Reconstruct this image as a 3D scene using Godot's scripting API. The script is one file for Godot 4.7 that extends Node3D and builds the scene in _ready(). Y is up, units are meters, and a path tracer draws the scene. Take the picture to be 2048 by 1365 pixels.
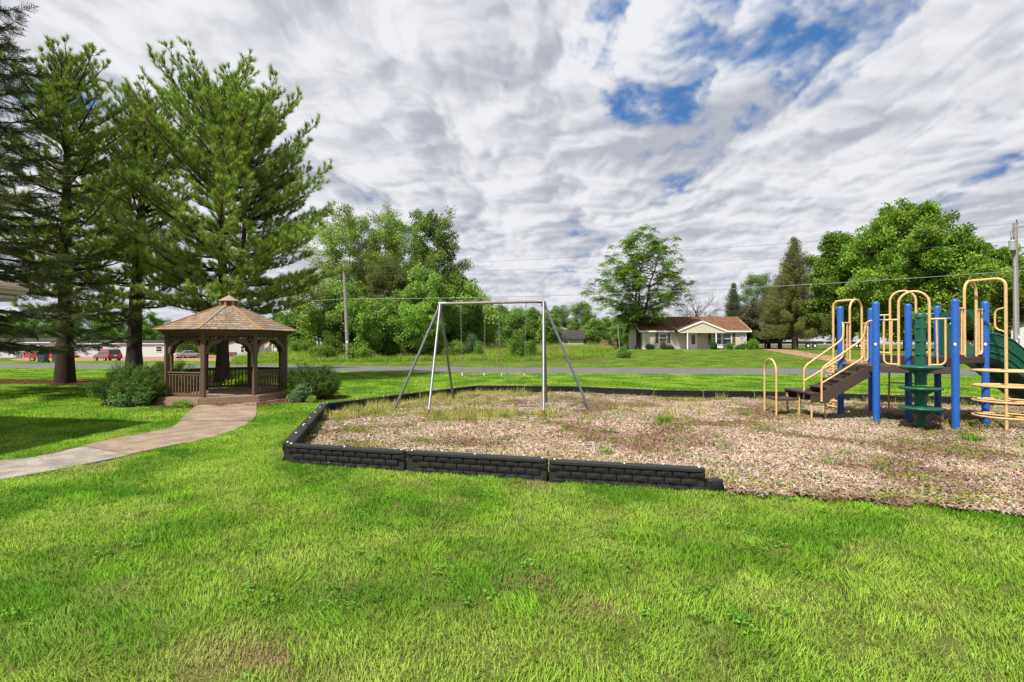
extends Node3D
# A playground lawn with gazebo, swing set and play structure. y up, metres, camera looks along -z.
# "d" below is a distance in front of the camera (z = -d).

const EYE := 1.6        # camera height
const HZ := 689.0       # photo row of the horizon
const FOC := 1000.0     # focal length in photo pixels

var rng := RandomNumberGenerator.new()
var used := {}
var M := {}
var T := {}

# ------------------------------------------------------------------ mesh builder
class MB:
	var v := PackedVector3Array()
	var n := PackedVector3Array()
	var c := PackedColorArray()
	var ix := PackedInt32Array()
	var col := Color(1, 1, 1)
	func vert(p: Vector3, nn: Vector3) -> int:
		v.append(p); n.append(nn); c.append(col)
		return v.size() - 1
	func tri(a: Vector3, b: Vector3, d: Vector3) -> void:   # counter-clockwise from outside
		var nn := (b - a).cross(d - a).normalized()
		var i := vert(a, nn); vert(b, nn); vert(d, nn)
		ix.append_array(PackedInt32Array([i, i + 2, i + 1]))
	func quad(a: Vector3, b: Vector3, d: Vector3, e: Vector3) -> void:
		var nn := (d - a).cross(e - b).normalized()
		var i := vert(a, nn); vert(b, nn); vert(d, nn); vert(e, nn)
		ix.append_array(PackedInt32Array([i, i + 2, i + 1, i, i + 3, i + 2]))
	func quad_o(a: Vector3, b: Vector3, d: Vector3, e: Vector3, out: Vector3) -> void:
		if (d - a).cross(e - b).dot(out) >= 0.0: quad(a, b, d, e)
		else: quad(e, d, b, a)
	func tri_o(a: Vector3, b: Vector3, d: Vector3, out: Vector3) -> void:
		if (b - a).cross(d - a).dot(out) >= 0.0: tri(a, b, d)
		else: tri(d, b, a)
	func _cp(h: Vector3, s: Vector3, k: int, b: float) -> Vector3:
		var p := Vector3(s.x * (h.x - b), s.y * (h.y - b), s.z * (h.z - b))
		p[k] = s[k] * h[k]
		return p
	func box(t: Transform3D, size: Vector3, b := 0.0) -> void:
		var h := size / 2.0
		b = min(b, min(h.x, min(h.y, h.z)) * 0.9)
		for k in 3:
			var i := (k + 1) % 3
			var j := (k + 2) % 3
			for sg in [-1.0, 1.0]:
				var q := []
				for w in [[-1.0, -1.0], [1.0, -1.0], [1.0, 1.0], [-1.0, 1.0]]:
					var s := Vector3.ZERO
					s[k] = sg; s[i] = w[0]; s[j] = w[1]
					q.append(t * _cp(h, s, k, b))
				var o := Vector3.ZERO
				o[k] = sg
				quad_o(q[0], q[1], q[2], q[3], t.basis * o)
			if b > 0.0:
				for si in [-1.0, 1.0]:
					for sj in [-1.0, 1.0]:
						var s0 := Vector3.ZERO
						s0[i] = si; s0[j] = sj; s0[k] = -1.0
						var s1 := s0
						s1[k] = 1.0
						var o2 := Vector3.ZERO
						o2[i] = si; o2[j] = sj
						quad_o(t * _cp(h, s0, i, b), t * _cp(h, s1, i, b), t * _cp(h, s1, j, b), t * _cp(h, s0, j, b), t.basis * o2)
		if b > 0.0:
			for x in [-1.0, 1.0]:
				for y in [-1.0, 1.0]:
					for z in [-1.0, 1.0]:
						var s2 := Vector3(x, y, z)
						tri_o(t * _cp(h, s2, 0, b), t * _cp(h, s2, 1, b), t * _cp(h, s2, 2, b), t.basis * s2)
	func bx(p: Vector3, size: Vector3, b := 0.0) -> void:
		box(Transform3D(Basis(), p), size, b)
	func beam(a: Vector3, e: Vector3, w: float, hgt: float, b := 0.0, up := Vector3.UP) -> void:   # box from a to e, w across, hgt along up
		var z := (e - a).normalized()
		if absf(z.dot(up)) > 0.99: up = Vector3.RIGHT
		var x := up.cross(z).normalized()
		var y := z.cross(x)
		box(Transform3D(Basis(x, y, z), (a + e) / 2.0), Vector3(w, hgt, a.distance_to(e)), b)
	func tube(p: Array, r, sides := 8, closed := false, caps := true) -> void:
		var m := p.size()
		if m < 2: return
		var prev := Vector3.ZERO
		var rings := []
		for k in m:
			var tg: Vector3
			if closed: tg = (p[(k + 1) % m] - p[(k + m - 1) % m])
			else: tg = p[min(k + 1, m - 1)] - p[max(k - 1, 0)]
			tg = tg.normalized()
			var a: Vector3
			if k == 0:
				a = tg.cross(Vector3(0.31, 0.9, 0.29)).normalized()
				if absf(tg.y) > 0.95: a = tg.cross(Vector3.RIGHT).normalized()
			else:
				a = (prev - tg * prev.dot(tg)).normalized()
			prev = a
			var b := tg.cross(a)
			var rr: float = r[k] if r is Array else r
			var first := v.size()
			for s in sides:
				var an := TAU * s / sides
				var nn := a * cos(an) + b * sin(an)
				vert(p[k] + nn * rr, nn)
			rings.append(first)
		var top := m if closed else m - 1
		for k in top:
			var r0: int = rings[k]
			var r1: int = rings[(k + 1) % m]
			for s in sides:
				var s1 := (s + 1) % sides
				ix.append_array(PackedInt32Array([r0 + s, r1 + s1, r0 + s1, r0 + s, r1 + s, r1 + s1]))
		if caps and not closed:
			for e in [0, m - 1]:
				var o: Vector3 = (p[0] - p[1]) if e == 0 else (p[m - 1] - p[m - 2])
				o = o.normalized()
				var ce := vert(p[e], o)
				var f := v.size()
				for s in sides: vert(v[rings[e] + s], o)
				for s in sides:
					var s1 := (s + 1) % sides
					if e == 0: ix.append_array(PackedInt32Array([ce, f + s, f + s1]))
					else: ix.append_array(PackedInt32Array([ce, f + s1, f + s]))
	func lathe(t: Transform3D, prof: Array, sides := 16, smooth := false) -> void:   # profile of (radius, y), bottom to top
		for k in prof.size() - 1:
			var p0: Vector2 = prof[k]
			var p1: Vector2 = prof[k + 1]
			var n0 := Vector2(p1.y - p0.y, p0.x - p1.x).normalized()
			var n1 := n0
			if smooth:
				if k > 0: n0 = (n0 + Vector2(p0.y - prof[k - 1].y, prof[k - 1].x - p0.x).normalized()).normalized()
				if k < prof.size() - 2: n1 = (n1 + Vector2(prof[k + 2].y - p1.y, p1.x - prof[k + 2].x).normalized()).normalized()
			var f := v.size()
			for s in sides + 1:
				var an := TAU * s / sides
				var dv := Vector3(cos(an), 0, sin(an))
				vert(t * (dv * p0.x + Vector3(0, p0.y, 0)), (t.basis * (dv * n0.x + Vector3(0, n0.y, 0))).normalized())
				vert(t * (dv * p1.x + Vector3(0, p1.y, 0)), (t.basis * (dv * n1.x + Vector3(0, n1.y, 0))).normalized())
			for s in sides:
				var q := f + s * 2
				ix.append_array(PackedInt32Array([q, q + 2, q + 1, q + 1, q + 2, q + 3]))
	func prism(t: Transform3D, poly: Array, depth: float) -> void:   # polygon in local xy, thickness along z
		var pk := PackedVector2Array(poly)
		if Geometry2D.is_polygon_clockwise(pk): pk.reverse()
		var tr := Geometry2D.triangulate_polygon(pk)
		var z := depth / 2.0
		for k in range(0, tr.size(), 3):
			var a := pk[tr[k]]; var b := pk[tr[k + 1]]; var d := pk[tr[k + 2]]
			tri_o(t * Vector3(a.x, a.y, z), t * Vector3(b.x, b.y, z), t * Vector3(d.x, d.y, z), t.basis.z)
			tri_o(t * Vector3(a.x, a.y, -z), t * Vector3(b.x, b.y, -z), t * Vector3(d.x, d.y, -z), -t.basis.z)
		for k in pk.size():
			var a := pk[k]; var b := pk[(k + 1) % pk.size()]
			var o := t.basis * Vector3(b.y - a.y, a.x - b.x, 0)
			quad_o(t * Vector3(a.x, a.y, z), t * Vector3(b.x, b.y, z), t * Vector3(b.x, b.y, -z), t * Vector3(a.x, a.y, -z), o)
	func slab(poly: Array, y0: float, y1: float) -> void:   # polygon of (x, z), between two heights
		prism(Transform3D(Basis(Vector3(1, 0, 0), Vector3(0, 0, 1), Vector3(0, 1, 0)), Vector3(0, (y0 + y1) / 2.0, 0)), poly, y1 - y0)
	func add(o: MB, t := Transform3D()) -> void:
		var f := v.size()
		for k in o.v.size():
			v.append(t * o.v[k]); n.append((t.basis * o.n[k]).normalized()); c.append(o.c[k])
		for i in o.ix: ix.append(f + i)
	func mesh(mat: Material, colors := false) -> ArrayMesh:
		var arr := []
		arr.resize(Mesh.ARRAY_MAX)
		arr[Mesh.ARRAY_VERTEX] = v
		arr[Mesh.ARRAY_NORMAL] = n
		if colors: arr[Mesh.ARRAY_COLOR] = c
		arr[Mesh.ARRAY_INDEX] = ix
		var am := ArrayMesh.new()
		am.add_surface_from_arrays(Mesh.PRIMITIVE_TRIANGLES, arr)
		am.surface_set_material(0, mat)
		return am

# ------------------------------------------------------------------ naming, placing
func numbered(called: String) -> String:
	if not used.has(called):
		used[called] = 0
		return called
	used[called] += 1
	return "%s_%03d" % [called, used[called]]

func tag(o: Node, label: String, category: String, group := "", kind := "") -> Node:
	if label: o.set_meta("label", label)
	if category: o.set_meta("category", category)
	if group: o.set_meta("group", group)
	if kind: o.set_meta("kind", kind)
	return o

func thing(called: String, label: String, category: String, at := Vector3.ZERO, turn := 0.0, group := "") -> Node3D:
	var o := Node3D.new()
	o.name = numbered(called)
	add_child(o)
	o.position = at
	o.rotation.y = turn
	tag(o, label, category, group)
	return o

func part(parent: Node, called: String, what, mat: Material = null, xf := Transform3D()) -> MeshInstance3D:
	var o := MeshInstance3D.new()
	o.mesh = what.mesh(mat, mat.vertex_color_use_as_albedo) if what is MB else what
	o.name = numbered(called) if parent == self else called
	o.transform = xf
	o.cast_shadow = GeometryInstance3D.SHADOW_CASTING_SETTING_ON
	parent.add_child(o, true)
	return o

func structure(called: String, mb: MB, mat: Material) -> MeshInstance3D:
	var o := part(self, called, mb, mat)
	o.set_meta("kind", "structure")
	return o

func scatter(parent: Node, called: String, mesh: Mesh, xfs: Array, cols: Array) -> MultiMeshInstance3D:
	var mm := MultiMesh.new()
	mm.transform_format = MultiMesh.TRANSFORM_3D
	mm.use_colors = true
	mm.mesh = mesh
	mm.instance_count = xfs.size()
	for k in xfs.size():
		mm.set_instance_transform(k, xfs[k])
		mm.set_instance_color(k, cols[k])
	var o := MultiMeshInstance3D.new()
	o.multimesh = mm
	o.name = numbered(called) if parent == self else called
	parent.add_child(o, true)
	return o

func gx(px: float, d: float) -> float: return (px - 1024.0) * d / FOC
func hy(py: float, d: float) -> float: return EYE + (HZ - py) * d / FOC
func gp(px: float, py: float, h := 0.0) -> Vector3:   # point at height h seen at that pixel
	var d := (EYE - h) * FOC / (py - HZ)
	return Vector3(gx(px, d), h, -d)
func sst(a: float, b: float, x: float) -> float: return smoothstep(a, b, x)
func ground_y(x: float, d: float) -> float:
	if d < 30.0: return 0.0
	var a := x / d
	var w := sst(-0.58, -0.42, a)
	var up := 0.93 * sst(33.0, 60.0, d)
	up = lerpf(up, 0.55, sst(62.0, 75.0, d) * (1.0 - sst(0.2, 0.26, a)))
	return lerpf(-0.9 * sst(42.0, 80.0, d), up, w)
func on(px: float, d: float) -> Vector3:    # on the terrain at that distance
	var x := gx(px, d)
	return Vector3(x, ground_y(x, d), -d)

# ------------------------------------------------------------------ materials
func lin(r: float, g: float, b: float) -> Color: return Color(r, g, b).linear_to_srgb()

func noise_tex(freq: float, lo: float, hi: float, seed_ := 1, oct := 4, kind := FastNoiseLite.TYPE_SIMPLEX_SMOOTH, size := 512, mid := -1.0) -> NoiseTexture2D:
	var f := FastNoiseLite.new()
	f.noise_type = kind
	f.seed = seed_
	f.frequency = freq
	f.fractal_octaves = oct
	var t := NoiseTexture2D.new()
	t.width = size; t.height = size
	t.seamless = true
	t.noise = f
	var g := Gradient.new()
	g.set_color(0, Color(lo, lo, lo)); g.set_color(1, Color(hi, hi, hi))
	if mid >= 0.0: g.add_point(0.5, Color(mid, mid, mid))
	t.color_ramp = g
	return t

func bump_tex(freq: float, seed_ := 1, oct := 4, strength := 4.0, size := 512) -> NoiseTexture2D:
	var f := FastNoiseLite.new()
	f.seed = seed_
	f.frequency = freq
	f.fractal_octaves = oct
	var t := NoiseTexture2D.new()
	t.width = size; t.height = size
	t.seamless = true
	t.as_normal_map = true
	t.bump_strength = strength
	t.noise = f
	return t

func mat(called: String, col: Color, rough: float, o := {}) -> StandardMaterial3D:
	var m := StandardMaterial3D.new()
	m.resource_name = called
	m.albedo_color = col
	m.roughness = rough
	m.metallic = o.get("metal", 0.0)
	m.metallic_specular = o.get("spec", 0.5)
	if o.has("tex"):
		m.albedo_texture = o.tex
	if o.has("nor"):
		m.normal_enabled = true
		m.normal_texture = o.nor
		m.normal_scale = o.get("ns", 1.0)
	if o.has("tex") or o.has("nor"):
		m.uv1_triplanar = true
		m.uv1_world_triplanar = o.get("world", true)
		m.uv1_scale = o.get("uv", Vector3.ONE)
	if o.has("vc"): m.vertex_color_use_as_albedo = true
	if o.has("back"):
		m.backlight_enabled = true
		m.backlight = o.back
	if o.has("coat"):
		m.clearcoat_enabled = true
		m.clearcoat = o.coat
		m.clearcoat_roughness = 0.08
	if o.get("two", false): m.cull_mode = BaseMaterial3D.CULL_DISABLED
	M[called] = m
	return m

func make_materials() -> void:
	T.fine = noise_tex(0.06, 0.72, 1.0, 3, 5)
	T.coarse = noise_tex(0.015, 0.6, 1.0, 5, 5)
	T.speck = noise_tex(0.22, 0.55, 1.0, 9, 3)
	T.grain = noise_tex(0.03, 0.62, 1.0, 11, 5)
	T.stain = noise_tex(0.012, 0.55, 1.0, 17, 6, FastNoiseLite.TYPE_SIMPLEX_SMOOTH, 1024)
	T.stain2 = noise_tex(0.008, 0.74, 1.0, 19, 7, FastNoiseLite.TYPE_SIMPLEX_SMOOTH, 1024)
	T.wear = noise_tex(0.02, 0.80, 1.0, 23, 6)
	T.nfine = bump_tex(0.08, 4, 4, 5.0)
	T.nrough = bump_tex(0.04, 6, 5, 9.0)
	T.nbark = bump_tex(0.05, 8, 5, 14.0)
	mat("soil", lin(0.175, 0.205, 0.05), 1.0, {"tex": T.speck, "nor": T.nrough, "uv": Vector3(1.3, 1.3, 1.3), "spec": 0.2})
	mat("asphalt", lin(0.25, 0.245, 0.26), 0.92, {"tex": T.speck, "nor": T.nfine, "uv": Vector3(0.7, 0.7, 0.7), "spec": 0.3})
	mat("concrete", lin(0.34, 0.262, 0.20), 0.93, {"tex": T.stain2, "nor": T.nfine, "ns": 0.4, "uv": Vector3(0.22, 0.22, 0.22), "spec": 0.3})
	mat("concrete_pale", lin(0.37, 0.33, 0.295), 0.93, {"tex": T.stain2, "nor": T.nfine, "ns": 0.4, "uv": Vector3(0.27, 0.27, 0.27), "spec": 0.3})
	mat("dirt", lin(0.46, 0.30, 0.19), 1.0, {"tex": T.coarse, "uv": Vector3(0.2, 0.2, 0.2), "spec": 0.2})
	mat("mulch_soil", lin(0.20, 0.14, 0.10), 1.0, {"tex": T.speck, "nor": T.nrough, "uv": Vector3(1.6, 1.6, 1.6), "spec": 0.2})
	mat("bed_mulch", lin(0.13, 0.065, 0.04), 1.0, {"tex": T.speck, "nor": T.nrough, "uv": Vector3(1.3, 1.3, 1.3), "spec": 0.2})
	mat("leaf", Color(1, 1, 1), 0.65, {"vc": true, "back": Color(0.60, 0.75, 0.25), "spec": 0.25, "two": true})
	mat("needle", Color(1, 1, 1), 0.6, {"vc": true, "back": Color(0.5, 0.6, 0.24), "spec": 0.22, "two": true})
	mat("blade", Color(1, 1, 1), 0.7, {"vc": true, "back": Color(0.55, 0.70, 0.16), "spec": 0.2, "two": true})
	mat("chip", Color(1, 1, 1), 0.95, {"vc": true, "spec": 0.25})
	mat("pine_bark", lin(0.085, 0.066, 0.054), 0.95, {"tex": T.grain, "nor": T.nbark, "ns": 1.2, "uv": Vector3(2.2, 0.7, 2.2), "spec": 0.2})
	mat("grey_bark", lin(0.13, 0.105, 0.085), 0.95, {"tex": T.grain, "nor": T.nbark, "uv": Vector3(2.0, 0.6, 2.0), "spec": 0.2})
	mat("pale_bark", lin(0.26, 0.23, 0.20), 0.95, {"tex": T.grain, "uv": Vector3(2.0, 0.8, 2.0), "spec": 0.2})
	mat("gazebo_wood", lin(0.185, 0.125, 0.085), 0.75, {"tex": T.grain, "nor": T.nfine, "ns": 0.5, "uv": Vector3(3.0, 0.8, 3.0), "spec": 0.35, "world": false})
	mat("gazebo_deck", lin(0.42, 0.30, 0.215), 0.85, {"tex": T.grain, "nor": T.nfine, "ns": 0.4, "uv": Vector3(0.9, 3.0, 3.0), "spec": 0.3, "world": false})
	mat("cedar", lin(0.50, 0.27, 0.10), 0.8, {"tex": T.grain, "uv": Vector3(3.0, 1.0, 3.0), "world": false})
	var sh := [[0.40, 0.285, 0.19], [0.38, 0.31, 0.245], [0.47, 0.30, 0.16], [0.30, 0.255, 0.21], [0.44, 0.355, 0.285], [0.33, 0.225, 0.14]]
	for k in sh.size():
		mat("shake%d" % k, lin(sh[k][0], sh[k][1], sh[k][2]), 0.9, {"tex": T.grain, "nor": T.nfine, "ns": 0.5, "uv": Vector3(5.0, 1.5, 5.0), "spec": 0.25})
	mat("border_plastic", lin(0.028, 0.029, 0.032), 0.55, {"tex": T.fine, "nor": T.nfine, "ns": 0.25, "uv": Vector3(4.0, 4.0, 4.0), "spec": 0.45})
	mat("border_brick", lin(0.017, 0.0175, 0.019), 0.7, {"nor": T.nrough, "ns": 0.9, "uv": Vector3(3.5, 3.5, 3.5), "spec": 0.32})
	mat("galvanised", lin(0.33, 0.34, 0.36), 0.5, {"metal": 0.75, "tex": T.fine, "uv": Vector3(2.5, 2.5, 2.5)})
	mat("rusty_pipe", lin(0.42, 0.36, 0.31), 0.7, {"metal": 0.3, "tex": T.coarse, "uv": Vector3(2.0, 6.0, 6.0)})
	mat("rust", lin(0.26, 0.12, 0.055), 0.9, {"tex": T.speck, "uv": Vector3(4, 4, 4)})
	mat("chain", lin(0.30, 0.29, 0.27), 0.5, {"metal": 0.7})
	mat("steel", lin(0.55, 0.55, 0.55), 0.35, {"metal": 0.9})
	mat("blue_paint", lin(0.022, 0.13, 0.52), 0.38, {"spec": 0.5, "tex": T.wear, "nor": T.nfine, "ns": 0.06, "uv": Vector3(1.6, 1.6, 1.6)})
	mat("tan_paint", lin(0.78, 0.52, 0.235), 0.4, {"spec": 0.5, "tex": T.wear, "nor": T.nfine, "ns": 0.05, "uv": Vector3(2.2, 2.2, 2.2)})
	mat("brown_vinyl", lin(0.085, 0.06, 0.05), 0.7, {"spec": 0.4, "tex": T.fine, "nor": T.nfine, "ns": 0.4, "uv": Vector3(3, 3, 3)})
	mat("green_plastic", lin(0.012, 0.12, 0.075), 0.36, {"spec": 0.5, "tex": T.wear, "nor": T.nfine, "ns": 0.1, "uv": Vector3(1.8, 1.8, 1.8)})
	mat("sticker", lin(0.75, 0.75, 0.75), 0.6)
	mat("siding", lin(0.76, 0.70, 0.57), 0.6, {"tex": T.fine, "uv": Vector3(0.3, 0.3, 0.3)})
	mat("white_trim", lin(0.78, 0.78, 0.77), 0.5)
	mat("white_siding", lin(0.72, 0.72, 0.73), 0.6, {"tex": T.fine, "uv": Vector3(0.3, 0.3, 0.3)})
	mat("roof_red", lin(0.27, 0.145, 0.088), 0.95, {"tex": T.stain, "nor": T.nfine, "uv": Vector3(0.16, 0.16, 0.16), "spec": 0.25})
	mat("roof_grey", lin(0.085, 0.078, 0.078), 0.95, {"tex": T.coarse, "nor": T.nfine, "uv": Vector3(0.3, 0.3, 0.3), "spec": 0.25})
	mat("roof_green", lin(0.25, 0.33, 0.29), 0.8, {"tex": T.fine, "uv": Vector3(0.3, 0.3, 0.3)})
	mat("roof_tan", lin(0.34, 0.25, 0.20), 0.95, {"tex": T.speck, "nor": T.nfine, "uv": Vector3(0.9, 0.9, 0.9), "spec": 0.25})
	mat("fascia_tan", lin(0.55, 0.49, 0.40), 0.55, {"tex": T.fine, "uv": Vector3(0.6, 0.6, 0.6)})
	mat("shutter", lin(0.09, 0.045, 0.04), 0.6)
	mat("glass", lin(0.03, 0.035, 0.04), 0.08, {"spec": 0.6})
	mat("lumber", lin(0.45, 0.27, 0.15), 0.85, {"tex": T.grain, "uv": Vector3(0.6, 3.0, 0.6)})
	mat("pole_wood", lin(0.44, 0.40, 0.36), 0.9, {"tex": T.grain, "nor": T.nbark, "ns": 0.6, "uv": Vector3(2.5, 0.3, 2.5), "spec": 0.25})
	mat("grey_metal", lin(0.36, 0.37, 0.38), 0.5, {"metal": 0.3})
	mat("wire", lin(0.30, 0.30, 0.30), 0.6)
	mat("wire_dark", lin(0.10, 0.10, 0.11), 0.6)
	mat("black_rubber", lin(0.02, 0.02, 0.02), 0.85)
	mat("black_metal", lin(0.03, 0.03, 0.032), 0.6)
	mat("red_car", lin(0.15, 0.008, 0.014), 0.3, {"coat": 1.0})
	mat("bright_red_car", lin(0.48, 0.012, 0.015), 0.3, {"coat": 1.0})
	mat("silver_car", lin(0.45, 0.46, 0.48), 0.3, {"coat": 1.0, "metal": 0.3})
	mat("red_lens", lin(0.5, 0.01, 0.01), 0.25)
	mat("bin_plastic", lin(0.035, 0.055, 0.075), 0.5)
	mat("flag_red", lin(0.55, 0.05, 0.06), 0.8)
	mat("flag_white", lin(0.75, 0.75, 0.75), 0.8)
	mat("flag_blue", lin(0.04, 0.06, 0.22), 0.8)
	mat("block_brown", lin(0.22, 0.13, 0.08), 0.9, {"tex": T.speck, "uv": Vector3(0.8, 0.8, 0.8)})
	mat("sign_print", lin(0.04, 0.08, 0.40), 0.6)

# ------------------------------------------------------------------ sky
const SKY_W := 2560
const SKY_H := 1280
var sky_rows := []
var sky_gaps := []
var fs := FastNoiseLite.new()
var fi := FastNoiseLite.new()
var fd := FastNoiseLite.new()

func gap_at(px: float, pz: float) -> float:
	var out := 0.0
	for g in sky_gaps:
		var dx: float = (px - g[0]) * 0.97 + (pz - g[1]) * 0.25
		var dz: float = -(px - g[0]) * 0.25 + (pz - g[1]) * 0.97
		var q: float = dx * dx / (g[3] * g[3]) + dz * dz / (g[2] * g[2])
		if q < 6.0: out += g[4] * exp(-q)
	return minf(out, 0.92)

func sky_row(j: int) -> void:
	var row := PackedFloat32Array()
	row.resize(SKY_W * 3)
	var th := (j + 0.5) / SKY_H * PI
	var y := cos(th)
	var st := sin(th)
	var inv := 1.0 / (y + 0.05)
	var hor := 1.0 - smoothstep(0.0, 0.28, y)
	var blue := Vector3(0.062, 0.170, 0.40).lerp(Vector3(0.22, 0.34, 0.54), hor)
	var o := 0
	var g0 := 0.0
	var g1 := 0.0
	for i in SKY_W:
		var ph := (i + 0.5) / SKY_W * TAU
		var px := sin(ph) * st * inv
		var pz := -cos(ph) * st * inv
		if i % 8 == 0:
			var p8 := (i + 8.5) / SKY_W * TAU
			g0 = g1 if i > 0 else gap_at(px, pz)
			g1 = gap_at(sin(p8) * st * inv, -cos(p8) * st * inv)
		var gap := lerpf(g0, g1, (i % 8) / 8.0)
		var u := px * 0.97 + pz * 0.25          # across the streaks
		var v := -px * 0.25 + pz * 0.97         # along them
		var wa := fi.get_noise_2d(px * 0.62 + 9.0, pz * 0.62)
		var s := fs.get_noise_2d(u * 2.3 + wa * 0.6, v * 0.42 + wa * 0.3)
		var b := fi.get_noise_2d(px * 1.7 + s * 0.3, pz * 1.35 + wa * 0.4)
		var f := fd.get_noise_2d(u * 4.2 + b * 0.9, v * 3.0 + s * 0.8)
		var b2 := fi.get_noise_2d(px * 1.7 + s * 0.3 - 0.09, pz * 1.35 + wa * 0.4 + 0.08)
		var dens := 0.78 + 0.40 * s + 0.44 * b + 0.40 * f - 0.58 * gap
		var cover := smoothstep(-0.04, 0.50, dens)
		var shade := clampf(0.56 + 0.75 * wa + 0.45 * b + 0.42 * s + 0.14 * f + 1.0 * (b - b2), 0.0, 1.0)
		shade = lerpf(shade, shade * shade * (3.0 - 2.0 * shade), 0.5)
		var white := Vector3(0.385, 0.40, 0.455).lerp(Vector3(0.70, 0.705, 0.735), shade)
		white = white.lerp(Vector3(0.60, 0.62, 0.68), hor * 0.3)
		var col := blue.lerp(white, cover)
		row[o] = col.x; row[o + 1] = col.y; row[o + 2] = col.z
		o += 3
	sky_rows[j] = row

func make_sky() -> ImageTexture:
	fs.seed = 21; fs.frequency = 1.0; fs.fractal_octaves = 5; fs.fractal_gain = 0.5
	fi.seed = 5; fi.frequency = 1.0; fi.fractal_octaves = 6; fi.fractal_gain = 0.56
	fd.seed = 88; fd.frequency = 1.0; fd.fractal_octaves = 5; fd.fractal_gain = 0.62
	# gaps in the cloud layer as (x, z) over height, length, width, depth; those in front, then the same all round
	sky_gaps = []
	for g in [[1180, 100, 0.16, 0.08, 0.8], [1290, 62, 0.26, 0.12, 0.8], [1285, 150, 0.22, 0.10, 0.7], [1400, 95, 0.30, 0.10, 0.9], [1365, 195, 0.20, 0.10, 0.9], [1240, 205, 0.22, 0.08, 0.9], [1500, 60, 0.3, 0.12, 0.7], [1580, 60, 0.34, 0.08, 0.8], [1660, 145, 0.34, 0.07, 0.95], [1700, 40, 0.3, 0.1, 0.7], [1810, 30, 0.34, 0.08, 0.9], [1400, -40, 0.4, 0.25, 0.6], [1700, -60, 0.4, 0.2, 0.5], [1330, 380, 0.5, 0.14, 0.2], [2040, 305, 0.6, 0.12, 0.8], [1980, 360, 0.6, 0.10, 0.5], [1140, 530, 1.6, 0.5, 0.45], [870, 470, 1.2, 0.35, 0.3], [660, 425, 1.0, 0.4, 0.3], [1480, 330, 0.5, 0.10, 0.35]]:
		var dv := Vector3((g[0] - 1024.0) / FOC, (HZ - g[1]) / FOC, -1.0).normalized()
		sky_gaps.append([dv.x / (dv.y + 0.05), dv.z / (dv.y + 0.05), g[2], g[3], g[4]])
	var r2 := RandomNumberGenerator.new()
	r2.seed = 77
	for k in 34:
		var an := r2.randf() * TAU
		var rr := 0.6 + 3.5 * r2.randf()
		var p := Vector2(sin(an), cos(an)) * rr
		if p.y < -0.8 and absf(p.x) < -p.y * 1.1: continue
		sky_gaps.append([p.x, p.y, 0.45 * (0.5 + rr * 0.3), 0.2 * (0.5 + rr * 0.3), 0.9])
	var half := SKY_H / 2
	sky_rows.resize(half)
	var task := WorkerThreadPool.add_group_task(sky_row, half)
	WorkerThreadPool.wait_for_group_task_completion(task)
	var data := PackedFloat32Array()
	for j in half: data.append_array(sky_rows[j])
	var low := PackedFloat32Array()
	for k in SKY_W: low.append_array(PackedFloat32Array([0.14, 0.18, 0.07]))
	for j in half: data.append_array(low)
	sky_rows.clear()
	return ImageTexture.create_from_image(Image.create_from_data(SKY_W, SKY_H, false, Image.FORMAT_RGBF, data.to_byte_array()))

func set_view() -> void:
	var cam := Camera3D.new()
	cam.name = "camera"
	cam.fov = rad_to_deg(2.0 * atan(682.5 / FOC))
	cam.position = Vector3(0, EYE, 0)
	cam.rotation.x = atan((HZ - 682.5) / FOC)
	cam.near = 0.1
	cam.far = 2000.0
	add_child(cam)
	cam.current = true
	var env := Environment.new()
	env.background_mode = Environment.BG_SKY
	var sky := Sky.new()
	var pm := PanoramaSkyMaterial.new()
	pm.panorama = make_sky()
	sky.sky_material = pm
	env.sky = sky
	env.background_energy_multiplier = 0.605
	env.tonemap_mode = Environment.TONE_MAPPER_LINEAR
	env.tonemap_exposure = 2.05
	env.sdfgi_enabled = true
	env.ssao_enabled = true
	env.ssil_enabled = true
	var we := WorldEnvironment.new()
	we.name = "world"
	we.environment = env
	add_child(we)
	var sun := DirectionalLight3D.new()
	sun.name = "sun"
	sun.light_energy = 1.1
	sun.light_color = Color(1.0, 0.965, 0.91)
	sun.light_angular_distance = 2.0
	sun.shadow_enabled = true
	add_child(sun)
	sun.look_at_from_position(Vector3.ZERO, Vector3(0.46, -1.0, -0.58), Vector3.UP)

# ------------------------------------------------------------------ ground, roads, paths
var playfield := PackedVector2Array()      # (x, z) outline of the mulch
var path_poly := PackedVector2Array()
var bed_polys := []
var drive_line := []
var road_near := [Vector2(-60.0, 37.0), Vector2(-33.0, 33.4), Vector2(0.0, 27.4), Vector2(26.0, 25.6), Vector2(70.0, 22.5)]

func road_d(x: float) -> float:
	for k in road_near.size() - 1:
		var a: Vector2 = road_near[k]
		var b: Vector2 = road_near[k + 1]
		if x <= b.x: return lerpf(a.y, b.y, (x - a.x) / (b.x - a.x))
	return 22.5

func flat_area(called: String, poly: PackedVector2Array, lift: float, m: Material) -> void:
	var mb := MB.new()
	var tr := Geometry2D.triangulate_polygon(poly)
	for k in range(0, tr.size(), 3):
		var q := []
		for i in 3:
			var p: Vector2 = poly[tr[k + i]]
			q.append(Vector3(p.x, ground_y(p.x, -p.y) + lift, p.y))
		mb.tri_o(q[0], q[1], q[2], Vector3.UP)
	structure(called, mb, m)

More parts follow.
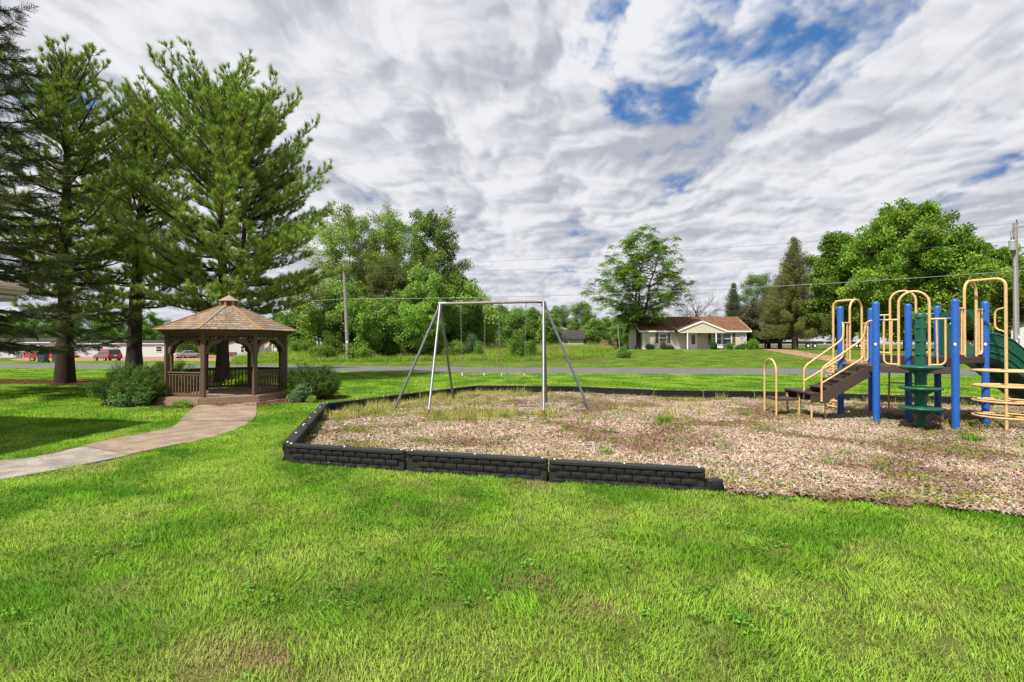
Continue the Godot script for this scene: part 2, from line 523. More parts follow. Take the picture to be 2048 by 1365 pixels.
func smooth_line(p: Array, steps := 6) -> Array:
	var out := []
	for k in p.size() - 1:
		var a = p[max(k - 1, 0)]; var b = p[k]; var c = p[k + 1]; var e = p[min(k + 2, p.size() - 1)]
		for s in steps:
			out.append(b.cubic_interpolate(c, a, e, float(s) / steps))
	out.append(p[p.size() - 1])
	return out

func make_ground() -> void:
	var mb := MB.new()
	var ds := [-12.0, -4.0, 0.0, 3.0, 6.0, 10.0, 15.0, 20.0, 25.0, 30.0]
	var q := 32.0
	while q < 90.0:
		ds.append(q); q += 2.0
	while q < 900.0:
		ds.append(q); q *= 1.15
	var cols := 120
	for d in ds:
		for i in cols + 1:
			var x: float = (2.0 * i / cols - 1.0) * (1.5 * maxf(d, 0.0) + 25.0)
			var e := 0.5
			var nn := Vector3(-(ground_y(x + e, d) - ground_y(x - e, d)) / (2 * e), 1.0, (ground_y(x, d + e) - ground_y(x, d - e)) / (2 * e)).normalized()
			mb.vert(Vector3(x, ground_y(x, d), -d), nn)
	for j in ds.size() - 1:
		for i in cols:
			var a := j * (cols + 1) + i
			var b := a + cols + 1
			mb.ix.append_array(PackedInt32Array([a, b, b + 1, a, b + 1, a + 1]))
	structure("ground", mb, M.soil)
	# road: a slightly crowned strip with thin ragged edges
	mb = MB.new()
	for k in 131:
		var x := -60.0 + k
		var d0 := road_d(x) + rng.randf_range(-0.06, 0.06)
		var wd := 6.6 + rng.randf_range(-0.06, 0.06)
		for s in [[0.0, 0.006], [0.02, 0.02], [0.5, 0.06], [0.98, 0.02], [1.0, 0.006]]:
			var d: float = d0 + wd * s[0]
			mb.vert(Vector3(x, maxf(ground_y(x, d), 0.0) + s[1], -d), Vector3.UP)
	for k in 130:
		for s in 4:
			var a := k * 5 + s
			mb.ix.append_array(PackedInt32Array([a, a + 6, a + 5, a, a + 1, a + 6]))
	structure("road", mb, M.asphalt)
	# concrete path to the gazebo, poured in slabs
	var up := []
	var lo := []
	for p in [[397, 806], [386, 818], [361, 840], [338, 857], [234, 879], [90, 912], [0, 923], [-160, 940]]: up.append(gp(p[0], p[1]))
	for p in [[512, 804], [514, 815], [508, 840], [449, 869], [351, 893], [156, 934], [0, 963], [-160, 1000]]: lo.append(gp(p[0], p[1]))
	up = smooth_line(up); lo = smooth_line(lo)
	for k in up.size(): path_poly.append(Vector2(up[k].x, up[k].z))
	for k in lo.size(): path_poly.append(Vector2(lo[lo.size() - 1 - k].x, lo[lo.size() - 1 - k].z))
	var path := Node3D.new()
	path.name = "path"
	path.set_meta("kind", "structure")
	add_child(path)
	var cuts := [0, 6, 13, 18, 23, 27, 31, 36, 42]
	for k in cuts.size() - 1:
		var poly := []
		for i in range(cuts[k], cuts[k + 1] + 1): poly.append(Vector2(up[i].x, up[i].z))
		for i in range(cuts[k + 1], cuts[k] - 1, -1): poly.append(Vector2(lo[i].x, lo[i].z))
		var ce := Vector2.ZERO
		for p in poly: ce += p
		ce /= poly.size()
		for i in poly.size(): poly[i] = ce + (poly[i] - ce) * 0.988
		var sm := MB.new()
		var lift := rng.randf_range(0.012, 0.03)
		sm.slab(poly, -0.05, lift)
		var pale: bool = k >= 5
		part(path, "slab", sm, M.concrete_pale if pale else M.concrete)
	var joint := MB.new()
	var jt := Geometry2D.triangulate_polygon(path_poly)
	for k in range(0, jt.size(), 3):
		joint.tri_o(Vector3(path_poly[jt[k]].x, 0.004, path_poly[jt[k]].y), Vector3(path_poly[jt[k + 1]].x, 0.004, path_poly[jt[k + 1]].y), Vector3(path_poly[jt[k + 2]].x, 0.004, path_poly[jt[k + 2]].y), Vector3.UP)
	part(path, "joint_filling", joint, M.mulch_soil)
	# mulch of the play area
	for p in BORDER: playfield.append(Vector2(p[0], -p[1]))
	for p in [[16.5, 10.5], [16.5, 2.6], [8.0, 4.0], [4.8, 4.69], [3.52, 5.06], [2.75, 5.28], [2.1, 5.5]]: playfield.append(Vector2(p[0], -p[1]))
	flat_area("mulch", playfield, 0.035, M.mulch_soil)
	# beds of dark needles and bark under the pines and round the gazebo
	var bed := PackedVector2Array()
	for p in smooth_line([Vector2(-25, -20.5), Vector2(-20, -20.0), Vector2(-16.5, -19.3), Vector2(-14, -20.6), Vector2(-11.2, -21.2), Vector2(-12, -24.5), Vector2(-16.5, -23.3), Vector2(-20, -22.5), Vector2(-25, -22.6)]): bed.append(p)
	bed_polys.append(bed)
	flat_area("pine_needle_bed", bed, 0.012, M.bed_mulch)
	var b2 := PackedVector2Array()
	for k in 40:
		var a := TAU * k / 40.0
		b2.append(Vector2(-8.35 + cos(a) * 3.15 * (1.0 + 0.07 * sin(3 * a + 1)), -14.85 + sin(a) * 2.5 * (1.0 + 0.06 * cos(2 * a))))
	bed_polys.append(b2)
	flat_area("planting_bed", b2, 0.014, M.bed_mulch)
	# worn dirt: the neighbours' yard on the far left, the drive on the right
	var yard := PackedVector2Array()
	for p in [[130, 51], [500, 50], [505, 62], [470, 100], [420, 112], [60, 112], [20, 80], [60, 60]]:
		yard.append(Vector2(gx(p[0], p[1]), -p[1]))
	var yp := PackedVector2Array()
	for k in yard.size():
		for s in 8: yp.append(yard[k].lerp(yard[(k + 1) % yard.size()], s / 8.0) + Vector2(rng.randf_range(-0.5, 0.5), rng.randf_range(-0.5, 0.5)))
	grid_area("dirt_yard", yp, 0.03, M.dirt, 3.0)
	var drive := []
	for p in [[1552, 58], [1600, 50], [1680, 42], [1790, 35], [1860, 31.6]]: drive.append(Vector2(gx(p[0], p[1]), -p[1]))
	drive = smooth_line(drive, 8)
	drive_line = drive
	var dm := MB.new()
	for k in drive.size():
		var wdt := 3.0
		var p: Vector2 = drive[k]
		var tg: Vector2 = (drive[min(k + 1, drive.size() - 1)] - drive[max(k - 1, 0)]).normalized()
		var sd := Vector2(-tg.y, tg.x) * wdt / 2.0
		for s in 5:
			var e := p + sd * (s / 2.0 - 1.0) * (1.0 + rng.randf_range(-0.08, 0.08))
			dm.vert(Vector3(e.x, ground_y(e.x, -e.y) + (0.03 if s == 0 or s == 4 else 0.10), e.y), Vector3.UP)
	for k in drive.size() - 1:
		for s in 4:
			var a := k * 5 + s
			dm.ix.append_array(PackedInt32Array([a, a + 6, a + 1, a, a + 5, a + 6]))
	structure("driveway", dm, M.dirt)

func grid_area(called: String, poly: PackedVector2Array, lift: float, m: Material, step: float) -> void:
	var mb := MB.new()
	var lo := poly[0]; var hi := poly[0]
	for p in poly:
		lo = lo.min(p); hi = hi.max(p)
	var x := lo.x
	while x < hi.x:
		var z := lo.y
		while z < hi.y:
			var cell := PackedVector2Array([Vector2(x, z), Vector2(x + step, z), Vector2(x + step, z + step), Vector2(x, z + step)])
			for piece in Geometry2D.intersect_polygons(cell, poly):
				var tr := Geometry2D.triangulate_polygon(piece)
				for k in range(0, tr.size(), 3):
					var q := []
					for i in 3:
						var p: Vector2 = piece[tr[k + i]]
						q.append(Vector3(p.x, ground_y(p.x, -p.y) + lift, p.y))
					mb.tri_o(q[0], q[1], q[2], Vector3.UP)
			z += step
		x += step
	structure(called, mb, m)

# ------------------------------------------------------------------ grass, chips, weeds
func grass_patch(count: int, size: float, h0: float, h1: float, w: float, straw: float, seed_: int, base := Color(1, 1, 1)) -> ArrayMesh:
	var r := RandomNumberGenerator.new()
	r.seed = seed_
	var mb := MB.new()
	for k in count:
		var p := Vector3(r.randf_range(-0.5, 0.5) * size, -0.004, r.randf_range(-0.5, 0.5) * size)
		var a := r.randf() * TAU
		var dirv := Vector3(cos(a), 0, sin(a))
		var side := Vector3(-dirv.z, 0, dirv.x)
		var h := r.randf_range(h0, h1)
		var ww := w * r.randf_range(0.7, 1.3)
		var bend := h * r.randf_range(0.15, 0.9)
		var t := r.randf_range(0.72, 1.28)
		mb.col = Color(t * r.randf_range(0.85, 1.15), t, t * r.randf_range(0.7, 1.2))
		if r.randf() < straw:
			mb.col = Color(2.2, 1.3, 4.0) * r.randf_range(0.6, 1.0)
			if r.randf() < 0.35: bend = h * 1.6; h *= 0.45
		mb.col = Color(mb.col.r * base.r, mb.col.g * base.g, mb.col.b * base.b)
		var mid := p + Vector3.UP * h * 0.55 + dirv * bend * 0.3
		var tip := p + Vector3.UP * h * (1.0 - 0.25 * bend / maxf(h, 0.001)) + dirv * bend
		var i := mb.v.size()
		var n0 := (dirv * -0.5 + Vector3.UP * 0.85).normalized()
		var n1 := (dirv * -0.3 + Vector3.UP).normalized()
		mb.vert(p - side * ww * 0.5, n0); mb.vert(p + side * ww * 0.5, n0)
		mb.vert(mid - side * ww * 0.42, n0); mb.vert(mid + side * ww * 0.42, n0)
		mb.vert(tip, n1)
		mb.ix.append_array(PackedInt32Array([i, i + 2, i + 1, i + 1, i + 2, i + 3, i + 2, i + 4, i + 3]))
	return mb.mesh(M.blade, true)

func seed_heads(count: int, size: float, h0: float, h1: float, seed_: int) -> ArrayMesh:
	var r := RandomNumberGenerator.new()
	r.seed = seed_
	var mb := MB.new()
	for k in count:
		var p := Vector3(r.randf_range(-0.5, 0.5) * size, 0, r.randf_range(-0.5, 0.5) * size)
		var h := r.randf_range(h0, h1)
		var a := r.randf() * TAU
		var tip := p + Vector3(cos(a) * h * 0.2, h, sin(a) * h * 0.2)
		mb.col = Color(1, 1, 1) * r.randf_range(0.7, 1.2)
		mb.tube([p, p.lerp(tip, 0.75)], 0.0022, 3, false, false)
		mb.tube([p.lerp(tip, 0.72), p.lerp(tip, 0.86), tip], [0.003, 0.009, 0.001], 3, false, false)
	return mb.mesh(M.blade, true)

func chip_patch(count: int, size: float, seed_: int) -> ArrayMesh:
	var r := RandomNumberGenerator.new()
	r.seed = seed_
	var mb := MB.new()
	var tones := [Color(0.42, 0.335, 0.255), Color(0.36, 0.28, 0.21), Color(0.52, 0.445, 0.375), Color(0.24, 0.165, 0.115), Color(0.14, 0.092, 0.062), Color(0.42, 0.38, 0.335), Color(0.31, 0.205, 0.135)]
	for k in count:
		var l := r.randf_range(0.014, 0.062) if r.randf() < 0.85 else r.randf_range(0.06, 0.10)
		var w := r.randf_range(0.005, 0.018)
		var b := Basis(Vector3.UP, r.randf() * TAU) * Basis(Vector3.RIGHT, r.randfn(0.0, 0.28)) * Basis(Vector3.FORWARD, r.randfn(0.0, 0.35))
		mb.col = tones[r.randi() % tones.size()] * r.randf_range(0.8, 1.12)
		var p := Vector3(r.randf_range(-0.5, 0.5) * size, r.randf_range(0.0, 0.022), r.randf_range(-0.5, 0.5) * size)
		var t := Transform3D(b, p)
		var e := r.randf_range(0.3, 0.95)
		var th := 0.003
		var q := [t * Vector3(-w / 2, th, -l / 2), t * Vector3(w / 2, th, -l / 2 * e), t * Vector3(w / 2 * e, th, l / 2), t * Vector3(-w / 2, th, l / 2 * e)]
		var dn := b.y * -2.0 * th
		mb.quad_o(q[0], q[1], q[2], q[3], b.y)
		for s in 4: mb.quad_o(q[s], q[(s + 1) % 4], q[(s + 1) % 4] + dn, q[s] + dn, (q[s] + q[(s + 1) % 4]) / 2.0 - p)
	return mb.mesh(M.chip, true)

func inside(poly: PackedVector2Array, x: float, z: float) -> bool: return Geometry2D.is_point_in_polygon(Vector2(x, z), poly)

func make_lawn() -> void:
	var near := []
	var far := []
	for k in 6: near.append(grass_patch(290, 0.26, 0.020, 0.056, 0.0037, 0.06, 100 + k))
	for k in 3: far.append(grass_patch(230, 0.52, 0.025, 0.058, 0.0085, 0.05, 200 + k))
	var nz := FastNoiseLite.new()
	nz.seed = 3; nz.frequency = 0.55; nz.fractal_octaves = 3
	var nf := FastNoiseLite.new()
	nf.seed = 8; nf.frequency = 1.5; nf.fractal_octaves = 3
	var nl := FastNoiseLite.new()
	nl.seed = 14; nl.frequency = 1.6; nl.fractal_octaves = 2
	var bare := [[gp(488, 1318), 0.17], [gp(190, 938), 0.14], [gp(1067, 1164), 0.07], [gp(830, 965), 0.1], [gp(1190, 1215), 0.06], [gp(1075, 972), 0.12]]
	var sets := [[], [], [], [], [], [], [], [], []]
	var cols := [[], [], [], [], [], [], [], [], []]
	for lod in 2:
		var step := 0.165 if lod == 0 else 0.30
		var d := 1.3 if lod == 0 else 10.5
		var dmax := 10.5 if lod == 0 else 60.0
		while d < dmax:
			var stp := step * (1.0 if d < 24.0 else (1.35 if d < 34.0 else 2.1))
			var xm := d * 1.14 + 2.2
			var x := -xm
			while x < xm:
				var px := x + rng.randf_range(-0.5, 0.5) * stp
				var pd := d + rng.randf_range(-0.5, 0.5) * stp
				x += stp
				var rd := road_d(px)
				if pd > rd - 0.12 and pd < rd + 6.75: continue
				if pd > rd:
					var a := px / pd
					if a < -0.5 or (a < 0.19 and pd > rd + 12.0) or a > 1.15: 
						if not (a < -0.5 and pd < 50.0): continue
				if inside(playfield, px, -pd if px < 2.0 or pd > 6.0 else -pd + rng.randf() * 0.3): continue
				if pd < 18.0:
					if inside(path_poly, px, -pd): continue
					if inside(bed_polys[1], px, -pd) : continue
				if pd > 18.0 and pd < 26.0 and inside(bed_polys[0], px, -pd): continue
				if pd > rd and px > 10.0:
					var near_drive := 9.0
					for q in drive_line: near_drive = minf(near_drive, Vector2(px, -pd).distance_to(q))
					if near_drive < 1.25 and rng.randf() < 0.94: continue
				var g := nz.get_noise_2d(px, pd)
				var f := nf.get_noise_2d(px, pd)
				var l := nl.get_noise_2d(px, pd)
				var sc := 1.0 + 0.35 * f + 0.3 * g
				var dry := 0.0
				for bb in bare:
					var q: float = Vector2((px - bb[0].x) * 0.6, pd + bb[0].z).length() / bb[1]
					if q < 1.0 and rng.randf() < 0.9 - 0.4 * q: sc = 0.0
					elif q < 2.2: dry = maxf(dry, 1.0 - q / 2.4)
				if sc < 0.2 and sc != 0.0: sc = 0.35
				if sc == 0.0: continue
				var lush := Color(0.200, 0.362, 0.032)
				var pale := Color(0.285, 0.425, 0.062)
				var deep := Color(0.100, 0.245, 0.018)
				var c := lush
				if g > 0.0: c = lush.lerp(deep, clampf(g * 2.8, 0, 1))
				else: c = lush.lerp(pale, clampf(-g * 2.8, 0, 1))
				c = c.lerp(Color(0.33, 0.37, 0.10), clampf(-f * 0.8 + dry, 0.0, 0.8))
				var f2 := nf.get_noise_2d(px * 2.3 + 50.0, pd * 2.3)
				c = c * clampf(1.0 + 0.55 * f2 + rng.randf_range(-0.12, 0.12), 0.6, 1.5)
				sc *= 1.0 + 0.3 * f2
				var sl := 0.7 * l + rng.randf_range(-0.35, 0.35)
				var sz := 0.6 * nl.get_noise_2d(px + 40.0, pd) + rng.randf_range(-0.35, 0.35)
				var k := rng.randi() % 6 if lod == 0 else 6 + rng.randi() % 3
				var wid := 1.0 if pd < 24.0 else (1.3 if pd < 34.0 else 1.9)
				var b := Basis(Vector3(wid, 0, 0), Vector3(sl, 1.0, sz) * clampf(sc, 0.3, 1.7) * (1.0 if pd < rd else 0.65), Vector3(0, 0, wid)) * Basis(Vector3.UP, rng.randf() * TAU)
				sets[k].append(Transform3D(b, Vector3(px, ground_y(px, pd), -pd)))
				cols[k].append(c)
			d += stp
	# dead thatch where the lawn is bare
	var straw := grass_patch(150, 0.26, 0.006, 0.03, 0.0042, 1.0, 190, Color(0.19, 0.22, 0.042))
	var tx := []
	var tc := []
	for bb in bare:
		for k in int(420 * bb[1] * bb[1]) + 5:
			var a := rng.randf() * TAU
			var q: float = sqrt(rng.randf()) * bb[1] * 1.25
			tx.append(Transform3D(Basis(Vector3.UP, rng.randf() * TAU), Vector3(bb[0].x + cos(a) * q * 1.6, 0.0, bb[0].z + sin(a) * q)))
			tc.append(Color(1, 1, 1) * rng.randf_range(0.7, 1.15))
	tag(scatter(self, "dead_thatch", straw, tx, tc), "straw coloured dead thatch in small bare patches of the lawn", "grass", "", "stuff")
	# clover and broad leaved weeds sprinkled through the turf
	var clover := leaf_cluster(22, 0.06, 0.022, 0.02, 501, 0.6)
	var kx := []
	var kc := []
	for k in 900:
		var d := 1.6 + 8.0 * pow(rng.randf(), 0.8)
		var x := rng.randf_range(-1.15, 1.15) * d
		if inside(playfield, x, -d) or inside(path_poly, x, -d): continue
		if nf.get_noise_2d(x * 0.8 + 9.0, d * 0.8) < 0.02: continue
		kx.append(Transform3D(Basis(Vector3.UP, rng.randf() * TAU).scaled(Vector3(1, 0.6, 1) * rng.randf_range(0.6, 1.3)), Vector3(x, 0.03, -d)))
		kc.append(Color(0.14, 0.30, 0.04) * rng.randf_range(0.8, 1.3))
	tag(scatter(self, "lawn_clover", clover, kx, kc), "low clover and broad leaved weeds scattered through the lawn", "clover", "", "stuff")
	for k in 9:
		var o := scatter(self, "lawn_grass", near[k] if k < 6 else far[k - 6], sets[k], cols[k])
		tag(o, "short mown green lawn grass with straw blades", "grass", "lawn grass", "stuff")

func make_meadow() -> void:
	var tall := [grass_patch(120, 1.0, 0.30, 0.75, 0.016, 0.05, 300), grass_patch(110, 1.0, 0.22, 0.62, 0.018, 0.10, 301)]
	var heads := seed_heads(26, 1.1, 0.5, 0.95, 303)
	var nz := FastNoiseLite.new()
	nz.seed = 33; nz.frequency = 0.16; nz.fractal_octaves = 3
	var xs := [[], [], []]
	var cs := [[], [], []]
	var d := 33.5
	while d < 76.0:
		var x := -0.50 * d - 2.0
		while x < 0.27 * d:
			var px := x + rng.randf_range(-0.4, 0.4)
			var pd := d + rng.randf_range(-0.4, 0.4)
			x += 0.62
			var rd := road_d(px) + 6.6
			var a := px / pd
			var edge := rd + (3.0 + 3.5 * sst(-0.4, -0.1, a) + 5.5 * sst(-0.05, 0.2, a))
			var n := nz.get_noise_2d(px, pd)
			if pd < edge + n * 3.0: continue
			if a > 0.2 and pd > 62: continue
			if a > 0.19 + 0.05 * n: continue
			if a < -0.44 + 0.03 * n and pd > 50: continue
			var c := Color(0.20, 0.32, 0.025).lerp(Color(0.28, 0.36, 0.06), clampf(n * 2.0 + 0.3, 0, 1))
			if n < -0.15: c = c.lerp(Color(0.15, 0.29, 0.022), 0.6)
			c = c * rng.randf_range(0.85, 1.15)
			var s := 0.62 + 0.55 * n + rng.randf_range(-0.12, 0.12) + 0.35 * sst(1.0, 6.0, pd - edge)
			var k := rng.randi() % 2
			xs[k].append(Transform3D(Basis(Vector3.UP, rng.randf() * TAU).scaled(Vector3(1, maxf(0.3, s), 1)), Vector3(px, ground_y(px, pd), -pd)))
			cs[k].append(c)
			if rng.randf() < 0.22:
				xs[2].append(Transform3D(Basis(Vector3.UP, rng.randf() * TAU).scaled(Vector3(1, maxf(0.4, s), 1)), Vector3(px, ground_y(px, pd), -pd)))
				cs[2].append(Color(0.42, 0.40, 0.17) * rng.randf_range(0.7, 1.1))
		d += 0.62
	for k in 3: tag(scatter(self, "meadow_grass", tall[k] if k < 2 else heads, xs[k], cs[k]), "tall unmown bright green meadow grass beyond the road", "grass", "meadow grass", "stuff")

func make_mulch_cover() -> void:
	var chips := []
	for k in 5: chips.append(chip_patch(200, 0.30, 400 + k))
	var nz := FastNoiseLite.new()
	nz.seed = 51; nz.frequency = 0.45; nz.fractal_octaves = 4
	var xs := [[], [], [], [], []]
	var cs := [[], [], [], [], []]
	var d := 3.2
	while d < 16.8:
		var step := 0.17 if d < 9.0 else 0.21
		var x := -4.6
		while x < minf(16.0, d * 1.1 + 2.5):
			var px := x + rng.randf_range(-0.5, 0.5) * step
			var pd := d + rng.randf_range(-0.5, 0.5) * step
			x += step
			if not inside(playfield, px, -pd): continue
			if (px < 2.25 or pd > 7.0) and not (inside(playfield, px - 0.17, -pd + 0.19) and inside(playfield, px + 0.17, -pd + 0.19) and inside(playfield, px - 0.2, -pd - 0.2)): continue
			var n := nz.get_noise_2d(px, pd)
			var c := Color(1.0, 1.0, 1.0)
			if n < -0.18: c = Color(0.60, 0.52, 0.46)
			elif n < -0.05: c = Color(0.82, 0.77, 0.72)
			elif n > 0.15: c = Color(1.12, 1.10, 1.10)
			var k := rng.randi() % 5
			xs[k].append(Transform3D(Basis(Vector3.UP, rng.randf() * TAU).scaled(Vector3(1, 1.0 + rng.randf(), 1)), Vector3(px, 0.03 + 0.02 * n, -pd)))
			cs[k].append(c * rng.randf_range(0.88, 1.1))
		d += step
	for k in 5: tag(scatter(self, "wood_chips", chips[k], xs[k], cs[k]), "weathered pinkish tan wood chips covering the play area", "wood chips", "play area wood chips", "stuff")
	# low weeds and dry tufts
	var weed := leaf_cluster(30, 0.085, 0.040, 0.026, 500, 0.5)
	var dry := grass_patch(60, 0.28, 0.10, 0.30, 0.005, 0.35, 520)
	var green := grass_patch(46, 0.20, 0.05, 0.16, 0.006, 0.05, 521)
	var wx := [[], [], []]
	var wc := [[], [], []]
	var nw := FastNoiseLite.new()
	nw.seed = 61; nw.frequency = 0.7; nw.fractal_octaves = 3
	d = 3.5
	while d < 16.6:
		var x := -4.5
		while x < d * 1.1 + 2.0:
			var px := x + rng.randf_range(-0.06, 0.06)
			var pd := d + rng.randf_range(-0.06, 0.06)
			x += 0.12
			if not inside(playfield, px, -pd): continue
			var n := nw.get_noise_2d(px, pd)
			var front: float = pd - (6.8 - 0.26 * (px + 3.1)) if px < 2.2 else pd - (5.5 - 0.31 * (px - 2.1))
			var like := 0.08 + 0.12 * exp(-pow((px + 2.0) / 2.5, 2.0)) + 0.55 * clampf(n * 1.6, 0.0, 1.0) + 0.42 * exp(-pow(maxf(front - 0.25, 0.0) / 0.55, 2.0))
			like += 0.4 * exp(-(pow((px - 7.6) / 1.9, 2.0) + pow((pd - 7.6) / 1.0, 2.0)))
			like *= 1.0 - 0.7 * exp(-(pow((px - 2.6) / 1.7, 2.0) + pow((pd - 8.0) / 1.2, 2.0)))
			if rng.randf() < like * 1.25:
				var c := Color(0.24, 0.37, 0.028).lerp(Color(0.32, 0.37, 0.04), rng.randf())
				wx[0].append(Transform3D(Basis(Vector3.UP, rng.randf() * TAU).scaled(Vector3(1, 0.55, 1) * rng.randf_range(0.5, 1.05)), Vector3(px, 0.06, -pd)))
				wc[0].append(c * rng.randf_range(0.8, 1.2))
			# dry tufts round the near feet of the swing and along the far border
			var dl := 0.10 * clampf(n * 2.0, 0, 1) * sst(9.0, 10.0, pd) + 0.65 * exp(-(pow((px + 0.3) / 1.5, 2.0) + pow((pd - 10.75) / 0.5, 2.0))) + 0.5 * exp(-(pow((px + 3.3) / 0.9, 2.0) + pow((pd - 11.4) / 0.9, 2.0))) + 0.45 * exp(-(pow((px + 1.4) / 1.2, 2.0) + pow((pd - 15.2) / 0.8, 2.0))) + 0.35 * exp(-(pow((px + 2.4) / 1.4, 2.0) + pow((pd - 12.8) / 0.9, 2.0)))
			if rng.randf() < dl * 0.7:
				wx[1].append(Transform3D(Basis(Vector3.UP, rng.randf() * TAU).scaled(Vector3.ONE * rng.randf_range(0.5, 1.1)), Vector3(px, 0.04, -pd)))
				wc[1].append(Color(0.46, 0.39, 0.16).lerp(Color(0.30, 0.34, 0.075), pow(rng.randf(), 1.6)) * rng.randf_range(0.8, 1.2))
			var gl := 0.015 + 0.06 * clampf(-n * 2.0, 0, 1) + 0.1 * sst(13.6, 15.5, pd) + dl * 0.25
			if rng.randf() < gl:
				wx[2].append(Transform3D(Basis(Vector3.UP, rng.randf() * TAU).scaled(Vector3.ONE * rng.randf_range(0.4, 1.1)), Vector3(px, 0.04, -pd)))
				wc[2].append(Color(0.12, 0.22, 0.025) * rng.randf_range(0.8, 1.3))
		d += 0.12
	tag(scatter(self, "ground_weeds", weed, wx[0], wc[0]), "tiny yellow green weeds creeping over the wood chips", "weeds", "", "stuff")
	tag(scatter(self, "dry_grass", dry, wx[1], wc[1]), "straw coloured dry grass growing round the swing feet", "grass", "", "stuff")
	tag(scatter(self, "sparse_grass", green, wx[2], wc[2]), "sparse green grass tufts sprouting through the wood chips", "grass", "", "stuff")
	# thin litter on the two beds
	var bx := []
	var bc := []
	for poly in bed_polys:
		for k in 1500:
			var p := Vector2(rng.randf_range(-25, -4), rng.randf_range(-25, -11.5))
			if inside(poly, p.x, p.y) and not (p - Vector2(-8.35, -14.74)).length() < 1.5:
				bx.append(Transform3D(Basis(Vector3.UP, rng.randf() * TAU), Vector3(p.x, 0.012, p.y)))
				bc.append(Color(0.62, 0.38, 0.28) * rng.randf_range(0.6, 1.0))
	tag(scatter(self, "bark_litter", chips[0], bx, bc), "reddish brown bark litter in the beds by pines and gazebo", "bark litter", "", "stuff")
	# a few weeds large enough to pick out
	for w in [[1326, 850, 1.0, "upright tuft of green grass alone in the wood chips"], [1212, 916, 0.7, "small dark leafy weed by a bare brown hollow in the chips"], [1490, 835, 0.6, "bright green weed tuft near the loop handle of the stairs"], [1940, 888, 0.9, "bushy green weed clump in front of the ring climber"]]:
		var at := gp(w[0], w[1])
		var o := thing("weed", w[3], "weed", Vector3(at.x, 0.03, at.z))
		part(o, "blades", grass_patch(210, 0.24, 0.06, 0.24, 0.008, 0.04, 530 + int(w[0]), Color(0.13, 0.26, 0.025)), null, Transform3D(Basis.from_scale(Vector3.ONE * w[2])))

# ------------------------------------------------------------------ leaf and needle meshes
func leaf_at(mb: MB, p: Vector3, dirv: Vector3, up: Vector3, l: float, w: float, fold: float) -> void:
	var side := dirv.cross(up).normalized()
	var nn := side.cross(dirv).normalized()
	var tip := p + dirv * l
	var m := p + dirv * l * 0.45
	var a := m + side * w * 0.5 + nn * fold * w
	var b := m - side * w * 0.5 + nn * fold * w
	mb.tri_o(p, a, tip, nn)
	mb.tri_o(p, tip, b, nn)

func rand_dir(r: RandomNumberGenerator) -> Vector3:
	var z := r.randf_range(-1, 1)
	var a := r.randf() * TAU
	var s := sqrt(1.0 - z * z)
	return Vector3(s * cos(a), z, s * sin(a))

func leaf_cluster(count: int, rad: float, l: float, w: float, seed_: int, flat := 0.0, droop := 0.0) -> ArrayMesh:
	var r := RandomNumberGenerator.new()
	r.seed = seed_
	var mb := MB.new()
	for k in count:
		var p := rand_dir(r) * rad * pow(r.randf(), 0.45)
		p.y *= 1.0 - 0.5 * flat
		var o := (p.normalized() * 0.6 + rand_dir(r) * 0.75 + Vector3(0, 0.1 - droop, 0)).normalized()
		var up := (Vector3.UP + rand_dir(r) * 0.75).normalized()
		var t := r.randf_range(0.72, 1.3)
		mb.col = Color(t * r.randf_range(0.85, 1.25), t, t * r.randf_range(0.7, 1.2))
		leaf_at(mb, p, o, up, l * r.randf_range(0.7, 1.25), w * r.randf_range(0.75, 1.2), r.randf_range(0.05, 0.35))
	return mb.mesh(M.leaf, true)

func frond_cluster(fronds: int, seed_: int, l := 0.62) -> ArrayMesh:    # drooping compound leaves
	var r := RandomNumberGenerator.new()
	r.seed = seed_
	var mb := MB.new()
	for f in fronds:
		var a := r.randf() * TAU
		var o := Vector3(cos(a), r.randf_range(0.1, 0.7), sin(a)).normalized()
		var t := r.randf_range(0.7, 1.25)
		var p := Vector3.ZERO
		for k in 9:
			p += o * l / 9.0
			o = (o + Vector3.DOWN * 0.17).normalized()
			var side := o.cross(Vector3.UP).normalized()
			mb.col = Color(t * r.randf_range(0.9, 1.2), t, t * 0.9) * r.randf_range(0.85, 1.15)
			for s in [-1.0, 1.0]:
				leaf_at(mb, p, (side * s + o * 0.5 + Vector3.DOWN * r.randf_range(0.0, 0.5)).normalized(), Vector3.UP, 0.17 * r.randf_range(0.7, 1.2), 0.062, 0.1)
	return mb.mesh(M.leaf, true)

func needle_tuft(count: int, l: float, w: float, axis: float, seed_: int) -> ArrayMesh:
	var r := RandomNumberGenerator.new()
	r.seed = seed_
	var mb := MB.new()
	for k in count:
		var a := r.randf() * TAU
		var el := r.randf_range(0.35, 1.05)
		var b := Vector3(0, r.randf() * axis, 0)
		var o := Vector3(cos(a) * sin(el), cos(el), sin(a) * sin(el))
		var side := o.cross(rand_dir(r)).normalized() * w * 0.5
		var t := r.randf_range(0.65, 1.3)
		mb.col = Color(t * r.randf_range(0.8, 1.25), t, t * r.randf_range(0.7, 1.2))
		var tip := b + o * l * r.randf_range(0.7, 1.1)
		mb.tri_o(b - side, b + side, tip, Vector3.UP + o)
	mb.col = Color(0.7, 0.42, 1.3)
	mb.tube([Vector3(0, -0.12, 0), Vector3(0, axis, 0)], [0.008, 0.004], 3, false, false)
	return mb.mesh(M.needle, true)

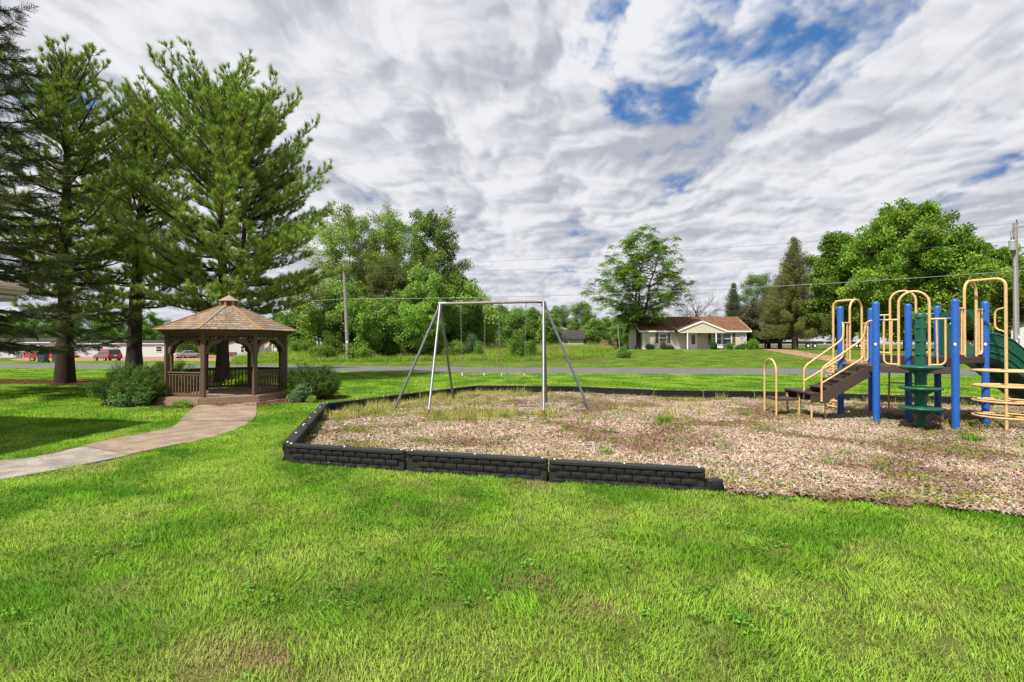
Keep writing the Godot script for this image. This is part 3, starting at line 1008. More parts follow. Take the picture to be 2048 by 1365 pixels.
func spruce_spray(seed_: int, l := 0.42, dense := 1.0) -> ArrayMesh:
	var r := RandomNumberGenerator.new()
	r.seed = seed_
	var mb := MB.new()
	var twigs := [[Vector3.ZERO, Vector3(0, l, 0)]]
	var y := 0.04
	var sgn := 1.0
	while y < l:
		var tl := (0.17 * (1.0 - y / (l * 1.15)) + 0.035) * r.randf_range(0.8, 1.2)
		twigs.append([Vector3(0, y, 0), Vector3(sgn * tl * 0.8, y + tl * 0.62, r.randf_range(-0.05, 0.05))])
		sgn = -sgn
		y += 0.03
	for tw in twigs:
		var a: Vector3 = tw[0]
		var b: Vector3 = tw[1]
		var ax := (b - a).normalized()
		var tone := r.randf_range(0.75, 1.2)
		var m := int(6.0 + a.distance_to(b) * 55.0 * dense)
		for k in m:
			var p := a.lerp(b, (k + 0.5) / m)
			var o := (ax * 0.7 + rand_dir(r) * 0.8).normalized()
			var side := o.cross(ax).normalized() * 0.0065
			mb.col = Color(tone * r.randf_range(0.85, 1.2), tone, tone * r.randf_range(0.8, 1.1))
			mb.tri_o(p - side, p + side, p + o * r.randf_range(0.025, 0.042), Vector3.UP + o)
		mb.col = Color(0.8, 0.5, 1.2) * 0.8
		mb.tube([a, b], [0.005, 0.0015], 3, false, false)
	return mb.mesh(M.needle, true)

func make_plant_meshes() -> void:
	T.maple = leaf_cluster(64, 0.50, 0.20, 0.15, 601, 0.35)
	T.ash = leaf_cluster(46, 0.52, 0.22, 0.10, 602, 0.2, 0.25)
	T.aspen = leaf_cluster(52, 0.46, 0.15, 0.13, 603, 0.0, 0.1)
	T.shrub = leaf_cluster(60, 0.30, 0.10, 0.06, 604, 0.2)
	T.small = leaf_cluster(44, 0.14, 0.05, 0.03, 605, 0.1)
	T.frond = frond_cluster(7, 606)
	T.tuft = needle_tuft(52, 0.185, 0.0125, 0.15, 607)
	T.spray = spruce_spray(608)
	T.bigspray = leaf_cluster(60, 0.42, 0.26, 0.05, 609, 0.55, 0.45)
	T.juniper = spruce_spray(610, 0.36, 0.9)

# ------------------------------------------------------------------ trees
func taper(mb: MB, p: Array, r0: float, r1: float, sides: int) -> void:
	var rr := []
	for k in p.size(): rr.append(lerpf(r0, r1, pow(float(k) / (p.size() - 1), 0.8)))
	mb.tube(p, rr, sides, false, true)

func orient(y: Vector3, r: RandomNumberGenerator) -> Basis:
	y = y.normalized()
	var x := y.cross(rand_dir(r)).normalized()
	return Basis(x, y, x.cross(y))

func crown_profile(kind: String, t: float) -> float:
	match kind:
		"round": return sqrt(maxf(0.02, 1.0 - pow(2.0 * t - 0.95, 2.0)))
		"egg": return sqrt(maxf(0.02, sin(PI * pow(t * 0.97 + 0.02, 0.75)))) 
		"column": return 0.55 + 0.45 * sin(PI * clampf(t * 1.05, 0, 1)) if t < 0.9 else 0.5
		"vase": return 0.35 + 0.75 * sin(PI * pow(clampf(t, 0, 1), 1.25) * 0.92)
		"shrub": return sqrt(maxf(0.05, 1.0 - t * t * 0.9))
	return 1.0

# at: base; o: H, R, cb (crown base), nb (limbs), trunk, kind, mesh, col, seed, clumps, spread, bark, scale, lean
func leafy_tree(called: String, label: String, category: String, at: Vector3, o: Dictionary, group := "") -> Node3D:
	var r := RandomNumberGenerator.new()
	r.seed = o.seed
	var root := thing(called, label, category, at, 0.0, group)
	var wood := MB.new()
	var H: float = o.H
	var R: float = o.R
	var cb: float = o.get("cb", H * 0.25)
	var lean: Vector3 = o.get("lean", Vector3.ZERO)
	var tr: float = o.get("trunk", H * 0.016)
	var stems: int = o.get("stems", 1)
	var lines := []
	for s in stems:
		var pts := []
		var az := TAU * s / stems + r.randf()
		var out: float = 0.0 if stems == 1 else R * 0.42
		for k in 9:
			var t := k / 8.0
			var y := t * H * 0.9
			var w := Vector3(r.randf_range(-1, 1), 0, r.randf_range(-1, 1)) * H * 0.012 * (1.0 if k > 0 else 0.0)
			var sp := Vector3(cos(az), 0, sin(az)) * out * pow(t, 1.3)
			pts.append(Vector3(0, y - 0.15 * (1.0 if k == 0 else 0.0), 0) + sp + lean * pow(t, 1.5) + w)
		taper(wood, pts, tr * (1.0 if stems == 1 else 0.72), tr * 0.12, 9)
		lines.append(pts)
	# root flare
	wood.lathe(Transform3D(Basis(), Vector3(0, -0.1, 0)), [Vector2(tr * 1.7, 0), Vector2(tr * 1.25, 0.22), Vector2(tr * 0.95, 0.6)], 9, true)
	var xs := []
	var cs := []
	var base: Color = o.col
	var nb: int = o.nb
	var clumps: int = o.get("clumps", 3)
	var spread: float = o.get("spread", 0.55)
	var sc: float = o.get("scale", 1.0)
	var rise: float = o.get("rise", 0.45)
	for k in nb:
		var t := clampf((k + r.randf()) / nb, 0.02, 0.99)
		var az := k * 2.39996 + r.randf_range(-0.4, 0.4)
		var rad := R * crown_profile(o.kind, t) * r.randf_range(0.62, 1.2)
		var y := cb + (H - cb) * t
		var line: Array = lines[k % stems]
		var ty := clampf((y - rad * rise) / (H * 0.9), cb * 0.55 / H, 0.97)
		var f := ty * 8.0
		var i := int(minf(f, 7))
		var st: Vector3 = line[i].lerp(line[i + 1], f - i)
		var hub: Vector3 = lean * pow(t, 1.5)
		var tgt := hub + Vector3(cos(az) * rad, y, sin(az) * rad)
		var ctl := st.lerp(tgt, 0.5) + Vector3(0, -0.06 * rad, 0) + rand_dir(r) * rad * 0.08
		var pts := []
		for s in 6:
			var u := s / 5.0
			pts.append(st.lerp(ctl, u).lerp(ctl.lerp(tgt, u), u))
		taper(wood, pts, tr * lerpf(0.42, 0.14, t), 0.012, 5)
		var subs := int(clampf(2.0 + rad * o.get("sub", 1.4), 3.0, 9.0))
		for s in subs:
			var u := lerpf(0.32, 1.0, (s + r.randf() * 0.7) / subs)
			var sp := st.lerp(ctl, u).lerp(ctl.lerp(tgt, u), u)
			var tg := (tgt - st).normalized()
			var dv := (tg * 0.45 + rand_dir(r) * 0.8 + Vector3(0, 0.22, 0)).normalized()
			var sl := R * r.randf_range(0.14, 0.30)
			var e := sp + dv * sl
			wood.tube([sp, sp.lerp(e, 0.5) + Vector3(0, 0.03, 0), e], [0.02 + tr * 0.05, 0.012, 0.005], 3, false, false)
			var hue := r.randf_range(0.72, 1.28)
			for q in clumps:
				var cp := sp.lerp(e, r.randf_range(0.35, 1.1)) + rand_dir(r) * spread * r.randf()
				if cp.y < cb * 0.55: continue
				var z := sc * r.randf_range(0.75, 1.25)
				xs.append(Transform3D(Basis(Vector3.UP, r.randf() * TAU) * Basis(Vector3.RIGHT, r.randf_range(-0.5, 0.5)) * Basis.from_scale(Vector3.ONE * z), cp))
				cs.append(Color(base.r * hue * r.randf_range(0.9, 1.15), base.g * hue, base.b * hue) * r.randf_range(0.9, 1.1))
	part(root, "trunk", wood, o.get("bark", M.grey_bark))
	var cr := scatter(root, "crown", o.mesh, xs, cs)
	cr.set_meta("kind", "stuff")
	return root

# white pine: whorls of long level limbs that carry plumes of needle tufts
func pine_tree(label: String, at: Vector3, o: Dictionary) -> Node3D:
	var r := RandomNumberGenerator.new()
	r.seed = o.seed
	var root := thing("pine_tree", label, "tree", at, 0.0, "tall pines beside the gazebo")
	var wood := MB.new()
	var xs := []
	var cs := []
	var base: Color = o.col
	for stem in o.stems:     # [lean, height, crown base, radius, trunk radius, fork height, side]
		var H: float = stem.H
		var cb: float = stem.cb
		var R: float = stem.R
		var pts := []
		for k in 12:
			var t := k / 11.0
			pts.append(stem.off * sst(stem.fork, stem.fork + 2.5, t * H) + stem.lean * t * t + Vector3(r.randf_range(-1, 1) * 0.05 * t, t * H - (0.2 if k == 0 else 0.0), r.randf_range(-1, 1) * 0.05 * t))
		var rr := []
		for k in 12: rr.append(maxf(0.02, stem.tr * pow(1.0 - k / 11.5, 0.9)))
		rr[0] = stem.tr * 1.25
		wood.tube(pts, rr, 11)
		var y := cb
		var az0 := r.randf() * TAU
		while y < H - 0.25:
			var t := (y - cb) / (H - cb)
			var prof := lerpf(0.82, 1.0, sst(0.0, 0.25, t)) * sqrt(maxf(0.0, 1.0 - pow(clampf((t - 0.25) / 0.77, 0.0, 1.0), 1.7))) + 0.04
			var nl := 5 if t < 0.75 else 4
			az0 += 0.9
			for k in nl:
				var az := az0 + TAU * k / nl + r.randf_range(-0.35, 0.35)
				var L := R * prof * r.randf_range(0.6, 1.12)
				if r.randf() < 0.16: continue
				if o.has("cut"):      # sides where neighbours shade the limbs away
					for cq in o.cut:
						if absf(angle_difference(az, cq[0])) < cq[1]: L *= cq[2]
				var el := lerpf(0.04, 0.95, pow(t, 1.2)) + r.randf_range(-0.1, 0.12)
				var f := clampf(y / H, 0, 1) * 11.0
				var i := int(minf(f, 10))
				var st: Vector3 = pts[i].lerp(pts[i + 1], f - i)
				var hd := Vector3(cos(az), 0, sin(az))
				var lp := []
				var bend := r.randf_range(-0.12, 0.12)
				for s in 7:
					var u := s / 6.0
					var side := hd.cross(Vector3.UP) * bend * L * u * u
					lp.append(st + hd * L * cos(el) * u + Vector3.UP * L * (sin(el) * u - 0.10 * u * (1.0 - u) * 2.0 + 0.10 * u * u) + side)
				taper(wood, lp, maxf(0.014, stem.tr * 0.25 * sqrt(prof)), 0.008, 5)
				var u := 0.24 if t < 0.6 else 0.12
				var sgn := 1.0
				while u < 1.0:
					var g := u * 6.0
					var gi := int(minf(g, 5))
					var p: Vector3 = lp[gi].lerp(lp[gi + 1], g - gi)
					var tg: Vector3 = (lp[gi + 1] - lp[gi]).normalized()
					var sd := tg.cross(Vector3.UP).normalized()
					var dv := (tg * 0.75 + sd * sgn * r.randf_range(0.45, 1.0) + Vector3.UP * r.randf_range(0.05, 0.4)).normalized()
					var tl := lerpf(0.95, 0.40, u) * r.randf_range(0.6, 1.15) * clampf(L / 2.6, 0.45, 1.1)
					wood.tube([p, p + dv * tl], [0.009, 0.004], 3, false, false)
					var q := 0.18
					var hue := r.randf_range(0.8, 1.22)
					while q < tl + 0.02:
						var tp := p + dv * q + rand_dir(r) * 0.04
						var ty := (dv * 0.65 + Vector3.UP * 0.5 + rand_dir(r) * 0.45)
						xs.append(Transform3D(orient(ty, r).scaled(Vector3.ONE * r.randf_range(0.9, 1.35)), tp))
						cs.append(Color(base.r * hue * r.randf_range(0.9, 1.2), base.g * hue, base.b * hue) * r.randf_range(0.88, 1.12))
						q += 0.17
					sgn = -sgn
					u += lerpf(0.115, 0.15, t) / L * r.randf_range(0.7, 1.35)
				for q in 3:
					xs.append(Transform3D(orient((lp[6] - lp[5]).normalized() + Vector3.UP * 0.4 + rand_dir(r) * 0.4, r), lp[6]))
					cs.append(base * r.randf_range(0.9, 1.2))
			y += lerpf(0.56, 0.34, t) * r.randf_range(0.85, 1.15)
		for q in 6:
			xs.append(Transform3D(orient(Vector3.UP + rand_dir(r) * 0.4, r), pts[11] + Vector3(0, -0.1 * q, 0)))
			cs.append(base)
	part(root, "trunk", wood, M.pine_bark)
	var cr := scatter(root, "crown", T.tuft, xs, cs)
	cr.set_meta("kind", "stuff")
	return root

# spruce: drooping limbs with hanging sprays
func spruce_tree(label: String, at: Vector3, o: Dictionary, group := "") -> Node3D:
	var r := RandomNumberGenerator.new()
	r.seed = o.seed
	var root := thing("spruce_tree", label, "tree", at, 0.0, group)
	var wood := MB.new()
	var xs := []
	var cs := []
	var H: float = o.H
	var cb: float = o.cb
	var tr: float = o.get("trunk", 0.25)
	var base: Color = o.col
	wood.tube([Vector3(0, -0.2, 0), Vector3(0, H * 0.4, 0), Vector3(0.05, H * 0.8, 0), Vector3(0, H, 0)], [tr * 1.2, tr * 0.75, tr * 0.25, 0.02], 9)
	var gap: float = o.get("gap", 0.4)
	var y := cb
	var az0 := r.randf() * TAU
	var step: float = o.get("step", 0.13)
	var ssc: float = o.get("scale", 1.0)
	while y < H - 0.15:
		var t := (y - cb) / (H - cb)
		az0 += 1.1
		var nl := 6 if t < 0.8 else 4
		for k in nl:
			var az := az0 + TAU * k / nl + r.randf_range(-0.3, 0.3)
			var L: float = o.R * (1.0 - pow(t, 0.9)) * r.randf_range(0.72, 1.15) + 0.18
			if o.has("only"):
				if absf(angle_difference(az, o.only[0])) > o.only[1]: continue
			var el: float = lerpf(o.get("low", -0.22), 0.45, t)
			var hd := Vector3(cos(az), 0, sin(az))
			var lp := []
			for s in 7:
				var u := s / 6.0
				lp.append(Vector3(0, y, 0) + hd * L * u + Vector3.UP * L * (sin(el) * u - 0.16 * u * (1 - u) + 0.16 * u * u * u))
			taper(wood, lp, maxf(0.012, tr * 0.16), 0.006, 4)
			var u := 0.2
			var sgn := 1.0
			while u < 1.02:
				var g := minf(u, 0.999) * 6.0
				var gi := int(g)
				var p: Vector3 = lp[gi].lerp(lp[gi + 1], g - gi)
				var tg: Vector3 = (lp[gi + 1] - lp[gi]).normalized()
				var sd := tg.cross(Vector3.UP).normalized()
				var hue := r.randf_range(0.75, 1.25)
				for q in 2:
					var dv := (tg * r.randf_range(0.3, 0.9) + sd * sgn * r.randf_range(0.3, 1.0) + Vector3.DOWN * r.randf_range(-0.1, o.get("droop", 0.55)))
					var b := orient(dv, r)
					# keep the flat of the spray level
					var yy := dv.normalized()
					var xx := yy.cross(Vector3.UP).normalized()
					b = Basis(xx, yy, xx.cross(yy)) * Basis(Vector3.UP, r.randf_range(-0.7, 0.7))
					xs.append(Transform3D(b.scaled(Vector3.ONE * ssc * r.randf_range(0.75, 1.25)), p + rand_dir(r) * 0.05))
					cs.append(Color(base.r * hue * r.randf_range(0.9, 1.2), base.g * hue, base.b * hue))
				sgn = -sgn
				u += step / L * r.randf_range(0.8, 1.25)
		y += gap * r.randf_range(0.85, 1.15)
	part(root, "trunk", wood, o.get("bark", M.pine_bark))
	var cr := scatter(root, "crown", o.get("mesh", T.spray), xs, cs)
	cr.set_meta("kind", "stuff")
	return root

func juniper(label: String, at: Vector3, w: float, dp: float, h: float, seed_: int, col: Color) -> void:
	var r := RandomNumberGenerator.new()
	r.seed = seed_
	var root := thing("juniper_shrub", label, "shrub", at, 0.0, "junipers planted round the gazebo")
	var wood := MB.new()
	var xs := []
	var cs := []
	for k in int(95 * w):
		var az := r.randf() * TAU
		var q := sqrt(r.randf())
		var out := Vector3(cos(az) * w * 0.5 * q, 0, sin(az) * dp * 0.5 * q)
		var top := out + Vector3(0, h * (1.0 - 0.55 * q * q) * r.randf_range(0.6, 1.1), 0)
		var st := out * 0.25
		wood.tube([st, st.lerp(top, 0.55) + out * 0.2, top], [0.014, 0.008, 0.003], 4, false, false)
		var tone := r.randf_range(0.75, 1.25)
		for s in 8:
			var u := lerpf(0.22, 1.0, s / 7.0)
			var p := st.lerp(top, u) + out * 0.2 * sin(PI * u)
			var dv := ((top - st).normalized() * 0.8 + Vector3(cos(az), 0.25, sin(az)) * 0.5 + rand_dir(r) * 0.55)
			xs.append(Transform3D(orient(dv, r).scaled(Vector3.ONE * r.randf_range(0.6, 1.05)), p))
			cs.append(Color(col.r * tone * r.randf_range(0.85, 1.2), col.g * tone, col.b * tone))
	part(root, "stems", wood, M.grey_bark)
	scatter(root, "foliage", T.juniper, xs, cs).set_meta("kind", "stuff")

func bush(called: String, label: String, at: Vector3, w: float, h: float, seed_: int, col: Color, mesh: Mesh, count: int, sc := 1.0, group := "") -> void:
	var r := RandomNumberGenerator.new()
	r.seed = seed_
	var root := thing(called, label, "shrub", at, 0.0, group)
	var wood := MB.new()
	var xs := []
	var cs := []
	var lobes := []
	for k in 11:
		var a := r.randf() * TAU
		var q := sqrt(r.randf())
		lobes.append([Vector3(cos(a) * w * 0.38 * q, h * r.randf_range(0.25, 0.80) * (1.0 - 0.4 * q), sin(a) * w * 0.38 * q), r.randf_range(0.45, 1.0)])
	for k in count:
		var lq = lobes[k % 11]
		var lb: Vector3 = lq[0]
		var dv := rand_dir(r)
		var p: Vector3 = lb + Vector3(dv.x * w * 0.22, dv.y * h * 0.30, dv.z * w * 0.22) * pow(r.randf(), 0.5) * lq[1]
		if k % 9 == 0: p += Vector3(dv.x * w * 0.1, absf(dv.y) * h * 0.25, dv.z * w * 0.1)
		p.y = maxf(p.y, 0.08)
		if k % 5 == 0: wood.tube([Vector3(0, -0.05, 0), p * Vector3(0.35, 0.5, 0.35), p], [0.02 * h, 0.012 * h, 0.004], 4, false, false)
		xs.append(Transform3D(Basis(Vector3.UP, r.randf() * TAU) * Basis.from_scale(Vector3.ONE * sc * r.randf_range(0.7, 1.2)), p))
		cs.append(col * r.randf_range(0.78, 1.22))
	part(root, "stems", wood, M.grey_bark)
	scatter(root, "foliage", mesh, xs, cs).set_meta("kind", "stuff")

func bare_tree(label: String, at: Vector3, H: float, seed_: int) -> void:
	var r := RandomNumberGenerator.new()
	r.seed = seed_
	var root := thing("bare_tree", label, "tree", at)
	var wood := MB.new()
	var limbs := MB.new()
	wood.tube([Vector3(0, -0.2, 0), Vector3(0.1, H * 0.3, 0), Vector3(0, H * 0.6, 0.1)], [0.2, 0.15, 0.08], 8)
	for k in 16:
		var az := k * 2.4
		var st := Vector3(0, H * lerpf(0.25, 0.6, k / 16.0), 0)
		var e := st + Vector3(cos(az), r.randf_range(0.5, 1.1), sin(az)) * H * r.randf_range(0.25, 0.42)
		limbs.tube([st, st.lerp(e, 0.5) + Vector3(0, -0.2, 0), e], [0.08, 0.05, 0.015], 5)
		for q in 9:
			var p := st.lerp(e, r.randf_range(0.3, 1.0))
			var dv := ((e - st).normalized() + rand_dir(r) * 0.8).normalized()
			var z := p + dv * H * r.randf_range(0.08, 0.2)
			limbs.tube([p, z], [0.03, 0.01], 3, false, false)
			for w in 3:
				var p2 := p.lerp(z, r.randf_range(0.3, 1))
				limbs.tube([p2, p2 + (dv + rand_dir(r) * 0.8) * H * 0.06], [0.016, 0.007], 3, false, false)
	part(root, "trunk", wood, M.grey_bark)
	part(root, "branches", limbs, M.pale_bark)

func make_trees() -> void:
	var pg := Color(0.290, 0.405, 0.085)
	# the three white pines and the spruce on the left
	pine_tree("tall pine with dark straight trunk rising from the reddish mulch bed", on(130, 20.5), {"seed": 11, "col": pg * 0.92, "stems": [{"H": 13.4, "cb": 3.0, "R": 3.1, "tr": 0.31, "fork": 99.0, "off": Vector3.ZERO, "lean": Vector3(0.0, 0, 0)}]})
	pine_tree("pine with leaning dark trunk half hidden behind the junipers", on(268, 25.5), {"seed": 12, "col": pg, "stems": [{"H": 14.0, "cb": 2.9, "R": 3.6, "tr": 0.36, "fork": 99.0, "off": Vector3.ZERO, "lean": Vector3(0.9, 0, 0)}]})
	pine_tree("broad pine with forked double trunk standing right behind the gazebo", on(445, 21.0), {"seed": 13, "col": pg * 1.12, "stems": [{"H": 12.3, "cb": 3.0, "R": 4.0, "tr": 0.26, "fork": 99.0, "off": Vector3.ZERO, "lean": Vector3(-0.2, 0, 0)}, {"H": 11.2, "cb": 3.2, "R": 3.9, "tr": 0.17, "fork": 1.6, "off": Vector3(0.75, 0, 0.1), "lean": Vector3(0.6, 0, 0.2)}]})
	spruce_tree("drooping spruce reaching in from beside the near building", Vector3(-16.4, 0, -14.8), {"seed": 14, "H": 15.0, "cb": 1.9, "R": 4.4, "trunk": 0.3, "low": -0.16, "col": Color(0.104, 0.145, 0.047), "gap": 0.5, "droop": 0.6, "step": 0.12})
	# the copse across the road
	var g := "trees of the copse across the road"
	var lg := Color(0.290, 0.385, 0.095)
	leafy_tree("ash_tree", "airy ash at the gazebo end of the copse, thin limbs showing", "tree", on(690, 55), {"seed": 21, "H": 15.6, "R": 4.3, "cb": 5.0, "nb": 34, "kind": "egg", "mesh": T.ash, "col": lg * 1.05, "clumps": 3, "spread": 0.75, "trunk": 0.17, "stems": 2}, g)
	leafy_tree("ash_tree", "tall broad ash in the middle of the copse", "tree", on(772, 57), {"seed": 22, "H": 15.6, "R": 4.6, "cb": 5.0, "nb": 40, "kind": "round", "mesh": T.ash, "col": lg, "clumps": 4, "spread": 0.75, "trunk": 0.2}, g)
	leafy_tree("aspen_tree", "tall narrow aspen with round leaves overlooking the swing set", "tree", on(868, 53), {"seed": 23, "H": 14.8, "R": 3.1, "cb": 4.0, "nb": 44, "kind": "column", "mesh": T.aspen, "col": Color(0.215, 0.295, 0.083), "clumps": 4, "spread": 0.6, "trunk": 0.17}, g)
	leafy_tree("leaning_tree", "small leaning tree reaching out towards the green roofed shed", "tree", on(640, 47), {"seed": 24, "H": 7.6, "R": 2.4, "cb": 2.0, "nb": 24, "kind": "round", "mesh": T.ash, "col": lg * 1.08, "clumps": 3, "spread": 0.55, "trunk": 0.11, "lean": Vector3(-1.0, 0, 0)}, g)
	leafy_tree("crooked_tree", "low tree with pale crooked stems beside the leaning utility pole", "tree", on(742, 44.5), {"seed": 25, "H": 5.2, "R": 2.1, "cb": 1.6, "nb": 22, "kind": "vase", "mesh": T.maple, "col": Color(0.278, 0.430, 0.095), "clumps": 4, "spread": 0.5, "trunk": 0.10, "stems": 3, "bark": M.pale_bark, "scale": 0.8}, g)
	leafy_tree("small_maple", "bright green small maple at the mown edge of the copse", "tree", on(826, 45), {"seed": 26, "H": 4.4, "R": 2.3, "cb": 1.3, "nb": 24, "kind": "round", "mesh": T.maple, "col": Color(0.278, 0.447, 0.088), "clumps": 4, "spread": 0.5, "trunk": 0.08, "scale": 0.75}, g)
	leafy_tree("cedar_tree", "olive green cedar filling the centre of the copse", "tree", on(775, 51), {"seed": 27, "H": 9.5, "R": 3.0, "cb": 1.2, "nb": 50, "kind": "egg", "mesh": T.bigspray, "col": Color(0.188, 0.220, 0.088), "clumps": 4, "spread": 0.6, "trunk": 0.14}, g)
	leafy_tree("dark_tree", "dark rounded tree at the swing end of the copse", "tree", on(905, 54), {"seed": 28, "H": 8.0, "R": 4.0, "cb": 1.0, "nb": 46, "kind": "round", "mesh": T.maple, "col": Color(0.269, 0.393, 0.095), "clumps": 4, "spread": 0.7, "trunk": 0.15}, g)
	leafy_tree("dark_tree", "dense green tree low in the copse behind the leaning pole", "tree", on(690, 50), {"seed": 29, "H": 6.4, "R": 3.2, "cb": 0.8, "nb": 40, "kind": "round", "mesh": T.maple, "col": Color(0.235, 0.357, 0.095), "clumps": 4, "spread": 0.7, "trunk": 0.13}, g)
	leafy_tree("dark_tree", "bushy green tree behind the bright small maple", "tree", on(845, 50), {"seed": 30, "H": 8.2, "R": 3.2, "cb": 0.8, "nb": 40, "kind": "round", "mesh": T.maple, "col": Color(0.251, 0.393, 0.095), "clumps": 4, "spread": 0.7, "trunk": 0.13}, g)
	leafy_tree("dark_tree", "low leafy tree at the edge of the copse above the gazebo end swing", "tree", on(955, 58), {"seed": 31, "H": 5.4, "R": 2.8, "cb": 0.5, "nb": 34, "kind": "round", "mesh": T.maple, "col": Color(0.300, 0.428, 0.104), "clumps": 4, "spread": 0.6, "trunk": 0.1}, g)
	# line of trees behind the meadow
	g = "distant trees behind the meadow and shed"
	var far := [[1000, 78, 6.3, 3.0, "rounded dark tree rising furthest behind the swings"], [1030, 72, 5.8, 2.6, "light green tree seen between the chains of the play structure end swing"], [1062, 74, 5.6, 2.6, "light green tree beside the shed wall"], [1120, 90, 7.6, 3.2, "dark tree standing behind the shed roof"], [1098, 66, 4.6, 1.1, "slender young tree growing in front of the shed"], [1164, 84, 7.8, 2.5, "loose tree beside the shed gable end"], [1190, 80, 4.6, 2.0, "low tree between shed and lumber stacks"], [1255, 88, 6.0, 3.0, "tree behind the thin metal pole and lumber"], [1220, 120, 7.0, 4.0, "faint far tree behind the lumber stacks"]]
	for k in far.size():
		var q = far[k]
		leafy_tree("distant_tree", q[4], "tree", on(q[0], q[1]), {"seed": 40 + k, "H": q[2], "R": q[3], "cb": 0.6, "nb": 30, "kind": "egg", "mesh": T.maple if k % 2 == 0 else T.ash, "col": Color(0.202, 0.326, 0.080) * (0.8 if k in [0, 3] else 1.0), "clumps": 4, "spread": 0.6, "trunk": 0.1}, g)
	# by the house
	leafy_tree("locust_tree", "large airy locust with three stems standing beside the cream house", "tree", on(1276, 66.3), {"seed": 60, "H": 15.4, "R": 6.2, "cb": 3.4, "nb": 44, "kind": "round", "mesh": T.frond, "col": Color(0.240, 0.370, 0.085), "clumps": 5, "spread": 0.8, "trunk": 0.34, "stems": 3, "scale": 1.0, "sub": 1.2, "lean": Vector3(0.6, 0, 0)})
	bare_tree("leafless tree with grey twigs behind the red brown roof", on(1392, 84), 10.5, 61)
	# right hand side
	g = "trees along the right of the house"
	spruce_tree("small pointed spruce at the end of the cream house", on(1468, 86), {"seed": 70, "H": 11.3, "cb": 1.0, "R": 2.6, "trunk": 0.2, "col": Color(0.091, 0.131, 0.080), "mesh": T.bigspray, "gap": 0.6, "step": 0.42, "scale": 1.0}, g)
	leafy_tree("poplar_tree", "greyish green deciduous tree between the two spruces", "tree", on(1515, 88), {"seed": 71, "H": 13.0, "R": 4.6, "cb": 2.0, "nb": 38, "kind": "egg", "mesh": T.ash, "col": Color(0.192, 0.282, 0.120), "clumps": 4, "spread": 0.7, "trunk": 0.2}, g)
	leafy_tree("brown_tree", "dull brown leaved small tree behind the house corner", "tree", on(1515, 74), {"seed": 72, "H": 5.8, "R": 3.2, "cb": 1.6, "nb": 34, "kind": "round", "mesh": T.maple, "col": Color(0.125, 0.115, 0.075), "clumps": 4, "spread": 0.6, "trunk": 0.12}, g)
	spruce_tree("big olive brown spruce with bare lower trunk beside the maples", on(1590, 64), {"seed": 73, "H": 14.4, "cb": 2.4, "R": 4.6, "trunk": 0.34, "col": Color(0.170, 0.190, 0.070), "mesh": T.bigspray, "gap": 0.62, "step": 0.36, "scale": 1.0, "bark": M.grey_bark, "droop": 0.7}, g)
	spruce_tree("dull spruce with thin trunk behind the big olive spruce", on(1560, 73), {"seed": 74, "H": 11.0, "cb": 2.2, "R": 3.6, "trunk": 0.26, "col": Color(0.150, 0.175, 0.065), "mesh": T.bigspray, "gap": 0.65, "step": 0.4, "scale": 1.0, "bark": M.grey_bark, "droop": 0.7}, g)
	spruce_tree("spruce with broad low skirt nearest the brown leaved tree", on(1538, 77), {"seed": 75, "H": 9.5, "cb": 2.0, "R": 3.4, "trunk": 0.24, "col": Color(0.16, 0.18, 0.065), "mesh": T.bigspray, "gap": 0.65, "step": 0.4, "scale": 1.0, "bark": M.grey_bark, "droop": 0.7}, g)
	var mp := Color(0.222, 0.347, 0.055)
	leafy_tree("maple_tree", "dense dark green maple touching the big olive spruce", "tree", on(1676, 62), {"seed": 76, "H": 14.0, "R": 3.4, "cb": 2.2, "nb": 60, "kind": "egg", "mesh": T.maple, "col": mp * 0.9, "clumps": 6, "spread": 0.75, "trunk": 0.26, "scale": 1.1}, g)
	leafy_tree("maple_tree", "largest bright green maple towering over the play structure", "tree", on(1815, 56), {"seed": 77, "H": 15.2, "R": 6.2, "cb": 2.4, "nb": 96, "kind": "egg", "mesh": T.maple, "col": mp * 1.08, "clumps": 7, "spread": 0.85, "trunk": 0.36, "scale": 1.15}, g)
	leafy_tree("maple_tree", "green maple rising behind the transformer pole", "tree", on(1992, 60), {"seed": 78, "H": 11.4, "R": 4.6, "cb": 1.8, "nb": 70, "kind": "round", "mesh": T.maple, "col": mp, "clumps": 6, "spread": 0.8, "trunk": 0.28, "scale": 1.1}, g)
	leafy_tree("maple_tree", "maple filling the gap behind the green slide", "tree", on(1905, 64), {"seed": 79, "H": 11.0, "R": 4.6, "cb": 1.6, "nb": 56, "kind": "round", "mesh": T.maple, "col": mp * 0.95, "clumps": 6, "spread": 0.8, "trunk": 0.24, "scale": 1.1}, g)
	leafy_tree("maple_tree", "maple behind the white house gable", "tree", on(2130, 62), {"seed": 80, "H": 10.0, "R": 5.6, "cb": 1.8, "nb": 60, "kind": "round", "mesh": T.maple, "col": mp, "clumps": 5, "spread": 0.8, "trunk": 0.28, "scale": 1.1}, g)
	# far left, behind the dirt yard
	g = "trees behind the dirt yard"
	var lf := [[585, 66, 4.2, 2.6, "low green tree behind the green roofed shed"], [560, 118, 8.5, 4.5, "wide tree behind the flag"], [500, 125, 9.0, 5.0, "tree behind the white mobile home"], [430, 120, 8.0, 4.6, "bright tree above the silver car"], [380, 92, 5.5, 2.4, "small bright green tree beside the silver car"], [300, 122, 9.0, 5.0, "tree behind the long white mobile home"], [215, 125, 9.0, 5.0, "tree behind the red minivan"], [110, 118, 9.5, 5.0, "tree behind the red pickup"], [30, 115, 9.0, 5.0, "tree at the far end of the dirt yard"], [-60, 100, 9.0, 5.0, "tree beyond the near building"]]
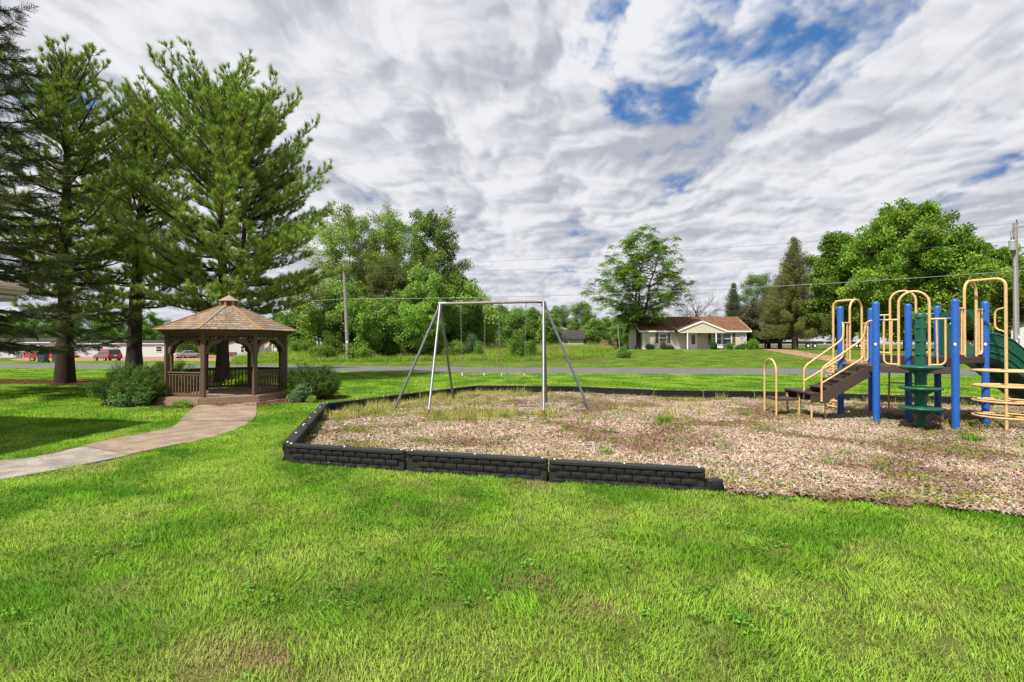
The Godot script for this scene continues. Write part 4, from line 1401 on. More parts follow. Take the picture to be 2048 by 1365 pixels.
	for k in lf.size():
		var q = lf[k]
		leafy_tree("yard_tree", q[4], "tree", on(q[0], q[1]), {"seed": 90 + k, "H": q[2], "R": q[3], "cb": 0.8, "nb": 30, "kind": "round", "mesh": T.maple, "col": Color(0.192, 0.335, 0.077) * lerpf(0.85, 1.1, rng.randf()), "clumps": 4, "spread": 0.9, "trunk": 0.14, "scale": 1.2}, g)

func make_shrubs() -> void:
	var jc := Color(0.135, 0.255, 0.043)
	juniper("large spreading juniper at the stair side corner of the gazebo bed", Vector3(-10.15, 0, -13.35), 1.5, 1.3, 0.88, 201, jc)
	juniper("juniper growing against the gazebo railing behind the leafy shrub", Vector3(-10.25, 0, -14.9), 1.4, 1.3, 0.92, 202, jc * 0.9)
	juniper("low juniper on the pine side of the gazebo bed", Vector3(-11.0, 0, -14.3), 0.9, 0.9, 0.6, 204, jc * 1.05)
	juniper("rounded dark juniper on the swing side of the gazebo", Vector3(-5.8, 0, -14.55), 1.15, 1.15, 0.80, 203, jc * 0.72)
	bush("leafy_shrub", "small pale leaved shrub in front of the big junipers", Vector3(-9.75, 0, -12.85), 0.8, 0.55, 211, Color(0.195, 0.315, 0.121), T.small, 190)
	bush("leafy_shrub", "thin grey green shrub in front of the rounded dark juniper", Vector3(-5.85, 0, -13.75), 0.6, 0.55, 212, Color(0.210, 0.300, 0.162), T.small, 110)
	bush("flowering_plant", "low yellow green plants seen through the back railing of the gazebo", Vector3(-9.0, 0, -17.0), 1.6, 0.5, 213, Color(0.375, 0.495, 0.061), T.small, 220)
	bush("weedy_plant", "tiny weeds at the path corner of the gazebo base", Vector3(-8.35, 0, -12.75), 0.55, 0.14, 214, Color(0.255, 0.405, 0.081), T.small, 50, 0.6)
	bush("weedy_plant", "small yellow flowered weeds at the lawn edge of the gazebo bed", Vector3(-5.5, 0, -13.6), 0.3, 0.22, 215, Color(0.300, 0.420, 0.081), T.small, 40, 0.6)
	bush("meadow_bush", "grey green bush in the meadow behind the swing at the gazebo end", on(942, 46), 1.6, 2.2, 221, Color(0.128, 0.180, 0.092), T.shrub, 150, 1.0, "bushes standing in the meadow")
	bush("meadow_bush", "bright green sapling against the grey green bush", on(956, 45), 0.9, 1.5, 222, Color(0.180, 0.345, 0.061), T.shrub, 70, 0.9, "bushes standing in the meadow")
	bush("meadow_bush", "round dark green bush in the meadow behind the swing at the play structure end", on(1043, 46), 2.6, 2.2, 223, Color(0.15, 0.27, 0.04), T.shrub, 260, 1.0, "bushes standing in the meadow")
	bush("meadow_bush", "light green bush at the foot of the thin metal pole", on(1246, 45), 1.3, 1.0, 224, Color(0.165, 0.315, 0.061), T.shrub, 80, 1.0, "bushes standing in the meadow")
	g_house_shrubs()
	var g := "undergrowth below the copse"
	for q in [[640, 43, 2.2, 1.3, "leafy undergrowth near the leaning tree"], [665, 45, 2.4, 2.2, "tall undergrowth on the gazebo side of the utility pole"], [715, 42.5, 2.0, 1.5, "undergrowth at the foot of the utility pole"], [775, 46, 2.8, 1.8, "undergrowth beneath the pale crooked stems"], [880, 47, 2.8, 1.8, "dark undergrowth under the aspen"], [905, 46, 2.2, 1.6, "brambles behind the gazebo end swing leg"], [610, 50, 3.0, 1.6, "shrubs by the green roofed shed"], [845, 48, 2.6, 2.2, "undergrowth behind the bright small maple"]]:
		bush("undergrowth", q[4], on(q[0], q[1]), q[2], q[3], 230 + int(q[0]), Color(0.21, 0.32, 0.06) * rng.randf_range(0.75, 1.2), T.shrub, 190, 1.15, g)
	bush("roadside_bush", "round light green bush near the white sided house", on(1945, 48), 2.6, 1.5, 261, Color(0.180, 0.330, 0.061), T.shrub, 150, 1.0)

func g_house_shrubs() -> void:
	var hs := [[1301, 63.6, 1.3, 0.95, Color(0.068, 0.128, 0.051), "clipped dark shrub under the corner of the cream house"], [1330, 63.4, 1.1, 1.5, Color(0.180, 0.180, 0.105), "open twiggy shrub under the single window"], [1338, 63.2, 1.5, 0.5, Color(0.068, 0.150, 0.041), "low dark mound of leaves under the single window"], [1427, 63.2, 1.0, 1.5, Color(0.090, 0.180, 0.061), "evergreen shrub beside the porch post by the double window"], [1460, 63.2, 0.7, 0.9, Color(0.180, 0.315, 0.061), "small green shrub under the double window"], [1482, 63.0, 1.6, 0.7, Color(0.105, 0.210, 0.051), "low shrub at the foot of the satellite dish"], [1500, 63.6, 1.9, 1.7, Color(0.195, 0.390, 0.061), "bright leafy shrub past the house corner"]]
	for k in hs.size():
		var q = hs[k]
		bush("house_shrub", q[5], on(q[0], q[1]), q[2], q[3], 280 + k, q[4], T.small, 150, 1.6, "shrubs along the cream house")

# ------------------------------------------------------------------ plastic border of the play area
const BORDER := [[2.12, 5.47], [0.43, 5.87], [-1.33, 6.32], [-3.05, 6.78], [-3.47, 8.34], [-3.89, 9.9], [-4.3, 11.45], [-3.3, 13.05], [-2.28, 14.68], [-1.25, 16.3], [0.4, 16.25], [2.0, 16.15], [3.1, 15.4], [4.2, 14.8], [5.6, 14.62], [7.0, 14.45], [8.6, 13.88], [10.2, 13.3], [11.8, 12.66], [13.3, 11.95], [14.8, 11.2]]

func rough_brick(size: Vector3, r: RandomNumberGenerator) -> ArrayMesh:     # split-faced block, rough front on +z
	var mb := MB.new()
	var nx := 4
	var ny := 3
	var pt := []
	for j in ny + 1:
		for i in nx + 1:
			var e := i == 0 or j == 0 or i == nx or j == ny
			pt.append(Vector3((float(i) / nx - 0.5) * size.x, (float(j) / ny - 0.5) * size.y, size.z / 2.0 - (0.009 if e else r.randf_range(-0.005, 0.006))))
	for j in ny:
		for i in nx:
			var a := j * (nx + 1) + i
			mb.quad_o(pt[a], pt[a + 1], pt[a + nx + 2], pt[a + nx + 1], Vector3.BACK)
	var h := size / 2.0
	var z0 := -h.z
	var z1 := h.z - 0.009
	for q in [[Vector3(-h.x, -h.y, 0), Vector3(h.x, -h.y, 0), Vector3.DOWN], [Vector3(-h.x, h.y, 0), Vector3(h.x, h.y, 0), Vector3.UP], [Vector3(-h.x, -h.y, 0), Vector3(-h.x, h.y, 0), Vector3.LEFT], [Vector3(h.x, -h.y, 0), Vector3(h.x, h.y, 0), Vector3.RIGHT]]:
		mb.quad_o(q[0] + Vector3(0, 0, z0), q[1] + Vector3(0, 0, z0), q[1] + Vector3(0, 0, z1), q[0] + Vector3(0, 0, z1), q[2])
	return mb.mesh(M.border_brick)

func make_border() -> void:
	var r := RandomNumberGenerator.new()
	r.seed = 31
	var bricks := []
	for k in 5: bricks.append(rough_brick(Vector3(0.160, 0.069, 0.03), r))
	var bolt := MB.new()
	bolt.lathe(Transform3D(), [Vector2(0.017, 0.0), Vector2(0.02, 0.006), Vector2(0.017, 0.014), Vector2(0.008, 0.019), Vector2(0.0, 0.02)], 12, true)
	var bolt_mesh := bolt.mesh(M.steel)
	var names := {0: "front border timber with the rounded free end beside the grass", 1: "front border timber in the middle of the three facing the lawn", 2: "front border timber meeting the corner nearest the concrete path", 3: "border timber running from the front corner towards the gazebo", 4: "middle border timber of the run along the lawn by the path", 5: "border timber ending at the bend nearest the gazebo"}
	for k in BORDER.size() - 1:
		var a := Vector3(BORDER[k][0], 0, -BORDER[k][1])
		var b := Vector3(BORDER[k + 1][0], 0, -BORDER[k + 1][1])
		var L := a.distance_to(b)
		var x := (b - a).normalized()
		var z := x.cross(Vector3.UP)                    # one long side
		var ords := ["first", "second", "third", "fourth", "fifth", "sixth", "seventh", "eighth", "ninth", "tenth", "eleventh", "twelfth", "thirteenth", "fourteenth"]
		var label: String = names.get(k, "")
		if k >= 6 and k < 9: label = "%s black border timber past the bend nearest the gazebo" % ords[k - 6]
		elif k >= 9: label = "%s black border timber of the far edge, counted from its corner behind the swings" % ords[k - 9]
		var t := thing("border_timber", "black brick patterned " + label if k < 6 else label, "border", (a + b) / 2.0, 0.0, "black timbers edging the play area")
		t.transform = Transform3D(Basis(x, Vector3.UP, z), (a + b) / 2.0 + Vector3(0, rng.randf_range(-0.006, 0.006), 0))
		var wd := 0.125
		var hh := 0.25
		var core := MB.new()
		core.bx(Vector3(0, 0.11, 0), Vector3(L - 0.03, 0.24, wd - 0.055), 0.008)
		part(t, "core", core, M.border_plastic)
		# cap with rounded ends
		var cap := MB.new()
		var poly := []
		for s in 9:
			var an := -PI / 2 + PI * s / 8.0
			poly.append(Vector2((L / 2.0 - 0.075) + cos(an) * 0.066, sin(an) * 0.075))
		for s in 9:
			var an := PI / 2 + PI * s / 8.0
			poly.append(Vector2(-(L / 2.0 - 0.075) + cos(an) * 0.066, sin(an) * 0.075))
		cap.slab(poly, hh - 0.028, hh - 0.005)
		var p2 := []
		for p in poly: p2.append(p * Vector2(1.0 - 0.008 / L, 0.92))
		cap.slab(p2, hh - 0.005, hh)
		part(t, "cap", cap, M.border_plastic)
		for sd in [1.0, -1.0]:
			for row in 3:
				var y := 0.182 - row * 0.079
				var s := 0.172
				var off := 0.0 if row % 2 == 0 else 0.086
				var xx := -L / 2.0 + 0.095 + off
				while xx < L / 2.0 - 0.09:
					var o := Transform3D(Basis() if sd > 0 else Basis(Vector3.UP, PI), Vector3(xx, y, sd * (wd / 2.0 - 0.012)))
					if k < 6: part(t, "brick", bricks[r.randi() % 5], null, o)
					else:
						core.col = Color.WHITE
						if not t.has_meta("far"): t.set_meta("far", MB.new())
						t.get_meta("far").box(o, Vector3(0.160, 0.069, 0.03), 0.006)
					xx += s
		if t.has_meta("far"):
			part(t, "brick_face", t.get_meta("far"), M.border_brick).set_meta("kind", "stuff")
			t.remove_meta("far")
		for s in [-0.46, 0.0, 0.46]:
			part(t, "bolt", bolt_mesh, null, Transform3D(Basis(), Vector3(s * L, hh + rng.randf_range(-0.002, 0.004), 0)))
	# loose end block of the next timber
	var e := thing("border_block", "single black split faced block at the free end of the front border", "block", Vector3(2.19, 0, -5.44), 0.22)
	var em := MB.new()
	em.bx(Vector3(0, 0.06, 0), Vector3(0.16, 0.16, 0.10), 0.012)
	part(e, "body", em, M.border_plastic)
	part(e, "brick", bricks[2], null, Transform3D(Basis.from_scale(Vector3(0.9, 1.5, 1)), Vector3(0, 0.075, 0.06)))
	part(e, "brick", bricks[1], null, Transform3D(Basis(Vector3.UP, PI / 2) * Basis.from_scale(Vector3(0.5, 1.5, 1)), Vector3(0.085, 0.075, 0)))

# ------------------------------------------------------------------ gazebo
func make_gazebo() -> void:
	var r := RandomNumberGenerator.new()
	r.seed = 42
	var G := thing("gazebo", "octagonal brown wooden gazebo with shingled roof and small cupola", "gazebo", Vector3(-8.35, 0, -14.74), atan2(0.504, 0.864))
	var W = M.gazebo_wood
	var R := 1.58
	var dk := 0.17
	var post := func(k, rad): return Vector3(sin(deg_to_rad(22.5 + 45.0 * k)) * rad, 0, cos(deg_to_rad(22.5 + 45.0 * k)) * rad)
	# concrete pad
	var pad := MB.new()
	var pp := []
	for k in 8: pp.append(Vector2(post.call(k, 1.96).x, post.call(k, 1.96).z))
	pad.slab(pp, -0.05, 0.028)
	part(G, "pad", pad, M.concrete)
	# rim boards, two tiers
	for k in 8:
		for tier in 2:
			var rad := 1.84 - tier * 0.03
			var a: Vector3 = post.call(k, rad)
			var b: Vector3 = post.call(k + 1, rad)
			var m := MB.new()
			var y := 0.064 + tier * 0.0735
			var dv := (b - a).normalized() * 0.004
			m.beam(a + dv + Vector3(0, y, 0), b - dv + Vector3(0, y, 0), 0.035, 0.07, 0.004)
			part(G, "rim_board", m, M.gazebo_deck)
	# floor planks
	var oct := PackedVector2Array()
	for k in 8: oct.append(Vector2(post.call(k, 1.82).x, post.call(k, 1.82).z))
	var z := -1.74
	while z < 1.74:
		for piece in Geometry2D.intersect_polygons(PackedVector2Array([Vector2(-3, z), Vector2(3, z), Vector2(3, z + 0.133), Vector2(-3, z + 0.133)]), oct):
			var m := MB.new()
			m.slab(piece, dk + 0.006, dk + 0.03)
			part(G, "floor_plank", m, M.gazebo_deck)
		z += 0.139
	var fy := dk + 0.03
	for k in 8:
		var p: Vector3 = post.call(k, R)
		var m := MB.new()
		m.box(Transform3D(Basis(Vector3.UP, deg_to_rad(22.5 + 45.0 * k)), Vector3(p.x, (fy + 1.87) / 2.0, p.z)), Vector3(0.105, 1.87 - fy, 0.105), 0.008)
		part(G, "post", m, W)
	var bal := MB.new()
	bal.bx(Vector3.ZERO, Vector3(0.036, 0.52, 0.03), 0.004)
	var bal_mesh := bal.mesh(W)
	for k in 8:     # side k runs from post k to post k+1; side 7 is the open front
		var a: Vector3 = post.call(k, R)
		var b: Vector3 = post.call(k + 1, R)
		var dv := (b - a).normalized()
		var len_ := a.distance_to(b)
		var a2 := a + dv * 0.055
		var b2 := b - dv * 0.055
		var turn := atan2(-dv.z, dv.x)
		if k != 7:
			var m := MB.new()
			m.beam(a2 + Vector3(0, 0.845, 0), b2 + Vector3(0, 0.845, 0), 0.085, 0.035, 0.006)
			m.beam(a2 + Vector3(0, 0.80, 0), b2 + Vector3(0, 0.80, 0), 0.035, 0.055, 0.004)
			var rail := part(G, "railing", m, W)
			m = MB.new()
			m.beam(a2 + Vector3(0, 0.265, 0), b2 + Vector3(0, 0.265, 0), 0.04, 0.07, 0.004)
			part(rail, "bottom_rail", m, W)
			var nbal := 11
			for s in nbal:
				var p := a2.lerp(b2, (s + 0.5) / nbal)
				part(rail, "baluster", bal_mesh, null, Transform3D(Basis(Vector3.UP, turn), Vector3(p.x, 0.545, p.z)))
		# frieze of small pickets between two bars
		var fm := MB.new()
		fm.beam(a2 + Vector3(0, 1.845, 0), b2 + Vector3(0, 1.845, 0), 0.045, 0.04, 0.003)
		fm.beam(a2 + Vector3(0, 1.725, 0), b2 + Vector3(0, 1.725, 0), 0.045, 0.035, 0.003)
		var fr := part(G, "frieze", fm, W)
		var pk := MB.new()
		pk.bx(Vector3.ZERO, Vector3(0.042, 0.087, 0.02))
		var pkm := pk.mesh(W)
		for s in 11: part(fr, "picket", pkm, null, Transform3D(Basis(Vector3.UP, turn), a2.lerp(b2, (s + 0.5) / 11.0) + Vector3(0, 1.784, 0)))
		# curved brackets
		for sg in [0, 1]:
			var bm := MB.new()
			var poly := [Vector2(0, -0.37), Vector2(0.035, -0.37), Vector2(0.075, -0.31), Vector2(0.085, -0.25), Vector2(0.12, -0.18), Vector2(0.19, -0.12), Vector2(0.25, -0.095), Vector2(0.31, -0.085), Vector2(0.36, -0.04), Vector2(0.36, 0.0), Vector2(0.24, 0.0), Vector2(0.15, -0.03), Vector2(0.075, -0.08), Vector2(0.02, -0.16), Vector2(0.0, -0.22)]
			var o: Vector3 = a2 if sg == 0 else b2
			var xd := dv if sg == 0 else -dv
			bm.prism(Transform3D(Basis(xd, Vector3.UP, xd.cross(Vector3.UP)), o + Vector3(0, 1.708, 0)), poly, 0.038)
			part(G, "bracket", bm, W)
		# fascia under the eave
		var e0: Vector3 = post.call(k, 1.81)
		var e1: Vector3 = post.call(k + 1, 1.81)
		var f0: Vector3 = post.call(k, 1.64)
		var f1: Vector3 = post.call(k + 1, 1.64)
		var sm := MB.new()
		var out := (a + b).normalized()
		sm.quad_o(e0 + Vector3(0, 1.965, 0), e1 + Vector3(0, 1.965, 0), f1 + Vector3(0, 1.86, 0), f0 + Vector3(0, 1.86, 0), out)
		sm.quad_o(f0 + Vector3(0, 1.86, 0), f1 + Vector3(0, 1.86, 0), f1 * 0.9 + Vector3(0, 1.87, 0), f0 * 0.9 + Vector3(0, 1.87, 0), Vector3.DOWN)
		sm.quad_o(e0 + Vector3(0, 1.968, 0), e1 + Vector3(0, 1.968, 0), f1 * 0.9 + Vector3(0, 1.90, 0), f0 * 0.9 + Vector3(0, 1.90, 0), Vector3.UP)
		part(G, "fascia", sm, W)
	# roof: deck, shingles, hips
	var Re := 1.90
	var ye := 1.975
	var rt := 0.24
	var yt := 2.69
	var deck := MB.new()
	for k in 8:
		deck.quad_o(post.call(k, Re - 0.02) + Vector3(0, ye, 0), post.call(k + 1, Re - 0.02) + Vector3(0, ye, 0), post.call(k + 1, rt) + Vector3(0, yt, 0), post.call(k, rt) + Vector3(0, yt, 0), Vector3.UP)
	var roof := part(G, "roof", deck, W)
	var unit := MB.new()
	unit.bx(Vector3(0, 0.5, 0), Vector3(1, 1, 1), 0.0)
	var shakes := []
	for q in 6: shakes.append(unit.mesh(M["shake%d" % q]))
	var rest := MB.new()
	for k in 8:
		var a: Vector3 = post.call(k, Re) + Vector3(0, ye, 0)
		var b: Vector3 = post.call(k + 1, Re) + Vector3(0, ye, 0)
		var c: Vector3 = post.call(k, rt) + Vector3(0, yt, 0)
		var d: Vector3 = post.call(k + 1, rt) + Vector3(0, yt, 0)
		var xa := (b - a).normalized()
		var upv := ((c + d) / 2.0 - (a + b) / 2.0)
		var sl := upv.length()
		var ya := upv.normalized()
		var na := xa.cross(ya).normalized()
		if na.y < 0: na = -na
		var rows := 11
		var near: bool = k in [5, 6, 7, 0]
		for row in rows:
			var v0 := float(row) / rows
			var l := a.lerp(c, v0)
			var w := a.distance_to(b) * (1.0 - v0) + c.distance_to(d) * v0
			var s := -r.randf_range(0.0, 0.1)
			while s < w:
				var sw := r.randf_range(0.13, 0.23)
				var s0 := maxf(s, 0.0)
				var s1 := minf(s + sw, w)
				s += sw
				if s1 - s0 < 0.03: continue
				var jit := r.randf_range(-0.008, 0.008)
				var h := sl / rows * 1.25
				# butt end is thick and proud, head end tucks under the next course
				var yy := (ya - na * 0.07).normalized()
				var nn := na
				var bs := Basis(xa * (s1 - s0 - 0.01), yy * h, nn * 0.02)
				var o := l + xa * (s0 + s1) / 2.0 - ya * (0.012 + jit) + na * 0.024
				if near: part(roof, "shingle", shakes[r.randi() % 6], null, Transform3D(bs, o))
				else:
					rest.box(Transform3D(Basis(xa, yy, nn), o + yy * h * 0.5), Vector3(s1 - s0 - 0.01, h, 0.02))
		var hip := MB.new()
		hip.beam(a - (c - a).normalized() * 0.02 + Vector3(0, 0.038, 0), c + Vector3(0, 0.042, 0), 0.075, 0.016, 0.004)
		part(roof, "hip_cap", hip, M.shake2 if k % 2 == 0 else M.shake1)
	part(roof, "back_shingles", rest, M.shake1).set_meta("kind", "stuff")
	# cupola
	var cm := MB.new()
	for k in 8:
		var a: Vector3 = post.call(k, 0.235)
		cm.box(Transform3D(Basis(Vector3.UP, deg_to_rad(22.5 + 45.0 * k)), Vector3(a.x, 2.775, a.z)), Vector3(0.066, 0.21, 0.05), 0.004)
	var cu := part(G, "cupola", cm, M.cedar)
	for k in 8:
		var m := MB.new()
		var a: Vector3 = post.call(k, 0.225)
		var b: Vector3 = post.call(k + 1, 0.225)
		m.beam(a + Vector3(0, 2.775, 0), b + Vector3(0, 2.775, 0), 0.012, 0.2)
		part(cu, "louver_panel", m, W)
	var ct := MB.new()
	for k in 8:
		for tier in 2:
			var r0 := 0.30 - tier * 0.13
			var r1 := 0.155 - tier * 0.13
			var y0 := 2.875 + tier * 0.078
			ct.quad_o(post.call(k, r0) + Vector3(0, y0, 0), post.call(k + 1, r0) + Vector3(0, y0, 0), post.call(k + 1, r1) + Vector3(0, y0 + 0.085, 0), post.call(k, r1) + Vector3(0, y0 + 0.085, 0), Vector3.UP + post.call(k, 1.0))
			ct.quad_o(post.call(k, r0) + Vector3(0, y0, 0), post.call(k + 1, r0) + Vector3(0, y0, 0), post.call(k + 1, r0) + Vector3(0, y0 - 0.014, 0), post.call(k, r0) + Vector3(0, y0 - 0.014, 0), post.call(k, 1.0))
		ct.tri_o(post.call(k, 0.30) + Vector3(0, 2.861, 0), post.call(k + 1, 0.30) + Vector3(0, 2.861, 0), Vector3(0, 2.861, 0), Vector3.DOWN)
	part(cu, "cupola_roof", ct, M.shake4)
	var fn := MB.new()
	fn.lathe(Transform3D(Basis(), Vector3(0, 3.03, 0)), [Vector2(0.028, 0), Vector2(0.026, 0.03), Vector2(0.014, 0.04), Vector2(0.026, 0.06), Vector2(0.024, 0.085), Vector2(0.008, 0.11), Vector2(0.004, 0.15), Vector2(0, 0.16)], 12, true)
	part(cu, "finial", fn, M.shake1)

# ------------------------------------------------------------------ swing set
func chain(mb: MB, a: Vector3, b: Vector3) -> void:
	var n := int(a.distance_to(b) / 0.045)
	var dv := (b - a).normalized()
	for k in n:
		var c := a.lerp(b, (k + 0.5) / n)
		var sd := (Vector3.RIGHT if k % 2 == 0 else Vector3.BACK)
		var pts := []
		for s in 8:
			var an := TAU * s / 8.0
			pts.append(c + dv * cos(an) * 0.029 + sd * sin(an) * 0.012)
		mb.tube(pts, 0.0042, 4, true)

func make_swing() -> void:
	var S := thing("swing_set", "galvanised steel swing frame with rusty top bar and two tripod legs", "swing set", Vector3(-0.5, 0, -12.0))
	var o := Vector3(0.5, 0, 12.0)
	var l := Vector3(-1.72, 2.58, -12.1) + o
	var rr := Vector3(0.73, 2.62, -11.9) + o
	var m := MB.new()
	m.tube([l + (rr - l).normalized() * 0.05, rr - (rr - l).normalized() * 0.05], 0.036, 14)
	part(S, "top_bar", m, M.rusty_pipe)
	var feet := [[l, [Vector3(-2.84, 0, -11.9), Vector3(-1.81, 0, -10.74), Vector3(-1.56, 0, -13.5)]], [rr, [Vector3(0.67, 0, -10.6), Vector3(0.91, 0, -13.15), Vector3(1.86, 0, -11.7)]]]
	for f in feet:
		var top: Vector3 = f[0]
		var into := ((l + rr) / 2.0 - top).normalized()
		for q in f[1]:
			var foot: Vector3 = q + o
			var st := top - into * 0.02 + Vector3(0, -0.02, 0)
			var pts := []
			var hd := (foot - st) * Vector3(1, 0, 1)
			pts = [st + hd.normalized() * 0.01 + Vector3(0, 0.012, 0), st + hd.normalized() * 0.035 + Vector3(0, -0.015, 0), st + (foot - st) * 0.05, foot + Vector3(0, -0.05, 0)]
			m = MB.new()
			m.tube(pts, 0.031, 14)
			var leg := part(S, "leg", m, M.galvanised)
			m = MB.new()
			var low := st.lerp(foot, 0.93)
			m.tube([low, foot + Vector3(0, -0.06, 0)], 0.0318, 14)
			if foot.z > 1.0: part(leg, "rusted_foot", m, M.rust).set_meta("label", "rust eaten foot of the leg")
		m = MB.new()
		m.tube([top - into * 0.06, top + into * 0.13], 0.047, 14)
		m.tube([top + Vector3(0, 0.03, 0), top + Vector3(0, -0.11, 0)], 0.04, 12)
		var fit := part(S, "corner_fitting", m, M.galvanised)
		for q in 2:
			m = MB.new()
			m.tube([top + into * (0.0 + 0.09 * q) + Vector3(0, 0.04, 0), top + into * (0.0 + 0.09 * q) + Vector3(0, 0.062, 0)], 0.012, 6)
			part(fit, "bolt", m, M.rusty_pipe)
	var hang := [922.5, 971.5, 997.5, 1052.5]
	for h in hang:
		var t: float = (h - 883.0) / (1085.0 - 883.0)
		var p := l.lerp(rr, t)
		m = MB.new()
		m.tube([p + Vector3(0, 0.05, 0), p + Vector3(0, -0.07, 0)], 0.011, 8)
		m.bx(p + Vector3(0, -0.09, 0), Vector3(0.02, 0.07, 0.035), 0.004)
		part(S, "hanger", m, M.chain)
	for k in 2:
		var t0: float = (hang[k * 2] - 883.0) / 202.0
		var t1: float = (hang[k * 2 + 1] - 883.0) / 202.0
		var p0 := l.lerp(rr, t0) - o + Vector3(0, -0.11, 0)
		var p1 := l.lerp(rr, t1) - o + Vector3(0, -0.11, 0)
		var at := (p0 + p1) / 2.0
		var sw := thing("swing", ["empty belt swing hanging at the gazebo end of the frame", "empty belt swing hanging at the play structure end of the frame"][k], "swing", Vector3(at.x, 0.83, at.z), 0.0, "belt swings")
		var q0 := Vector3(p0.x + (0.04 if k == 0 else 0.075), 0.86, p0.z)
		var q1 := Vector3(p1.x - (0.025 if k == 0 else 0.04), 0.86, p1.z)
		for c in [[p0, q0], [p1, q1]]:
			m = MB.new()
			chain(m, c[0] - sw.position, c[1] - sw.position)
			part(sw, "chain", m, M.chain)
		m = MB.new()
		var seg := 10
		for s in seg:
			var u0 := float(s) / seg
			var u1 := float(s + 1) / seg
			var y0 := -0.085 * (1.0 - pow(2 * u0 - 1, 2.0))
			var y1 := -0.085 * (1.0 - pow(2 * u1 - 1, 2.0))
			var a: Vector3 = q0.lerp(q1, u0) - sw.position + Vector3(0, y0 - 0.01, 0)
			var b: Vector3 = q0.lerp(q1, u1) - sw.position + Vector3(0, y1 - 0.01, 0)
			var wd := 0.055
			for zz in [-1.0, 1.0]:
				m.quad_o(a + Vector3(0, -0.006, wd * zz), b + Vector3(0, -0.006, wd * zz), b + Vector3(0, 0.006, wd * zz), a + Vector3(0, 0.006, wd * zz), Vector3(0, 0, zz))
			m.quad_o(a + Vector3(0, 0.006, -wd), b + Vector3(0, 0.006, -wd), b + Vector3(0, 0.006, wd), a + Vector3(0, 0.006, wd), Vector3.UP)
			m.quad_o(a + Vector3(0, -0.006, -wd), b + Vector3(0, -0.006, -wd), b + Vector3(0, -0.006, wd), a + Vector3(0, -0.006, wd), Vector3.DOWN)
		part(sw, "belt_seat", m, M.chain)
		for e in [q0, q1]:
			m = MB.new()
			var c: Vector3 = e - sw.position
			m.prism(Transform3D(Basis(Vector3.BACK, Vector3.UP, Vector3.LEFT), c), [Vector2(-0.05, -0.015), Vector2(0.05, -0.015), Vector2(0.008, 0.06), Vector2(-0.008, 0.06)], 0.008)
			part(sw, "triangle_link", m, M.steel)

# ------------------------------------------------------------------ play structure
func arc(c: Vector3, x: Vector3, y: Vector3, rad: float, a0: float, a1: float, n := 8) -> Array:
	var out := []
	for k in n + 1:
		var a := lerpf(a0, a1, float(k) / n)
		out.append(c + x * cos(a) * rad + y * sin(a) * rad)
	return out

func bent(p: Array, rad: float) -> Array:       # a polyline with rounded corners
	var out := [p[0]]
	for k in range(1, p.size() - 1):
		var a: Vector3 = (p[k - 1] - p[k])
		var b: Vector3 = (p[k + 1] - p[k])
		var q := minf(rad, minf(a.length(), b.length()) * 0.49)
		var s: Vector3 = p[k] + a.normalized() * q
		var e: Vector3 = p[k] + b.normalized() * q
		for i in 7:
			var u := i / 6.0
			out.append(s.lerp(p[k], u).lerp(p[k].lerp(e, u), u))
	out.append(p[p.size() - 1])
	return out

func barrier(parent: Node, p0: Vector3, p1: Vector3, yd: float, arch := true) -> void:
	var Y: Material = M.tan_paint
	var dv := (p1 - p0).normalized()
	var L := p0.distance_to(p1)
	var at := func(t, y): return Vector3(p0.x, 0, p0.z) + dv * L * t + Vector3(0, y, 0)
	var a0 := 0.30
	var a1 := 0.69
	var top := yd + 1.43
	var rr: float = (a1 - a0) * L / 2.0
	var m := MB.new()
	var pts := [at.call(a0, yd + 0.01)]
	pts.append_array(arc(at.call((a0 + a1) / 2.0, top - rr), dv, Vector3.UP, rr, PI, 0.0, 14))
	pts.append(at.call(a1, yd + 0.01))
	m.tube(pts, 0.0235, 12)
	part(parent, "arch", m, Y)
	for s in 2:
		var e := 0.105 if s == 0 else 0.885
		var l := a0 if s == 0 else a1
		m = MB.new()
		m.tube(bent([at.call(0.045 if s == 0 else 0.955, yd + 0.90), at.call(l, yd + 0.90)], 0.05), 0.019, 10)
		m.tube(bent([at.call(e, yd + 0.895), at.call(e, yd + 0.045), at.call(l, yd + 0.045)], 0.13), 0.018, 10)
		m.tube([at.call((e + l) / 2.0 + (0.01 if s == 0 else -0.01), yd + 0.89), at.call((e + l) / 2.0, yd + 0.05)], 0.015, 10)
		var lp := part(parent, "guard_loop", m, Y)
		m = MB.new()
		m.tube([at.call(0.03 if s == 0 else 0.97, yd + 0.90), at.call(0.105 if s == 0 else 0.895, yd + 0.90)], 0.0215, 10)
		part(lp, "clamp", m, M.blue_paint)

